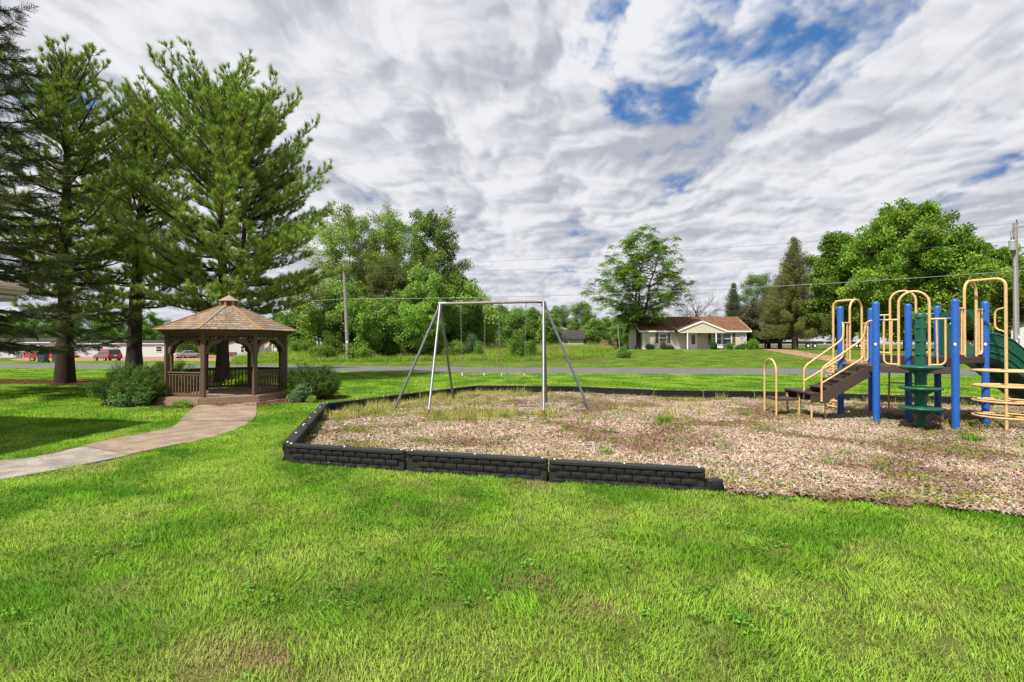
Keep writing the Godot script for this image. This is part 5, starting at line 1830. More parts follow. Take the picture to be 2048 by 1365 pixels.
func make_play_structure() -> void:
	var P := thing("play_structure", "blue and tan playground structure with stairs, climbers and green slide", "play structure", Vector3(8.17, 0, -10.3), -0.06)
	var R := 1.17
	var yl := 1.17
	var yu := 1.36
	var V := func(k): return Vector3(sin(deg_to_rad(60.0 * k)) * R, 0, cos(deg_to_rad(60.0 * k)) * R)   # 0 nearest, then towards the slide
	var B: Vector3 = V.call(0)
	var C: Vector3 = V.call(1)
	var Gq: Vector3 = V.call(2)
	var E: Vector3 = V.call(3)
	var D: Vector3 = V.call(4)
	var A: Vector3 = V.call(5)
	var Y: Material = M.tan_paint
	var m: MB
	# posts
	for p in [A, B, C, Gq, E, D, Vector3.ZERO]:
		m = MB.new()
		m.lathe(Transform3D(Basis(), p), [Vector2(0.061, -0.1), Vector2(0.061, 2.375), Vector2(0.058, 2.40), Vector2(0.045, 2.425), Vector2(0.022, 2.436), Vector2(0.0, 2.438)], 24, true)
		var po := part(P, "post", m, M.blue_paint)
		if p == A or p == B or p == C:
			m = MB.new()
			m.bx(p + Vector3(-0.035, 1.6, 0.052), Vector3(0.06, 0.05, 0.01), 0.002)
			part(po, "sticker", m, M.sticker)
		for yb in [1.98, 2.06]:
			if p != Vector3.ZERO:
				m = MB.new()
				var d: Vector3 = -p.normalized()
				for an in [0.9, -0.9]:
					var q: Vector3 = (d.rotated(Vector3.UP, an) * 0.058 + p) + Vector3(0, yb, 0)
					m.tube([q, q + d.rotated(Vector3.UP, an) * 0.012], 0.008, 6)
				part(po, "bolt", m, M.steel)
	# decks
	var low := [B, A, D, E]
	var hi := [B, C, Gq, E]
	for q in [[low, yl], [hi, yu]]:
		var poly := []
		for p in q[0]: poly.append(Vector2(p.x, p.z) * 0.985)
		m = MB.new()
		m.slab(poly, q[1] - 0.045, q[1])
		var dk := part(P, "deck", m, M.brown_vinyl)
		for k in 3:
			m = MB.new()
			var a: Vector3 = q[0][k]
			var b: Vector3 = q[0][k + 1]
			var dd := (b - a).normalized() * 0.065
			m.beam(a + dd + Vector3(0, q[1] - 0.062, 0), b - dd + Vector3(0, q[1] - 0.062, 0), 0.035, 0.115, 0.006)
			part(dk, "rim", m, M.brown_vinyl)
	m = MB.new()
	m.beam(B * 0.94 + Vector3(0, (yl + yu) / 2.0 - 0.012, 0), B * 0.06 + Vector3(0, (yl + yu) / 2.0 - 0.012, 0), 0.02, yu - yl - 0.03, 0.003)
	m.beam(E * 0.94 + Vector3(0, (yl + yu) / 2.0 - 0.012, 0), E * 0.06 + Vector3(0, (yl + yu) / 2.0 - 0.012, 0), 0.02, yu - yl - 0.03, 0.003)
	part(P, "riser", m, M.brown_vinyl)
	# guards with arches: front (pods), slide-side front (rings), back, corner by the corkscrew
	barrier(P, A, B, yl)
	barrier(P, B, C, yu)
	barrier(P, E, Gq, yu)
	barrier(P, D, E, yl)
	# overhead poles that lead down to the ring climber and the corkscrew
	for q in [[B, C, yu], [E, D, yl]]:
		var mid: Vector3 = (q[0] + q[1]) / 2.0
		var out := mid.normalized()
		var pole := mid + out * 0.50
		var top: float = q[2] + 1.43
		m = MB.new()
		m.tube(bent([mid + Vector3(0, top - 0.002, 0), pole + Vector3(0, top, 0), pole + Vector3(0, -0.1, 0)], 0.16), 0.025, 12)
		var cp := part(P, "climber_pole", m, Y)
		if q[0] == B:
			for yy in [0.315, 0.585, 0.855, 1.125]:
				m = MB.new()
				m.tube(arc(pole + Vector3(0, yy, 0), Vector3.RIGHT, Vector3.BACK, 0.455, 0.0, TAU * 27.0 / 28.0, 27), 0.0175, 10, true)
				m.tube([pole + Vector3(0, yy, 0) - out * 0.455, pole + Vector3(0, yy, 0) + out * 0.455], 0.0165, 8)
				part(cp, "ring", m, Y)
			m = MB.new()
			var sd := -out
			m.tube(bent([pole + Vector3(0, 2.26, 0), pole + sd * 0.15 + Vector3(0, 2.22, 0), pole + sd * 0.15 + Vector3(0, 1.88, 0), pole + Vector3(0, 1.82, 0)], 0.1), 0.0155, 10)
			part(cp, "hand_loop", m, Y)
		else:
			m = MB.new()
			var pts := []
			for k in 8 * 16 + 1:
				var a := TAU * k / 16.0
				pts.append(pole + Vector3(cos(a) * 0.14, 0.12 + k / 128.0 * 1.05, sin(a) * 0.14))
			m.tube(pts, 0.0155, 8)
			part(cp, "spiral", m, Y)
	# back ladder
	var bm := (E + Gq) / 2.0
	var bo := bm.normalized()
	var bs := (Gq - E).normalized()
	m = MB.new()
	for s in [-0.24, 0.24]:
		m.tube([bm + bo * 0.12 + bs * s + Vector3(0, yu - 0.05, 0), bm + bo * 0.42 + bs * s + Vector3(0, -0.1, 0)], 0.02, 10)
	var lad := part(P, "ladder", m, Y)
	for k in 4:
		var t := 0.2 + 0.22 * k
		var c := (bm + bo * 0.12 + Vector3(0, yu - 0.05, 0)).lerp(bm + bo * 0.42 + Vector3(0, -0.1, 0), t)
		m = MB.new()
		m.tube([c - bs * 0.24, c + bs * 0.24], 0.016, 8)
		part(lad, "rung", m, Y)
	# pod climber in front
	var pc := Vector3(7.43, 0, -9.09) - P.position
	pc = pc.rotated(Vector3.UP, 0.06)
	m = MB.new()
	m.lathe(Transform3D(Basis(), pc), [Vector2(0.04, -0.1), Vector2(0.04, 0.14)], 14)
	var pod := part(P, "pod_climber", m, M.steel)
	m = MB.new()
	m.lathe(Transform3D(Basis(), pc), [Vector2(0.0, 0.10), Vector2(0.085, 0.10), Vector2(0.095, 0.14), Vector2(0.09, 0.30), Vector2(0.12, 0.34), Vector2(0.20, 0.39), Vector2(0.32, 0.425), Vector2(0.335, 0.445), Vector2(0.32, 0.462), Vector2(0.12, 0.468), Vector2(0.09, 0.48)], 28, true)
	part(pod, "step_pod", m, M.green_plastic)
	for q in [0.39, 0.77]:
		m = MB.new()
		m.lathe(Transform3D(Basis(), pc + Vector3(0, q, 0)), [Vector2(0.09, 0.09), Vector2(0.09, 0.26), Vector2(0.12, 0.31), Vector2(0.20, 0.36), Vector2(0.32, 0.395), Vector2(0.335, 0.415), Vector2(0.32, 0.432), Vector2(0.12, 0.438), Vector2(0.088, 0.45)], 28, true)
		part(pod, "step_pod", m, M.green_plastic)
	m = MB.new()
	m.box(Transform3D(Basis(Vector3.UP, 0.5), pc + Vector3(0, 1.66, 0)), Vector3(0.135, 0.92, 0.135), 0.022)
	m.lathe(Transform3D(Basis(), pc), [Vector2(0.088, 2.08), Vector2(0.092, 2.15), Vector2(0.075, 2.168), Vector2(0.0, 2.17)], 18, true)
	for k in 3:
		for an in [0.5, 0.5 + PI / 2, 0.5 + PI, 0.5 - PI / 2]:
			var nn := Vector3(sin(an), 0, cos(an))
			m.box(Transform3D(Basis(Vector3.UP, an), pc + nn * 0.072 + Vector3(0, 1.42 + k * 0.24, 0)), Vector3(0.075, 0.045, 0.03), 0.012)
	part(pod, "grip_column", m, M.green_plastic)
	# slide off the C-G side
	var sm := (C + Gq) / 2.0
	var sx := sm.normalized()
	var sz := (C - Gq).normalized()
	var prof := [Vector2(-0.02, 1.37), Vector2(0.16, 1.365), Vector2(0.34, 1.31), Vector2(0.52, 1.19), Vector2(0.75, 1.0), Vector2(1.0, 0.79), Vector2(1.25, 0.60), Vector2(1.5, 0.45), Vector2(1.75, 0.345), Vector2(2.0, 0.29), Vector2(2.3, 0.27), Vector2(2.45, 0.25)]
	var sec := [Vector2(-0.53, 0.30), Vector2(-0.57, 0.31), Vector2(-0.58, 0.27), Vector2(-0.50, -0.02), Vector2(-0.44, -0.05), Vector2(-0.15, -0.05), Vector2(-0.13, -0.075), Vector2(-0.09, -0.05), Vector2(0.09, -0.05), Vector2(0.13, -0.075), Vector2(0.15, -0.05), Vector2(0.44, -0.05), Vector2(0.50, -0.02), Vector2(0.58, 0.27), Vector2(0.57, 0.31), Vector2(0.53, 0.30), Vector2(0.46, 0.02), Vector2(0.40, 0.0), Vector2(-0.40, 0.0), Vector2(-0.46, 0.02)]
	m = MB.new()
	var rings := []
	for k in prof.size():
		var tg: Vector2 = (prof[min(k + 1, prof.size() - 1)] - prof[max(k - 1, 0)]).normalized()
		var nn := Vector2(-tg.y, tg.x)
		var ring := []
		for s in sec:
			var wallk: float = [1.5, 1.5, 1.4, 1.25, 1.1][k] if k < 5 else 1.0
			var q: Vector2 = prof[k] + nn * s.y * (wallk if s.y > 0.05 else 1.0)
			ring.append(sm + sx * q.x + Vector3(0, q.y, 0) + sz * s.x)
		rings.append(ring)
	for k in rings.size() - 1:
		for s in sec.size():
			var s1 := (s + 1) % sec.size()
			var sd: Vector2 = sec[s1] - sec[s]
			var nrm := Vector2(sd.y, -sd.x) * -1.0
			var ctr := sz * nrm.x + Vector3.UP * nrm.y * 0.8
			m.quad_o(rings[k][s], rings[k][s1], rings[k + 1][s1], rings[k + 1][s], -ctr)
	var sl := part(P, "slide", m, M.green_plastic)
	for sd in [-1.0, 1.0]:
		for rib in [[0.555, 0.16], [0.525, 0.06], [0.585, 0.29]]:
			m = MB.new()
			var rp := []
			for k in prof.size():
				var tg: Vector2 = (prof[min(k + 1, prof.size() - 1)] - prof[max(k - 1, 0)]).normalized()
				var wk: float = [1.5, 1.5, 1.4, 1.25, 1.1][k] if k < 5 else 1.0
				var q: Vector2 = prof[k] + Vector2(-tg.y, tg.x) * rib[1] * wk
				rp.append(sm + sx * q.x + Vector3(0, q.y, 0) + sz * sd * rib[0])
			m.tube(rp, 0.016, 7)
			part(sl, "rib", m, M.green_plastic)
	m = MB.new()
	# hood: two cheeks and a band over the entry
	for s in [-1.0, 1.0]:
		var c: Vector3 = sm + sz * s * 0.46 + sx * 0.03
		m.prism(Transform3D(Basis(sz * s, Vector3.UP, sx), c + Vector3(0, yu, 0)), [Vector2(-0.13, 0.0), Vector2(0.07, 0.0), Vector2(0.07, 0.86), Vector2(0.02, 0.93), Vector2(-0.20, 0.93), Vector2(-0.20, 0.80), Vector2(-0.13, 0.68)], 0.07)
	m.beam(sm + sx * 0.032 + sz * -0.26 + Vector3(0, yu + 0.865, 0), sm + sx * 0.032 + sz * 0.26 + Vector3(0, yu + 0.865, 0), 0.066, 0.125, 0.012)
	part(sl, "hood", m, M.green_plastic)
	m = MB.new()
	for s in [-1.0, 1.0]: m.tube([sm + sx * 2.2 + sz * s * 0.3 + Vector3(0, 0.23, 0), sm + sx * 2.2 + sz * s * 0.3 + Vector3(0, -0.1, 0)], 0.03, 10)
	part(sl, "foot", m, M.steel)
	# stairs on the A-D side with a transfer seat at the foot
	var st := (A + D) / 2.0
	var so := st.normalized()          # away from the deck
	var sw := (A - D).normalized()     # towards the camera
	var pt := func(o_, w_, y_): return st + so * o_ + sw * w_ + Vector3(0, y_, 0)
	var w0 := 0.06
	var fb := Basis(so, Vector3.UP, so.cross(Vector3.UP))
	for s in [-1.0, 1.0]:
		m = MB.new()
		var poly := [Vector2(-0.02, yl - 0.02), Vector2(0.06, yl - 0.02), Vector2(0.93, 0.62), Vector2(0.94, 0.42), Vector2(0.86, 0.41), Vector2(-0.02, 0.95)]
		m.prism(Transform3D(fb, pt.call(0.0, w0 + s * 0.30, 0.0)), poly, 0.03)
		part(P, "stringer", m, M.brown_vinyl)
	for k in 3:
		m = MB.new()
		m.box(Transform3D(fb, pt.call(0.19 + 0.26 * k, w0, 1.02 - 0.15 * k)), Vector3(0.29, 0.04, 0.565), 0.006)
		m.box(Transform3D(fb, pt.call(0.055 + 0.26 * k, w0, 1.09 - 0.15 * k)), Vector3(0.015, 0.10, 0.565))
		part(P, "tread", m, M.brown_vinyl)
	# transfer seat lying across the foot of the stairs
	m = MB.new()
	m.box(Transform3D(fb, pt.call(0.80, -0.47, 0.575)), Vector3(0.38, 0.045, 1.14), 0.008)
	var seat := part(P, "transfer_seat", m, M.brown_vinyl)
	m = MB.new()
	for w in [-1.02, -0.46, 0.08]: m.box(Transform3D(fb, pt.call(0.80, w, 0.475)), Vector3(0.36, 0.15, 0.03), 0.004)
	m.box(Transform3D(fb, pt.call(0.63, -0.47, 0.475)), Vector3(0.02, 0.15, 1.06))
	part(seat, "apron", m, M.brown_vinyl)
	for q in [[0.94, -0.98], [0.94, -0.46], [0.94, 0.04], [0.66, -0.98], [0.66, 0.04]]:
		m = MB.new()
		m.tube([pt.call(q[0], q[1], 0.52), pt.call(q[0], q[1], -0.1)], 0.021, 10)
		part(seat, "leg", m, Y)
	m = MB.new()
	m.box(Transform3D(fb, pt.call(1.22, -0.66, 0.40)), Vector3(0.46, 0.05, 0.52), 0.008)
	part(seat, "low_step", m, M.brown_vinyl)
	m = MB.new()
	var hp := [pt.call(1.44, -0.42, -0.1)]
	hp.append_array(arc(pt.call(1.44, -0.71, 0.98), sw, Vector3.UP, 0.29, 0.0, PI, 14))
	hp.append(pt.call(1.44, -1.0, -0.1))
	m.tube(hp, 0.0205, 12)
	part(seat, "loop_handle", m, Y)
	# hand rails
	for s in [1.0, -1.0]:
		m = MB.new()
		var w: float = w0 + 0.335 * s
		m.tube(bent([pt.call(-0.01, 0.54 * s, yl + 0.90), pt.call(0.09, w + 0.05 * s, yl + 0.88), pt.call(0.12, w, yl + 0.54), pt.call(0.93, w, 1.12), pt.call(0.93, w, 0.45)], 0.12), 0.0195, 12)
		m.tube(bent([pt.call(0.12, w, yl + 0.56), pt.call(0.12, w, yl + 0.16), pt.call(0.925, w, 0.82)], 0.09), 0.0165, 10)
		part(P, "handrail", m, Y)

# ------------------------------------------------------------------ buildings
func clap_wall(mb: MB, a: Vector3, b: Vector3, y0: float, y1: float, out: Vector3, board := 0.16) -> void:    # lapped boards on a wall
	var y := y0
	while y < y1 - 0.01:
		var t := minf(y + board, y1)
		var o0 := out * 0.022
		mb.quad_o(a + Vector3(0, y, 0) + o0, b + Vector3(0, y, 0) + o0, b + Vector3(0, t, 0) + out * 0.003, a + Vector3(0, t, 0) + out * 0.003, out)
		mb.quad_o(a + Vector3(0, y, 0) + o0, b + Vector3(0, y, 0) + o0, b + Vector3(0, y, 0), a + Vector3(0, y, 0), Vector3.DOWN)
		y = t

func window_unit(parent: Node, at: Vector3, w: float, h: float, out := Vector3.BACK) -> void:
	var x := Vector3.UP.cross(out).normalized()
	var bs := Basis(x, Vector3.UP, out)
	var m := MB.new()
	for s in [-1.0, 1.0]:
		m.box(Transform3D(bs, at + x * s * (w / 2.0 - 0.04) + out * 0.05), Vector3(0.09, h + 0.08, 0.07), 0.006)
		m.box(Transform3D(bs, at + Vector3(0, s * (h / 2.0), 0) + out * 0.05), Vector3(w - 0.175, 0.09, 0.07), 0.006)
	m.box(Transform3D(bs, at + out * 0.05), Vector3(w - 0.175, 0.06, 0.05), 0.004)
	var win := part(parent, "window", m, M.white_trim)
	for s in [-1.0, 1.0]:
		m = MB.new()
		m.box(Transform3D(bs, at + Vector3(0, s * h / 4.0, 0) + out * 0.028), Vector3(w - 0.17, h / 2.0 - 0.08, 0.012))
		part(win, "pane", m, M.glass)

func shutter(parent: Node, at: Vector3, w: float, h: float) -> void:
	var m := MB.new()
	for s in [-1.0, 1.0]:
		m.bx(at + Vector3(s * (w / 2 - 0.03), 0, 0.035), Vector3(0.06, h, 0.035), 0.004)
		m.bx(at + Vector3(0, s * (h / 2 - 0.04), 0.035), Vector3(w - 0.125, 0.075, 0.03), 0.004)
	for k in int(h / 0.09) - 1:
		m.box(Transform3D(Basis(Vector3.RIGHT, 0.5), at + Vector3(0, -h / 2 + 0.1 + k * 0.09, 0.03)), Vector3(w - 0.13, 0.075, 0.012))
	part(parent, "shutter", m, M.shutter)

func gable_roof(m: MB, x0: float, x1: float, z0: float, z1: float, ye: float, yr: float, th := 0.12) -> void:   # ridge along x
	var zm := (z0 + z1) / 2.0
	for s in [[z1, 1.0], [z0, -1.0]]:
		var e0 := Vector3(x0, ye, s[0])
		var e1 := Vector3(x1, ye, s[0])
		var r0 := Vector3(x0, yr, zm)
		var r1 := Vector3(x1, yr, zm)
		var dn := Vector3(0, -th, 0)
		m.quad_o(e0, e1, r1, r0, Vector3(0, 1, s[1]))
		m.quad_o(e0 + dn, e1 + dn, r1 + dn, r0 + dn, Vector3(0, -1, -s[1]))
		m.quad_o(e0, e1, e1 + dn, e0 + dn, Vector3(0, 0, s[1]))
		m.quad_o(e0, r0, r0 + dn, e0 + dn, Vector3.LEFT)
		m.quad_o(e1, r1, r1 + dn, e1 + dn, Vector3.RIGHT)

func make_house() -> void:
	var d := 65.0
	var x0 := gx(1286, d)
	var x1 := gx(1493, d)
	var gy := 0.90
	var H := thing("house", "cream single storey house with red brown roof and white porch gable", "house", Vector3((x0 + x1) / 2.0, gy, -d))
	var ox := (x0 + x1) / 2.0
	var lx := func(px): return gx(px, d) - ox
	var hw := (x1 - x0) / 2.0
	var wh := 2.42
	var m := MB.new()
	m.bx(Vector3(0, wh / 2.0 - 0.1, -4.0), Vector3(hw * 2.0, wh + 0.2, 8.0))
	part(H, "wall", m, M.siding)
	m = MB.new()
	clap_wall(m, Vector3(-hw, 0, 0), Vector3(hw, 0, 0), 0.1, wh, Vector3.BACK)
	clap_wall(m, Vector3(hw, 0, 0), Vector3(hw, 0, -8), 0.1, wh, Vector3.RIGHT)
	clap_wall(m, Vector3(-hw, 0, 0), Vector3(-hw, 0, -8), 0.1, wh, Vector3.LEFT)
	part(H, "siding", m, M.siding).set_meta("kind", "stuff")
	for s in [-1.0, 1.0]:
		m = MB.new()
		m.bx(Vector3(s * (hw - 0.045), wh / 2.0, 0.035), Vector3(0.11, wh, 0.03), 0.004)
		part(H, "corner_board", m, M.white_trim)
		m = MB.new()
		m.prism(Transform3D(Basis(Vector3.BACK, Vector3.UP, Vector3.LEFT), Vector3(s * (hw - 0.06), 0, -4.0)), [Vector2(-4.0, wh - 0.02), Vector2(4.0, wh - 0.02), Vector2(0, wh + 1.95)], 0.1)
		part(H, "gable_end", m, M.siding)
	m = MB.new()
	gable_roof(m, -hw - 0.55, hw + 0.55, -8.35, 0.35, wh + 0.03, wh + 2.1)
	part(H, "roof", m, M.roof_red)
	m = MB.new()
	var pxl: float = lx.call(1349)
	var pxr: float = lx.call(1441)
	m.bx(Vector3((-hw - 0.55 + pxl) / 2.0, wh - 0.06, 0.36), Vector3(pxl + hw + 0.55, 0.19, 0.03), 0.004)
	m.bx(Vector3((hw + 0.55 + pxr) / 2.0, wh - 0.06, 0.36), Vector3(hw + 0.55 - pxr, 0.19, 0.03), 0.004)
	part(H, "eave_trim", m, M.white_trim)
	m = MB.new()
	for s in [-1.0, 1.0]:
		m.beam(Vector3(s * (hw + 0.56), wh - 0.05, 0.36), Vector3(s * (hw + 0.56), wh + 2.0, -4.0), 0.03, 0.17)
	part(H, "barge_board", m, M.white_trim)
	# porch gable
	var pc: float = (pxl + pxr) / 2.0
	var pw: float = (pxr - pxl) / 2.0 + 0.1
	var pz := 1.75
	var ph := 1.22
	m = MB.new()
	for s in [-1.0, 1.0]:
		var e := Vector3(pc + s * pw, wh + 0.03, pz)
		var k := Vector3(pc, wh + 0.03 + ph, pz)
		m.quad_o(e, k, k + Vector3(0, 0, -4.2), e + Vector3(0, 0, -2.2), Vector3(s, 1, 0))
		m.quad_o(e + Vector3(0, -0.1, 0), k + Vector3(0, -0.1, 0), k + Vector3(0, -0.1, -4.2), e + Vector3(0, -0.1, -2.2), Vector3(-s, -1, 0))
	var porch := part(H, "porch_roof", m, M.roof_red)
	m = MB.new()
	for s in [-1.0, 1.0]:
		m.beam(Vector3(pc + s * (pw + 0.03), wh - 0.06, pz + 0.02), Vector3(pc, wh - 0.04 + ph, pz + 0.02), 0.04, 0.19, 0.004)
	part(porch, "rake_trim", m, M.white_trim)
	m = MB.new()
	m.prism(Transform3D(Basis(), Vector3(pc, wh - 0.1, pz - 0.12)), [Vector2(-pw + 0.15, 0), Vector2(pw - 0.15, 0), Vector2(0, ph - 0.02)], 0.1)
	part(porch, "pediment", m, M.siding)
	m = MB.new()
	m.bx(Vector3(pc, wh - 0.2, pz - 0.12), Vector3(pw * 2 - 0.3, 0.2, 0.14), 0.006)
	part(porch, "beam", m, M.siding)
	for px in [1365.2, 1422.6]:
		m = MB.new()
		m.bx(Vector3((px - 1394.5) * 0.0632 + pc, wh / 2.0 - 0.18, pz - 0.12), Vector3(0.13, wh - 0.24, 0.13), 0.01)
		part(porch, "porch_post", m, M.white_trim)
	m = MB.new()
	m.bx(Vector3(pc, 0.03, pz / 2.0), Vector3(pw * 2.0 - 0.1, 0.1, pz), 0.01)
	part(porch, "porch_slab", m, M.concrete)
	# door with glass
	var dx: float = lx.call(1386.5)
	m = MB.new()
	for s in [-1.0, 1.0]: m.bx(Vector3(dx + s * 0.47, 1.08, 0.05), Vector3(0.09, 2.1, 0.05), 0.005)
	m.bx(Vector3(dx, 2.16, 0.05), Vector3(1.03, 0.09, 0.05), 0.005)
	for s in [-1.0, 1.0]: m.bx(Vector3(dx + s * 0.34, 1.08, 0.045), Vector3(0.17, 2.04, 0.035), 0.004)
	m.bx(Vector3(dx, 0.38, 0.045), Vector3(0.50, 0.65, 0.035), 0.004)
	m.bx(Vector3(dx, 2.0, 0.045), Vector3(0.50, 0.18, 0.035), 0.004)
	var door := part(H, "door", m, M.white_trim)
	m = MB.new()
	m.bx(Vector3(dx, 1.31, 0.04), Vector3(0.51, 1.21, 0.01))
	part(door, "glass", m, M.glass)
	m = MB.new()
	m.bx(Vector3(dx + 0.38, 1.0, 0.08), Vector3(0.05, 0.16, 0.04), 0.01)
	part(door, "handle", m, M.black_metal)
	for px in [1373, 1399.5]:
		m = MB.new()
		m.lathe(Transform3D(Basis(), Vector3(lx.call(px), 1.86, 0.12)), [Vector2(0.03, 0), Vector2(0.07, 0.05), Vector2(0.09, 0.25), Vector2(0.1, 0.27), Vector2(0.0, 0.36)], 8)
		m.bx(Vector3(lx.call(px), 2.0, 0.05), Vector3(0.1, 0.2, 0.06))
		part(H, "wall_lamp", m, M.rust)
	# windows and shutters
	var wy := 1.42
	window_unit(H, Vector3(lx.call(1326), wy + 0.1, 0), 1.05, 1.10)
	shutter(H, Vector3(lx.call(1313.8), wy + 0.07, 0), 0.36, 1.25)
	shutter(H, Vector3(lx.call(1337.5), wy + 0.07, 0), 0.36, 1.25)
	window_unit(H, Vector3(lx.call(1434), wy, 0), 1.20, 1.45)
	window_unit(H, Vector3(lx.call(1454), wy, 0), 1.20, 1.45)
	shutter(H, Vector3(lx.call(1419.5), wy, 0), 0.36, 1.6)
	shutter(H, Vector3(lx.call(1467.8), wy, 0), 0.36, 1.6)
	# satellite dish on a short mast
	var ds := thing("satellite_dish", "grey satellite dish on a mast beside the house corner", "satellite dish", on(1489, 63.2))
	m = MB.new()
	m.tube([Vector3(0, -0.1, 0), Vector3(0, 1.0, 0), Vector3(-0.12, 1.15, 0)], 0.035, 8)
	part(ds, "mast", m, M.black_metal)
	m = MB.new()
	m.lathe(Transform3D(Basis(Vector3.RIGHT, 1.0) * Basis(Vector3.FORWARD, 0.3), Vector3(-0.2, 1.25, 0)), [Vector2(0.0, 0), Vector2(0.2, 0.02), Vector2(0.36, 0.07), Vector2(0.48, 0.14), Vector2(0.47, 0.15), Vector2(0.35, 0.085), Vector2(0.0, 0.02)], 20, true)
	part(ds, "dish", m, M.grey_metal)
	m = MB.new()
	m.tube([Vector3(-0.15, 1.0, 0.1), Vector3(-0.1, 1.1, 0.55)], 0.018, 6)
	m.bx(Vector3(-0.1, 1.12, 0.58), Vector3(0.07, 0.09, 0.1), 0.01)
	part(ds, "receiver_arm", m, M.black_metal)
	for k in 2:
		var sg := thing("yard_sign", ["white and blue yard sign under the double window, nearer the porch post", "white and blue yard sign under the double window, nearer the shutter"][k], "sign", on(1438 + k * 5.4, 62.6))
		m = MB.new()
		m.bx(Vector3(0, 0.42, 0), Vector3(0.36, 0.42, 0.015), 0.003)
		part(sg, "panel", m, M.white_trim)
		m = MB.new()
		m.prism(Transform3D(Basis(), Vector3(0, 0.48, 0.010)), [Vector2(-0.12, 0.1), Vector2(0.12, 0.1), Vector2(0.09, -0.03), Vector2(0, -0.1), Vector2(-0.09, -0.03)], 0.006)
		part(sg, "emblem", m, M.sign_print)
		m = MB.new()
		m.tube([Vector3(-0.1, 0.22, 0), Vector3(-0.1, -0.05, 0)], 0.006, 5)
		m.tube([Vector3(0.1, 0.22, 0), Vector3(0.1, -0.05, 0)], 0.006, 5)
		part(sg, "wire_stake", m, M.black_metal)

func simple_building(called: String, label: String, cat: String, px0: float, px1: float, d: float, gy: float, wh: float, ridge: float, depth: float, wallm: Material, roofm: Material, o := {}) -> Node3D:
	var x0 := gx(px0, d)
	var x1 := gx(px1, d)
	var hw := (x1 - x0) / 2.0
	var H := thing(called, label, cat, Vector3((x0 + x1) / 2.0, gy, -d), o.get("turn", 0.0), o.get("group", ""))
	var m := MB.new()
	m.bx(Vector3(0, wh / 2.0 - 0.15, -depth / 2.0), Vector3(hw * 2, wh + 0.3, depth))
	part(H, "wall", m, wallm)
	m = MB.new()
	clap_wall(m, Vector3(-hw, 0, 0), Vector3(hw, 0, 0), 0.0, wh, Vector3.BACK, 0.2)
	clap_wall(m, Vector3(hw, 0, 0), Vector3(hw, 0, -depth), 0.0, wh, Vector3.RIGHT, 0.2)
	clap_wall(m, Vector3(-hw, 0, 0), Vector3(-hw, 0, -depth), 0.0, wh, Vector3.LEFT, 0.2)
	part(H, "siding", m, wallm).set_meta("kind", "stuff")
	for s in [-1.0, 1.0]:
		if o.get("front_gable", false):
			m = MB.new()
			m.prism(Transform3D(Basis(), Vector3(0, wh, -0.05 if s > 0 else -depth + 0.05)), [Vector2(-hw, -0.02), Vector2(hw, -0.02), Vector2(0, ridge - wh - 0.08)], 0.08)
		else:
			m = MB.new()
			m.prism(Transform3D(Basis(Vector3.BACK, Vector3.UP, Vector3.LEFT), Vector3(s * (hw - 0.06), wh, -depth / 2.0)), [Vector2(-depth / 2, -0.02), Vector2(depth / 2, -0.02), Vector2(0, ridge - wh - 0.08)], 0.08)
		part(H, "gable_end", m, wallm)
	m = MB.new()
	if o.get("front_gable", false):
		var t := MB.new()
		gable_roof(t, -depth / 2.0 - 0.3, depth / 2.0 + 0.3, -hw - 0.35, hw + 0.35, wh - 0.02, ridge + 0.05)
		m.add(t, Transform3D(Basis(Vector3.UP, PI / 2), Vector3(0, 0, -depth / 2.0)))
	else:
		gable_roof(m, -hw - 0.3, hw + 0.3, -depth - 0.3, 0.3, wh - 0.02, ridge + 0.05)
	part(H, "roof", m, roofm)
	m = MB.new()
	if not o.get("front_gable", false):
		m.bx(Vector3(0, wh - 0.1, 0.31), Vector3(hw * 2 + 0.6, 0.14, 0.025))
		part(H, "eave_trim", m, M.white_trim if o.get("trim", true) else roofm)
	return H

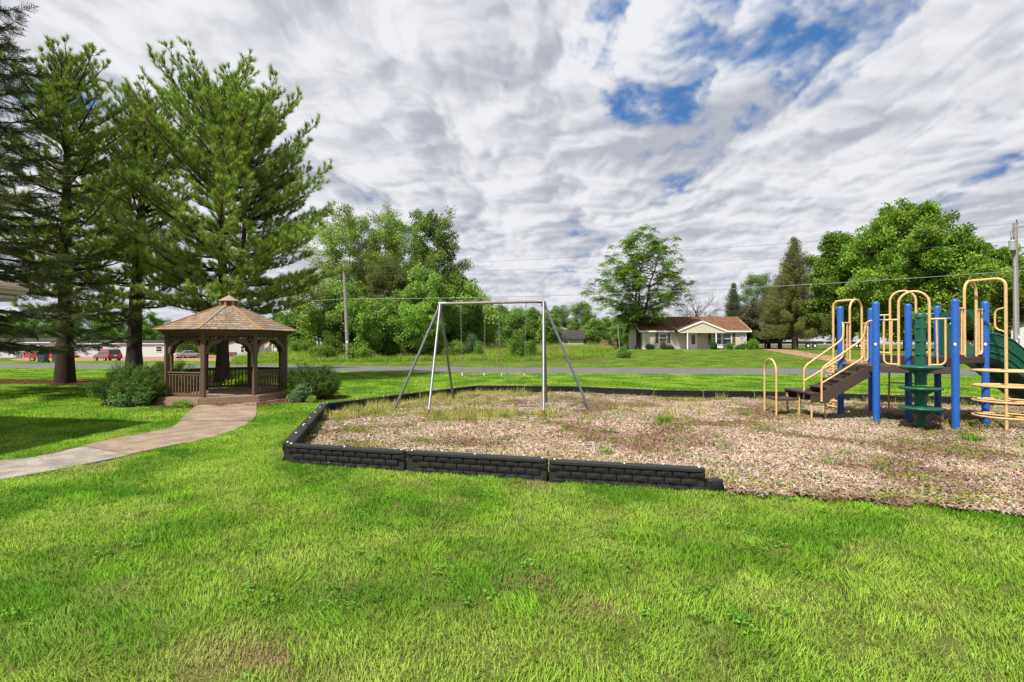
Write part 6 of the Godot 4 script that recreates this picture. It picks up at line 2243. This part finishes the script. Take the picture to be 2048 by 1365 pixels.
func make_buildings() -> void:
	make_house()
	var sh := simple_building("shed", "cream clapboard shed with dark grey roof behind the meadow", "shed", 1078, 1167, 76, 0.42, 2.05, 3.35, 5.0, M.siding, M.roof_grey, {"trim": false})
	window_unit(sh, Vector3(gx(1131.5, 76) - gx(1122.5, 76), 1.5, 0), 0.9, 0.55)
	# lumber stacks
	for q in [[1209, 74, 1.15, 1.55, "stack of brown lumber boards half hidden behind the paler stack"], [1224.5, 72, 1.2, 1.62, "paler tall stack of lumber boards on bearers near the locust"]]:
		var st := thing("lumber_stack", q[4], "lumber", on(q[0], q[1]), 0.0, "lumber stacks beyond the meadow")
		var y := 0.12
		var lay := 0
		while y < q[3]:
			var m := MB.new()
			for b in 4:
				m.bx(Vector3(rng.randf_range(-0.03, 0.03), y, -0.45 + b * 0.3), Vector3(q[2] * rng.randf_range(0.96, 1.02), 0.12, 0.27), 0.008)
			part(st, "board_layer", m, M.lumber)
			y += 0.135
			lay += 1
			if lay % 3 == 0:
				m = MB.new()
				for s in [-0.4, 0.4]: m.bx(Vector3(s * q[2], y - 0.02, 0), Vector3(0.07, 0.06, 1.1), 0.004)
				part(st, "bearer", m, M.gazebo_wood)
				y += 0.07
	var pl := thing("metal_pole", "thin leaning metal pole standing alone in the meadow", "pole", on(1241, 50))
	var pm := MB.new()
	pm.tube([Vector3(0, -0.2, 0), Vector3(-0.28, 2.9, 0)], 0.03, 8)
	part(pl, "shaft", pm, M.grey_metal)
	pm = MB.new()
	pm.tube([Vector3(-0.28, 2.9, 0), Vector3(-0.283, 2.94, 0)], [0.036, 0.02], 8)
	part(pl, "cap", pm, M.black_metal)
	# across the road on the left
	var mh := simple_building("mobile_home", "white mobile home with brown skirting seen through the gazebo", "house", 448, 506, 98, -0.9, 2.75, 3.5, 16.0, M.white_siding, M.roof_grey, {"front_gable": true})
	window_unit(mh, Vector3(gx(485, 98) - gx(477, 98), 1.55, 0), 0.8, 1.3)
	var sk := MB.new()
	sk.bx(Vector3(gx(463, 98) - gx(477, 98), 0.45, 0.12), Vector3(2.0, 1.0, 0.16), 0.01)
	part(mh, "skirting", sk, M.block_brown)
	var gs := simple_building("garage", "white garage with pale green metal roof behind the tall roadside grass", "garage", 543, 605, 88, 0.1, 2.3, 3.0, 6.0, M.white_siding, M.roof_green)
	var gd := MB.new()
	for k in 4: gd.bx(Vector3(-1.35, 0.3 + k * 0.46, 0.045), Vector3(1.9, 0.44, 0.05), 0.01)
	var gdo := part(gs, "door", gd, M.white_trim)
	gd = MB.new()
	for s in [-1.0, 1.0]: gd.bx(Vector3(-1.35 + s * 1.0, 0.98, 0.05), Vector3(0.1, 1.95, 0.07))
	gd.bx(Vector3(-1.35, 1.98, 0.05), Vector3(2.1, 0.1, 0.07))
	part(gdo, "frame", gd, M.block_brown)
	var m2 := simple_building("mobile_home", "long white mobile home behind the red minivan", "house", 110, 345, 100, -0.9, 2.7, 3.3, 5.0, M.white_siding, M.roof_grey)
	for px in [150, 200, 262, 318]: window_unit(m2, Vector3(gx(px, 100) - gx(227.5, 100), 1.55, 0), 1.3, 1.1)
	var m3 := simple_building("mobile_home", "pale mobile home at the end of the yard behind the red pickup", "house", -80, 100, 92, -0.8, 2.8, 3.5, 5.0, M.white_siding, M.roof_grey)
	for px in [-10, 40, 75]: window_unit(m3, Vector3(gx(px, 92) - gx(10, 92), 1.6, 0), 1.2, 1.1)
	# right edge
	var wh := simple_building("white_house", "white sided house with dark roof past the transformer pole", "house", 2059, 2233, 46, 0.35, 2.95, 4.6, 9.0, M.white_siding, M.roof_grey, {"front_gable": true, "turn": -0.78})
	window_unit(wh, Vector3(1.4, 1.7, 0), 1.1, 1.3)
	near_building()

func near_building() -> void:
	# the building whose eave corner shows at the left edge: long side along the view, gutter towards the lawn
	var H := thing("building", "beige building with guttered eave corner showing at the path side", "building", Vector3(-8.45, 0, -8.7))
	var m := MB.new()
	m.bx(Vector3(-4.65, 1.25, 7.4), Vector3(7.9, 2.5, 13.6))
	part(H, "wall", m, M.fascia_tan)
	m = MB.new()
	clap_wall(m, Vector3(-0.7, 0, 0.6), Vector3(-0.7, 0, 14.2), 0.0, 2.36, Vector3.RIGHT, 0.13)
	clap_wall(m, Vector3(-8.6, 0, 0.6), Vector3(-0.7, 0, 0.6), 0.0, 2.36, Vector3.FORWARD, 0.13)
	part(H, "siding", m, M.fascia_tan).set_meta("kind", "stuff")
	# boxed eave and frieze
	m = MB.new()
	m.bx(Vector3(-0.33, 2.40, 7.15), Vector3(0.46, 0.05, 14.1), 0.004)
	m.bx(Vector3(-4.6, 2.40, 0.3), Vector3(8.2, 0.05, 0.4), 0.004)
	part(H, "soffit", m, M.fascia_tan)
	m = MB.new()
	m.bx(Vector3(-0.16, 2.445, 7.15), Vector3(0.03, 0.22, 14.2), 0.004)
	m.bx(Vector3(-4.3, 2.445, 0.06), Vector3(8.4, 0.22, 0.03), 0.004)
	part(H, "fascia", m, M.fascia_tan)
	# K shaped gutter, open at the top
	m = MB.new()
	var sec := [Vector2(0.0, 0.12), Vector2(0.0, 0.0), Vector2(0.07, 0.0), Vector2(0.095, 0.05), Vector2(0.125, 0.075), Vector2(0.125, 0.12), Vector2(0.105, 0.12), Vector2(0.105, 0.085), Vector2(0.075, 0.055), Vector2(0.055, 0.018), Vector2(0.018, 0.018), Vector2(0.018, 0.12)]
	m.prism(Transform3D(Basis(Vector3.RIGHT, Vector3.UP, Vector3.BACK), Vector3(-0.143, 2.455, 7.0)), sec, 14.1)
	part(H, "gutter", m, M.fascia_tan)
	# roof in lapped courses
	m = MB.new()
	m.quad_o(Vector3(-0.1, 2.57, -0.04), Vector3(-0.1, 2.57, 14.5), Vector3(-4.65, 3.95, 14.5), Vector3(-4.65, 3.95, -0.04), Vector3(1, 1, 0))
	m.quad_o(Vector3(-9.2, 2.57, -0.04), Vector3(-9.2, 2.57, 14.5), Vector3(-4.65, 3.95, 14.5), Vector3(-4.65, 3.95, -0.04), Vector3(-1, 1, 0))
	m.quad_o(Vector3(-0.1, 2.55, -0.04), Vector3(-0.1, 2.55, 14.5), Vector3(-4.65, 3.92, 14.5), Vector3(-4.65, 3.92, -0.04), Vector3(-1, -1, 0))
	var rf := part(H, "roof", m, M.roof_tan)
	m = MB.new()
	for k in 30:
		var u := k / 30.0
		var a := Vector3(-0.09, 2.575, 0).lerp(Vector3(-4.65, 3.955, 0), u)
		m.beam(a + Vector3(-0.07, 0.03, -0.06), a + Vector3(-0.07, 0.03, 14.52), 0.19, 0.012, 0.0, Vector3(0.25, 1, 0).normalized())
	part(rf, "shingle_courses", m, M.roof_tan).set_meta("kind", "stuff")
	m = MB.new()
	for z in [0.5, 14.2]:
		m.prism(Transform3D(Basis(Vector3.RIGHT, Vector3.UP, Vector3.BACK), Vector3(-4.65, 2.42, z + 0.1)), [Vector2(-4.2, 0), Vector2(4.2, 0), Vector2(0, 1.4)], 0.1)
	part(H, "gable_end", m, M.fascia_tan)

# ------------------------------------------------------------------ poles and wires
func make_poles() -> void:
	var a := on(696, 42)
	var pa := thing("utility_pole", "leaning grey wooden utility pole in front of the copse", "pole", a, 0.0, "utility poles along the road")
	var m := MB.new()
	var ha := hy(532, 42) - a.y
	m.tube([Vector3(0, -0.3, 0), Vector3(-0.17, ha * 0.5, 0), Vector3(-0.36, ha, 0)], [0.165, 0.145, 0.12], 12)
	var sh := part(pa, "shaft", m, M.pole_wood)
	m = MB.new()
	m.bx(Vector3(-0.05, 1.55, 0.155), Vector3(0.14, 0.16, 0.01))
	part(sh, "tag_plate", m, M.sticker)
	for y in [0.05, 0.65]:
		m = MB.new()
		m.lathe(Transform3D(Basis(), Vector3(-0.36 + y * 0.04, ha - y, 0.13)), [Vector2(0.02, 0), Vector2(0.05, 0.02), Vector2(0.05, 0.08), Vector2(0.03, 0.12), Vector2(0, 0.14)], 10)
		part(pa, "insulator", m, M.grey_metal)
	var b := on(2034, 33)
	var pb := thing("utility_pole", "upright utility pole carrying a transformer beside the white house", "pole", b, 0.0, "utility poles along the road")
	var hb := hy(446, 33) - b.y
	m = MB.new()
	m.tube([Vector3(0, -0.3, 0), Vector3(-0.03, hb * 0.5, 0), Vector3(-0.05, hb, 0)], [0.17, 0.15, 0.125], 12)
	part(pb, "shaft", m, M.pole_wood)
	m = MB.new()
	m.tube([Vector3(-0.16, -0.1, 0.12), Vector3(-0.17, hb * 0.7, 0.10)], 0.075, 10)
	m.tube([Vector3(-0.17, hb * 0.7, 0.10), Vector3(-0.17, hb * 0.74, 0.10)], [0.09, 0.06], 10)
	part(pb, "conduit", m, M.grey_metal)
	m = MB.new()
	m.lathe(Transform3D(Basis(), Vector3(-0.36, hb - 1.85, 0.12)), [Vector2(0.0, 0), Vector2(0.17, 0), Vector2(0.19, 0.04), Vector2(0.19, 0.58), Vector2(0.205, 0.6), Vector2(0.19, 0.66), Vector2(0.06, 0.72), Vector2(0.0, 0.72)], 20)
	var tf := part(pb, "transformer", m, M.grey_metal)
	m = MB.new()
	for s in [-0.08, 0.08]: m.lathe(Transform3D(Basis(), Vector3(-0.36 + s, hb - 1.15, 0.12)), [Vector2(0.035, 0), Vector2(0.025, 0.06), Vector2(0.04, 0.08), Vector2(0.025, 0.14), Vector2(0.035, 0.16), Vector2(0.01, 0.24)], 10)
	m.tube(bent([Vector3(-0.44, hb - 0.92, 0.12), Vector3(-0.5, hb - 0.6, 0.1), Vector3(-0.06, hb - 0.4, 0.05)], 0.2), 0.012, 6)
	part(tf, "bushing", m, M.black_metal)
	m = MB.new()
	m.tube([Vector3(0, hb - 0.1, 0.1), Vector3(-0.06, hb + 0.2, 0.1)], 0.03, 8)
	m.tube([Vector3(0.05, hb - 0.3, 0.1), Vector3(0.9, hb - 0.22, 0.1)], 0.02, 8)
	m.tube([Vector3(0.05, hb - 2.3, 0.1), Vector3(0.9, hb - 1.6, 0.1)], 0.03, 8)
	part(pb, "bracket", m, M.black_metal)
	for q in [[2.1, M.sticker, -0.0], [1.75, M.sticker, -0.17]]:
		m = MB.new()
		m.bx(Vector3(q[2], q[0], 0.175 if q[2] == 0.0 else 0.19), Vector3(0.17 if q[2] == 0.0 else 0.1, 0.24, 0.012))
		part(pb, "notice", m, q[1])
	m = MB.new()
	m.bx(Vector3(0, 2.17, 0.184), Vector3(0.13, 0.035, 0.006))
	part(pb, "notice_heading", m, M.flag_red)
	var topa := a + Vector3(-0.36, ha, 0.0)
	var topb := b + Vector3(-0.05, hb, 0.0)
	var wires := [[0.06, 0.12, 0.008, M.wire_dark, "thin top wire strung between the two utility poles"], [0.62, 1.3, 0.0075, M.wire_dark, "thin middle wire strung between the two utility poles"], [2.78, 3.28, 0.017, M.wire, "thick pale lower cable strung between the two utility poles"]]
	for w in wires:
		var p0: Vector3 = topa + Vector3(0.02, -w[0], 0)
		var p1: Vector3 = topb + Vector3(0, -w[1] + 0.1, 0)
		var o := thing("utility_wire", w[4], "wire", p0, 0.0, "wires of the utility line")
		m = MB.new()
		var back := p0 + (p0 - p1) * 1.0
		var fwd := p1 + (p1 - p0) * 0.3
		var pts := []
		for k in 13:
			var t := k / 12.0
			pts.append(p0.lerp(p1, t) - p0 + Vector3(0, -0.45 * 4 * t * (1 - t), 0))
		m.tube(pts, w[2], 5, false, false)
		part(o, "span", m, w[3])
		m = MB.new()
		pts = []
		for k in 9:
			var t := k / 8.0
			pts.append(p0.lerp(back + Vector3(0, 0.6, 0), t) - p0 + Vector3(0, -0.45 * 4 * t * (1 - t), 0))
		m.tube(pts, w[2], 5, false, false)
		part(o, "onward_span", m, w[3])
		m = MB.new()
		m.tube([p1 - p0, fwd - p0], w[2], 5, false, false)
		part(o, "onward_span", m, w[3])

# ------------------------------------------------------------------ vehicles and roadside things
func vehicle(called: String, label: String, at: Vector3, turn: float, paint: Material, kind: String) -> void:
	var V := thing(called, label, "car" if kind != "pickup" else "truck", at, turn)
	# side profile along x (front at +x), half width from section
	var body := []
	var roof := []
	if kind == "sedan":
		body = [Vector2(-2.3, 0.32), Vector2(-2.36, 0.6), Vector2(-2.3, 0.92), Vector2(-1.5, 0.98), Vector2(0.75, 0.95), Vector2(1.9, 0.82), Vector2(2.3, 0.66), Vector2(2.35, 0.35)]
		roof = [Vector2(-1.75, 0.96), Vector2(-0.95, 1.40), Vector2(0.1, 1.44), Vector2(1.05, 0.93)]
	elif kind == "van":
		body = [Vector2(-2.35, 0.34), Vector2(-2.42, 0.7), Vector2(-2.35, 1.02), Vector2(0.9, 1.02), Vector2(1.9, 0.92), Vector2(2.35, 0.72), Vector2(2.4, 0.36)]
		roof = [Vector2(-2.33, 1.0), Vector2(-2.1, 1.66), Vector2(-1.6, 1.74), Vector2(0.2, 1.72), Vector2(1.3, 0.98)]
	else:
		body = [Vector2(-2.7, 0.5), Vector2(-2.72, 0.95), Vector2(-0.5, 1.0), Vector2(1.0, 1.02), Vector2(2.4, 0.95), Vector2(2.65, 0.75), Vector2(2.65, 0.42)]
		roof = [Vector2(-0.5, 0.98), Vector2(-0.35, 1.72), Vector2(0.7, 1.74), Vector2(1.35, 1.0)]
	var m := MB.new()
	var hw := 0.88
	# body with tucked sides: three slices across
	for s in [-1.0, 1.0]:
		for k in body.size():
			var p: Vector2 = body[k]
			var q: Vector2 = body[(k + 1) % body.size()]
			var tuck0 := 0.94 if p.y > 0.85 or p.y < 0.4 else 1.0
			var tuck1 := 0.94 if q.y > 0.85 or q.y < 0.4 else 1.0
			m.quad_o(Vector3(p.x, p.y, 0), Vector3(q.x, q.y, 0), Vector3(q.x * 0.99, q.y, s * hw * tuck1), Vector3(p.x * 0.99, p.y, s * hw * tuck0), Vector3((p.x + q.x) / 2.0 * 0.3, (p.y + q.y) / 2.0 - 0.65, 0))
		var mid := Vector3(0, 0.62, s * hw * 1.03)
		for k in body.size():
			var p: Vector2 = body[k]
			var q: Vector2 = body[(k + 1) % body.size()]
			var tuck0 := 0.94 if p.y > 0.85 or p.y < 0.4 else 1.0
			var tuck1 := 0.94 if q.y > 0.85 or q.y < 0.4 else 1.0
			m.tri_o(mid, Vector3(p.x * 0.99, p.y, s * hw * tuck0), Vector3(q.x * 0.99, q.y, s * hw * tuck1), Vector3(0, 0, s))
	part(V, "body", m, paint)
	m = MB.new()
	for s in [-1.0, 1.0]:
		for k in roof.size() - 1:
			var p: Vector2 = roof[k]
			var q: Vector2 = roof[k + 1]
			var w0 := hw * lerpf(0.94, 0.74, clampf((p.y - 0.95) / 0.6, 0, 1))
			var w1 := hw * lerpf(0.94, 0.74, clampf((q.y - 0.95) / 0.6, 0, 1))
			m.quad_o(Vector3(p.x, p.y, 0), Vector3(q.x, q.y, 0), Vector3(q.x, q.y, s * w1), Vector3(p.x, p.y, s * w0), Vector3(0, 1, 0) + Vector3((p.x + q.x) * 0.4, 0, 0))
			m.quad_o(Vector3(p.x, p.y, s * w0), Vector3(q.x, q.y, s * w1), Vector3(q.x, 0.93, s * hw * 0.94), Vector3(p.x, 0.93, s * hw * 0.94), Vector3(0, 0, s))
	part(V, "cabin", m, paint)
	# glass: side strips, screen, rear
	var gl := MB.new()
	var n := roof.size()
	var rear: Vector2 = roof[0].lerp(roof[1], 0.5)
	for s in [-1.0, 1.0]:
		var yt: float = roof[1].y - 0.1
		var yb := 1.02
		var wt := hw * lerpf(0.94, 0.74, clampf((yt - 0.95) / 0.6, 0, 1)) + 0.012
		var wb := hw * 0.945 + 0.004
		var xa: float = roof[1].x + 0.08
		var xb: float = roof[n - 2].x
		var xc: float = roof[n - 1].x - 0.16
		var mid := (xa + xb) / 2.0 + 0.1
		gl.quad_o(Vector3(xa, yt, s * wt), Vector3(mid - 0.04, yt, s * wt), Vector3(mid - 0.04, yb, s * wb), Vector3(roof[0].x + 0.35, yb, s * wb), Vector3(0, 0, s))
		gl.quad_o(Vector3(mid + 0.04, yt, s * wt), Vector3(xb, yt, s * wt), Vector3(xc, yb, s * wb), Vector3(mid + 0.04, yb, s * wb), Vector3(0, 0, s))
	for e in [[roof[0], roof[1], -1.0], [roof[n - 1], roof[n - 2], 1.0]]:
		var lo: Vector2 = e[0].lerp(e[1], 0.12) + Vector2(e[2] * 0.012, 0.012)
		var hi: Vector2 = e[0].lerp(e[1], 0.9) + Vector2(e[2] * 0.012, 0.012)
		gl.quad_o(Vector3(lo.x, lo.y, -hw * 0.84), Vector3(lo.x, lo.y, hw * 0.84), Vector3(hi.x, hi.y, hw * 0.68), Vector3(hi.x, hi.y, -hw * 0.68), Vector3(e[2], 0.5, 0))
	part(V, "windows", gl, M.glass)
	for x in ([-1.4, 1.4] if kind != "pickup" else [-1.7, 1.75]):
		for s in [-1.0, 1.0]:
			var rot := Transform3D(Basis(Vector3.RIGHT, PI / 2 * s), Vector3(x, 0.33, s * (hw - 0.05)))
			m = MB.new()
			m.lathe(rot, [Vector2(0.0, -0.12), Vector2(0.30, -0.12), Vector2(0.335, -0.08), Vector2(0.335, 0.06), Vector2(0.30, 0.095), Vector2(0.2, 0.095)], 20)
			var wl := part(V, "wheel", m, M.black_rubber)
			m = MB.new()
			m.lathe(rot, [Vector2(0.21, 0.08), Vector2(0.2, 0.1), Vector2(0.1, 0.09), Vector2(0.0, 0.1)], 14)
			part(wl, "rim", m, M.steel)
	for s in [-1.0, 1.0]:
		m = MB.new()
		m.bx(Vector3(body[1].x + 0.04, body[1].y + 0.16, s * hw * 0.78), Vector3(0.12, 0.2 if kind != "van" else 0.34, 0.26), 0.02)
		part(V, "tail_light", m, M.red_lens)
		m = MB.new()
		m.bx(Vector3(body[body.size() - 2].x - 0.02, body[body.size() - 2].y, s * hw * 0.72), Vector3(0.14, 0.15, 0.34), 0.02)
		part(V, "headlight", m, M.sticker)
	m = MB.new()
	m.bx(Vector3(body[1].x - 0.02, body[1].y + 0.1, 0), Vector3(0.04, 0.14, 0.34))
	part(V, "licence_plate", m, M.sticker)
	if kind == "pickup":
		m = MB.new()
		m.bx(Vector3(-1.62, 1.02, 0), Vector3(2.0, 0.02, 1.4))
		part(V, "bed_floor", m, M.black_metal)

func make_roadside() -> void:
	vehicle("minivan", "dark red minivan parked on the dirt yard, tail turned to the road", on(215, 72), PI - 0.53, M.red_car, "van")
	vehicle("sedan", "silver sedan parked on the dirt yard seen through the gazebo", on(377, 90), PI / 2 - 0.55, M.silver_car, "sedan")
	vehicle("pickup_truck", "bright red pickup behind the trunk of the tall pine", on(103, 68), 0.25, M.bright_red_car, "pickup")
	for q in [[115, 42.3, "dark blue wheeled bin by the road, clear of the pine branch"], [86, 42.8, "dark blue wheeled bin by the road, behind the drooping branch"]]:
		var b := thing("wheeled_bin", q[2], "bin", on(q[0], q[1]) + Vector3(0, 0.02, 0), 0.2, "wheeled bins at the roadside")
		var m := MB.new()
		m.prism(Transform3D(Basis(), Vector3(0, 0, 0)), [Vector2(-0.22, 0.06), Vector2(0.22, 0.06), Vector2(0.28, 0.86), Vector2(-0.28, 0.86)], 0.6)
		part(b, "body", m, M.bin_plastic)
		m = MB.new()
		m.box(Transform3D(Basis(Vector3.RIGHT, 0.06), Vector3(0, 0.89, 0.02)), Vector3(0.62, 0.06, 0.7), 0.02)
		part(b, "lid", m, M.bin_plastic)
		for s in [-0.24, 0.24]:
			m = MB.new()
			m.lathe(Transform3D(Basis(Vector3.FORWARD, PI / 2), Vector3(s, 0.1, -0.3)), [Vector2(0, -0.03), Vector2(0.1, -0.03), Vector2(0.1, 0.03), Vector2(0, 0.03)], 14)
			part(b, "wheel", m, M.black_rubber)
	# flag on a slanting staff
	var f := thing("flag", "small striped red and white flag on a slanting staff by the garage", "flag", on(529, 84) + Vector3(0, 0, 0))
	var m := MB.new()
	m.tube([Vector3(0, -0.1, 0), Vector3(0, 2.55, 0)], 0.03, 8)
	m.tube([Vector3(0, 1.55, 0), Vector3(0.42, 2.6, 0.05)], 0.016, 6)
	part(f, "staff", m, M.white_trim)
	for k in 7:
		m = MB.new()
		var seg := 6
		for s in seg:
			var y0 := 2.45 - s * 0.2
			var y1 := y0 - 0.2
			var x0 := 0.36 - s * 0.05 + k * 0.085
			var x1 := x0 - 0.05
			var z0 := 0.06 + 0.04 * sin(k * 0.9 + s)
			var z1 := 0.06 + 0.04 * sin(k * 0.9 + s + 1)
			m.quad_o(Vector3(x0, y0 - k * 0.03, z0), Vector3(x0 + 0.085, y0 - 0.03 - k * 0.03, z0 + 0.01), Vector3(x1 + 0.085, y1 - 0.03 - k * 0.03, z1 + 0.01), Vector3(x1, y1 - k * 0.03, z1), Vector3.BACK)
		part(f, "stripe", m, M.flag_red if k % 2 == 0 else M.flag_white)
	m = MB.new()
	m.quad_o(Vector3(0.36, 2.46, 0.12), Vector3(0.66, 2.36, 0.14), Vector3(0.55, 1.93, 0.14), Vector3(0.24, 2.02, 0.12), Vector3.BACK)
	part(f, "canton", m, M.flag_blue)
	# flatbed trailers behind the spruces
	for q in [[1580, 92, 12.5, "long dark flatbed trailer with white load behind the spruces"], [1690, 96, 7.0, "shorter dark trailer behind the first maple"]]:
		var tr := thing("flatbed_trailer", q[3], "trailer", on(q[0], q[1]), 0.0, "trailers parked behind the trees")
		m = MB.new()
		m.bx(Vector3(0, 1.05, 0), Vector3(q[2], 0.22, 2.3), 0.01)
		m.bx(Vector3(0, 0.85, 0), Vector3(q[2] * 0.95, 0.2, 0.9))
		part(tr, "bed", m, M.black_metal)
		for x in [q[2] * 0.22, q[2] * 0.32, -q[2] * 0.38]:
			m = MB.new()
			m.lathe(Transform3D(Basis(Vector3.RIGHT, PI / 2), Vector3(x, 0.42, 0.95)), [Vector2(0, -0.14), Vector2(0.44, -0.14), Vector2(0.46, 0), Vector2(0.44, 0.14), Vector2(0.24, 0.14)], 18)
			var wl := part(tr, "wheel", m, M.black_rubber)
			m = MB.new()
			m.lathe(Transform3D(Basis(Vector3.RIGHT, PI / 2), Vector3(x, 0.42, 0.95)), [Vector2(0.24, 0.12), Vector2(0.2, 0.13), Vector2(0.1, 0.1), Vector2(0, 0.12)], 14)
			part(wl, "rim", m, M.sticker)
		for k in int(q[2] / 2.4):
			if k % 3 == 2: continue
			var lh := 0.35 + 0.4 * (k % 2)
			m = MB.new()
			m.bx(Vector3(-q[2] / 2.0 + 1.4 + k * 2.4, 1.165 + lh / 2.0, 0), Vector3(1.6, lh, 1.8), 0.05)
			part(tr, "load", m, M.white_siding if k % 2 == 0 else M.grey_metal)
	# mailbox pair and a small red thing by the pole
	var mb := thing("mailbox", "grey rural mailbox on thin dark legs beside the transformer pole", "mailbox", on(2037, 28.6) * Vector3(1, 0, 1) + Vector3(0, 0.05, 0))
	m = MB.new()
	m.bx(Vector3(-0.1, 1.0, 0), Vector3(0.72, 0.07, 0.14), 0.01)
	var arm := part(mb, "arm", m, M.pole_wood)
	for s in [-0.05, 0.14]:
		m = MB.new()
		m.tube([Vector3(s, 1.0, 0), Vector3(s + 0.03, -0.1, 0)], 0.022, 8)
		part(mb, "leg", m, M.black_metal)
	var poly := [Vector2(-0.09, 0), Vector2(0.09, 0), Vector2(0.09, 0.12)]
	for s in 7: poly.append(Vector2(cos(PI * s / 6.0) * 0.09, 0.12 + sin(PI * s / 6.0) * 0.09))
	for q in [[0.12, M.grey_metal, "box"], [0.42, M.bright_red_car, "paper_box"]]:
		m = MB.new()
		m.prism(Transform3D(Basis(), Vector3(q[0], 1.0, 0.0)), poly, 0.48)
		part(mb, q[2], m, q[1])
	bush("red_flowers", "small clump of red flowers in the grass before the transformer pole", on(2017, 29.2) * Vector3(1, 0, 1), 0.45, 0.4, 777, Color(0.5, 0.03, 0.03), T.small, 60, 0.9)

# ------------------------------------------------------------------ all of it
func _ready() -> void:
	rng.seed = 7
	set_view()
	make_materials()
	make_plant_meshes()
	make_ground()
	make_border()
	make_gazebo()
	make_swing()
	make_play_structure()
	make_buildings()
	make_poles()
	make_trees()
	make_shrubs()
	make_roadside()
	make_lawn()
	make_meadow()
	make_mulch_cover()
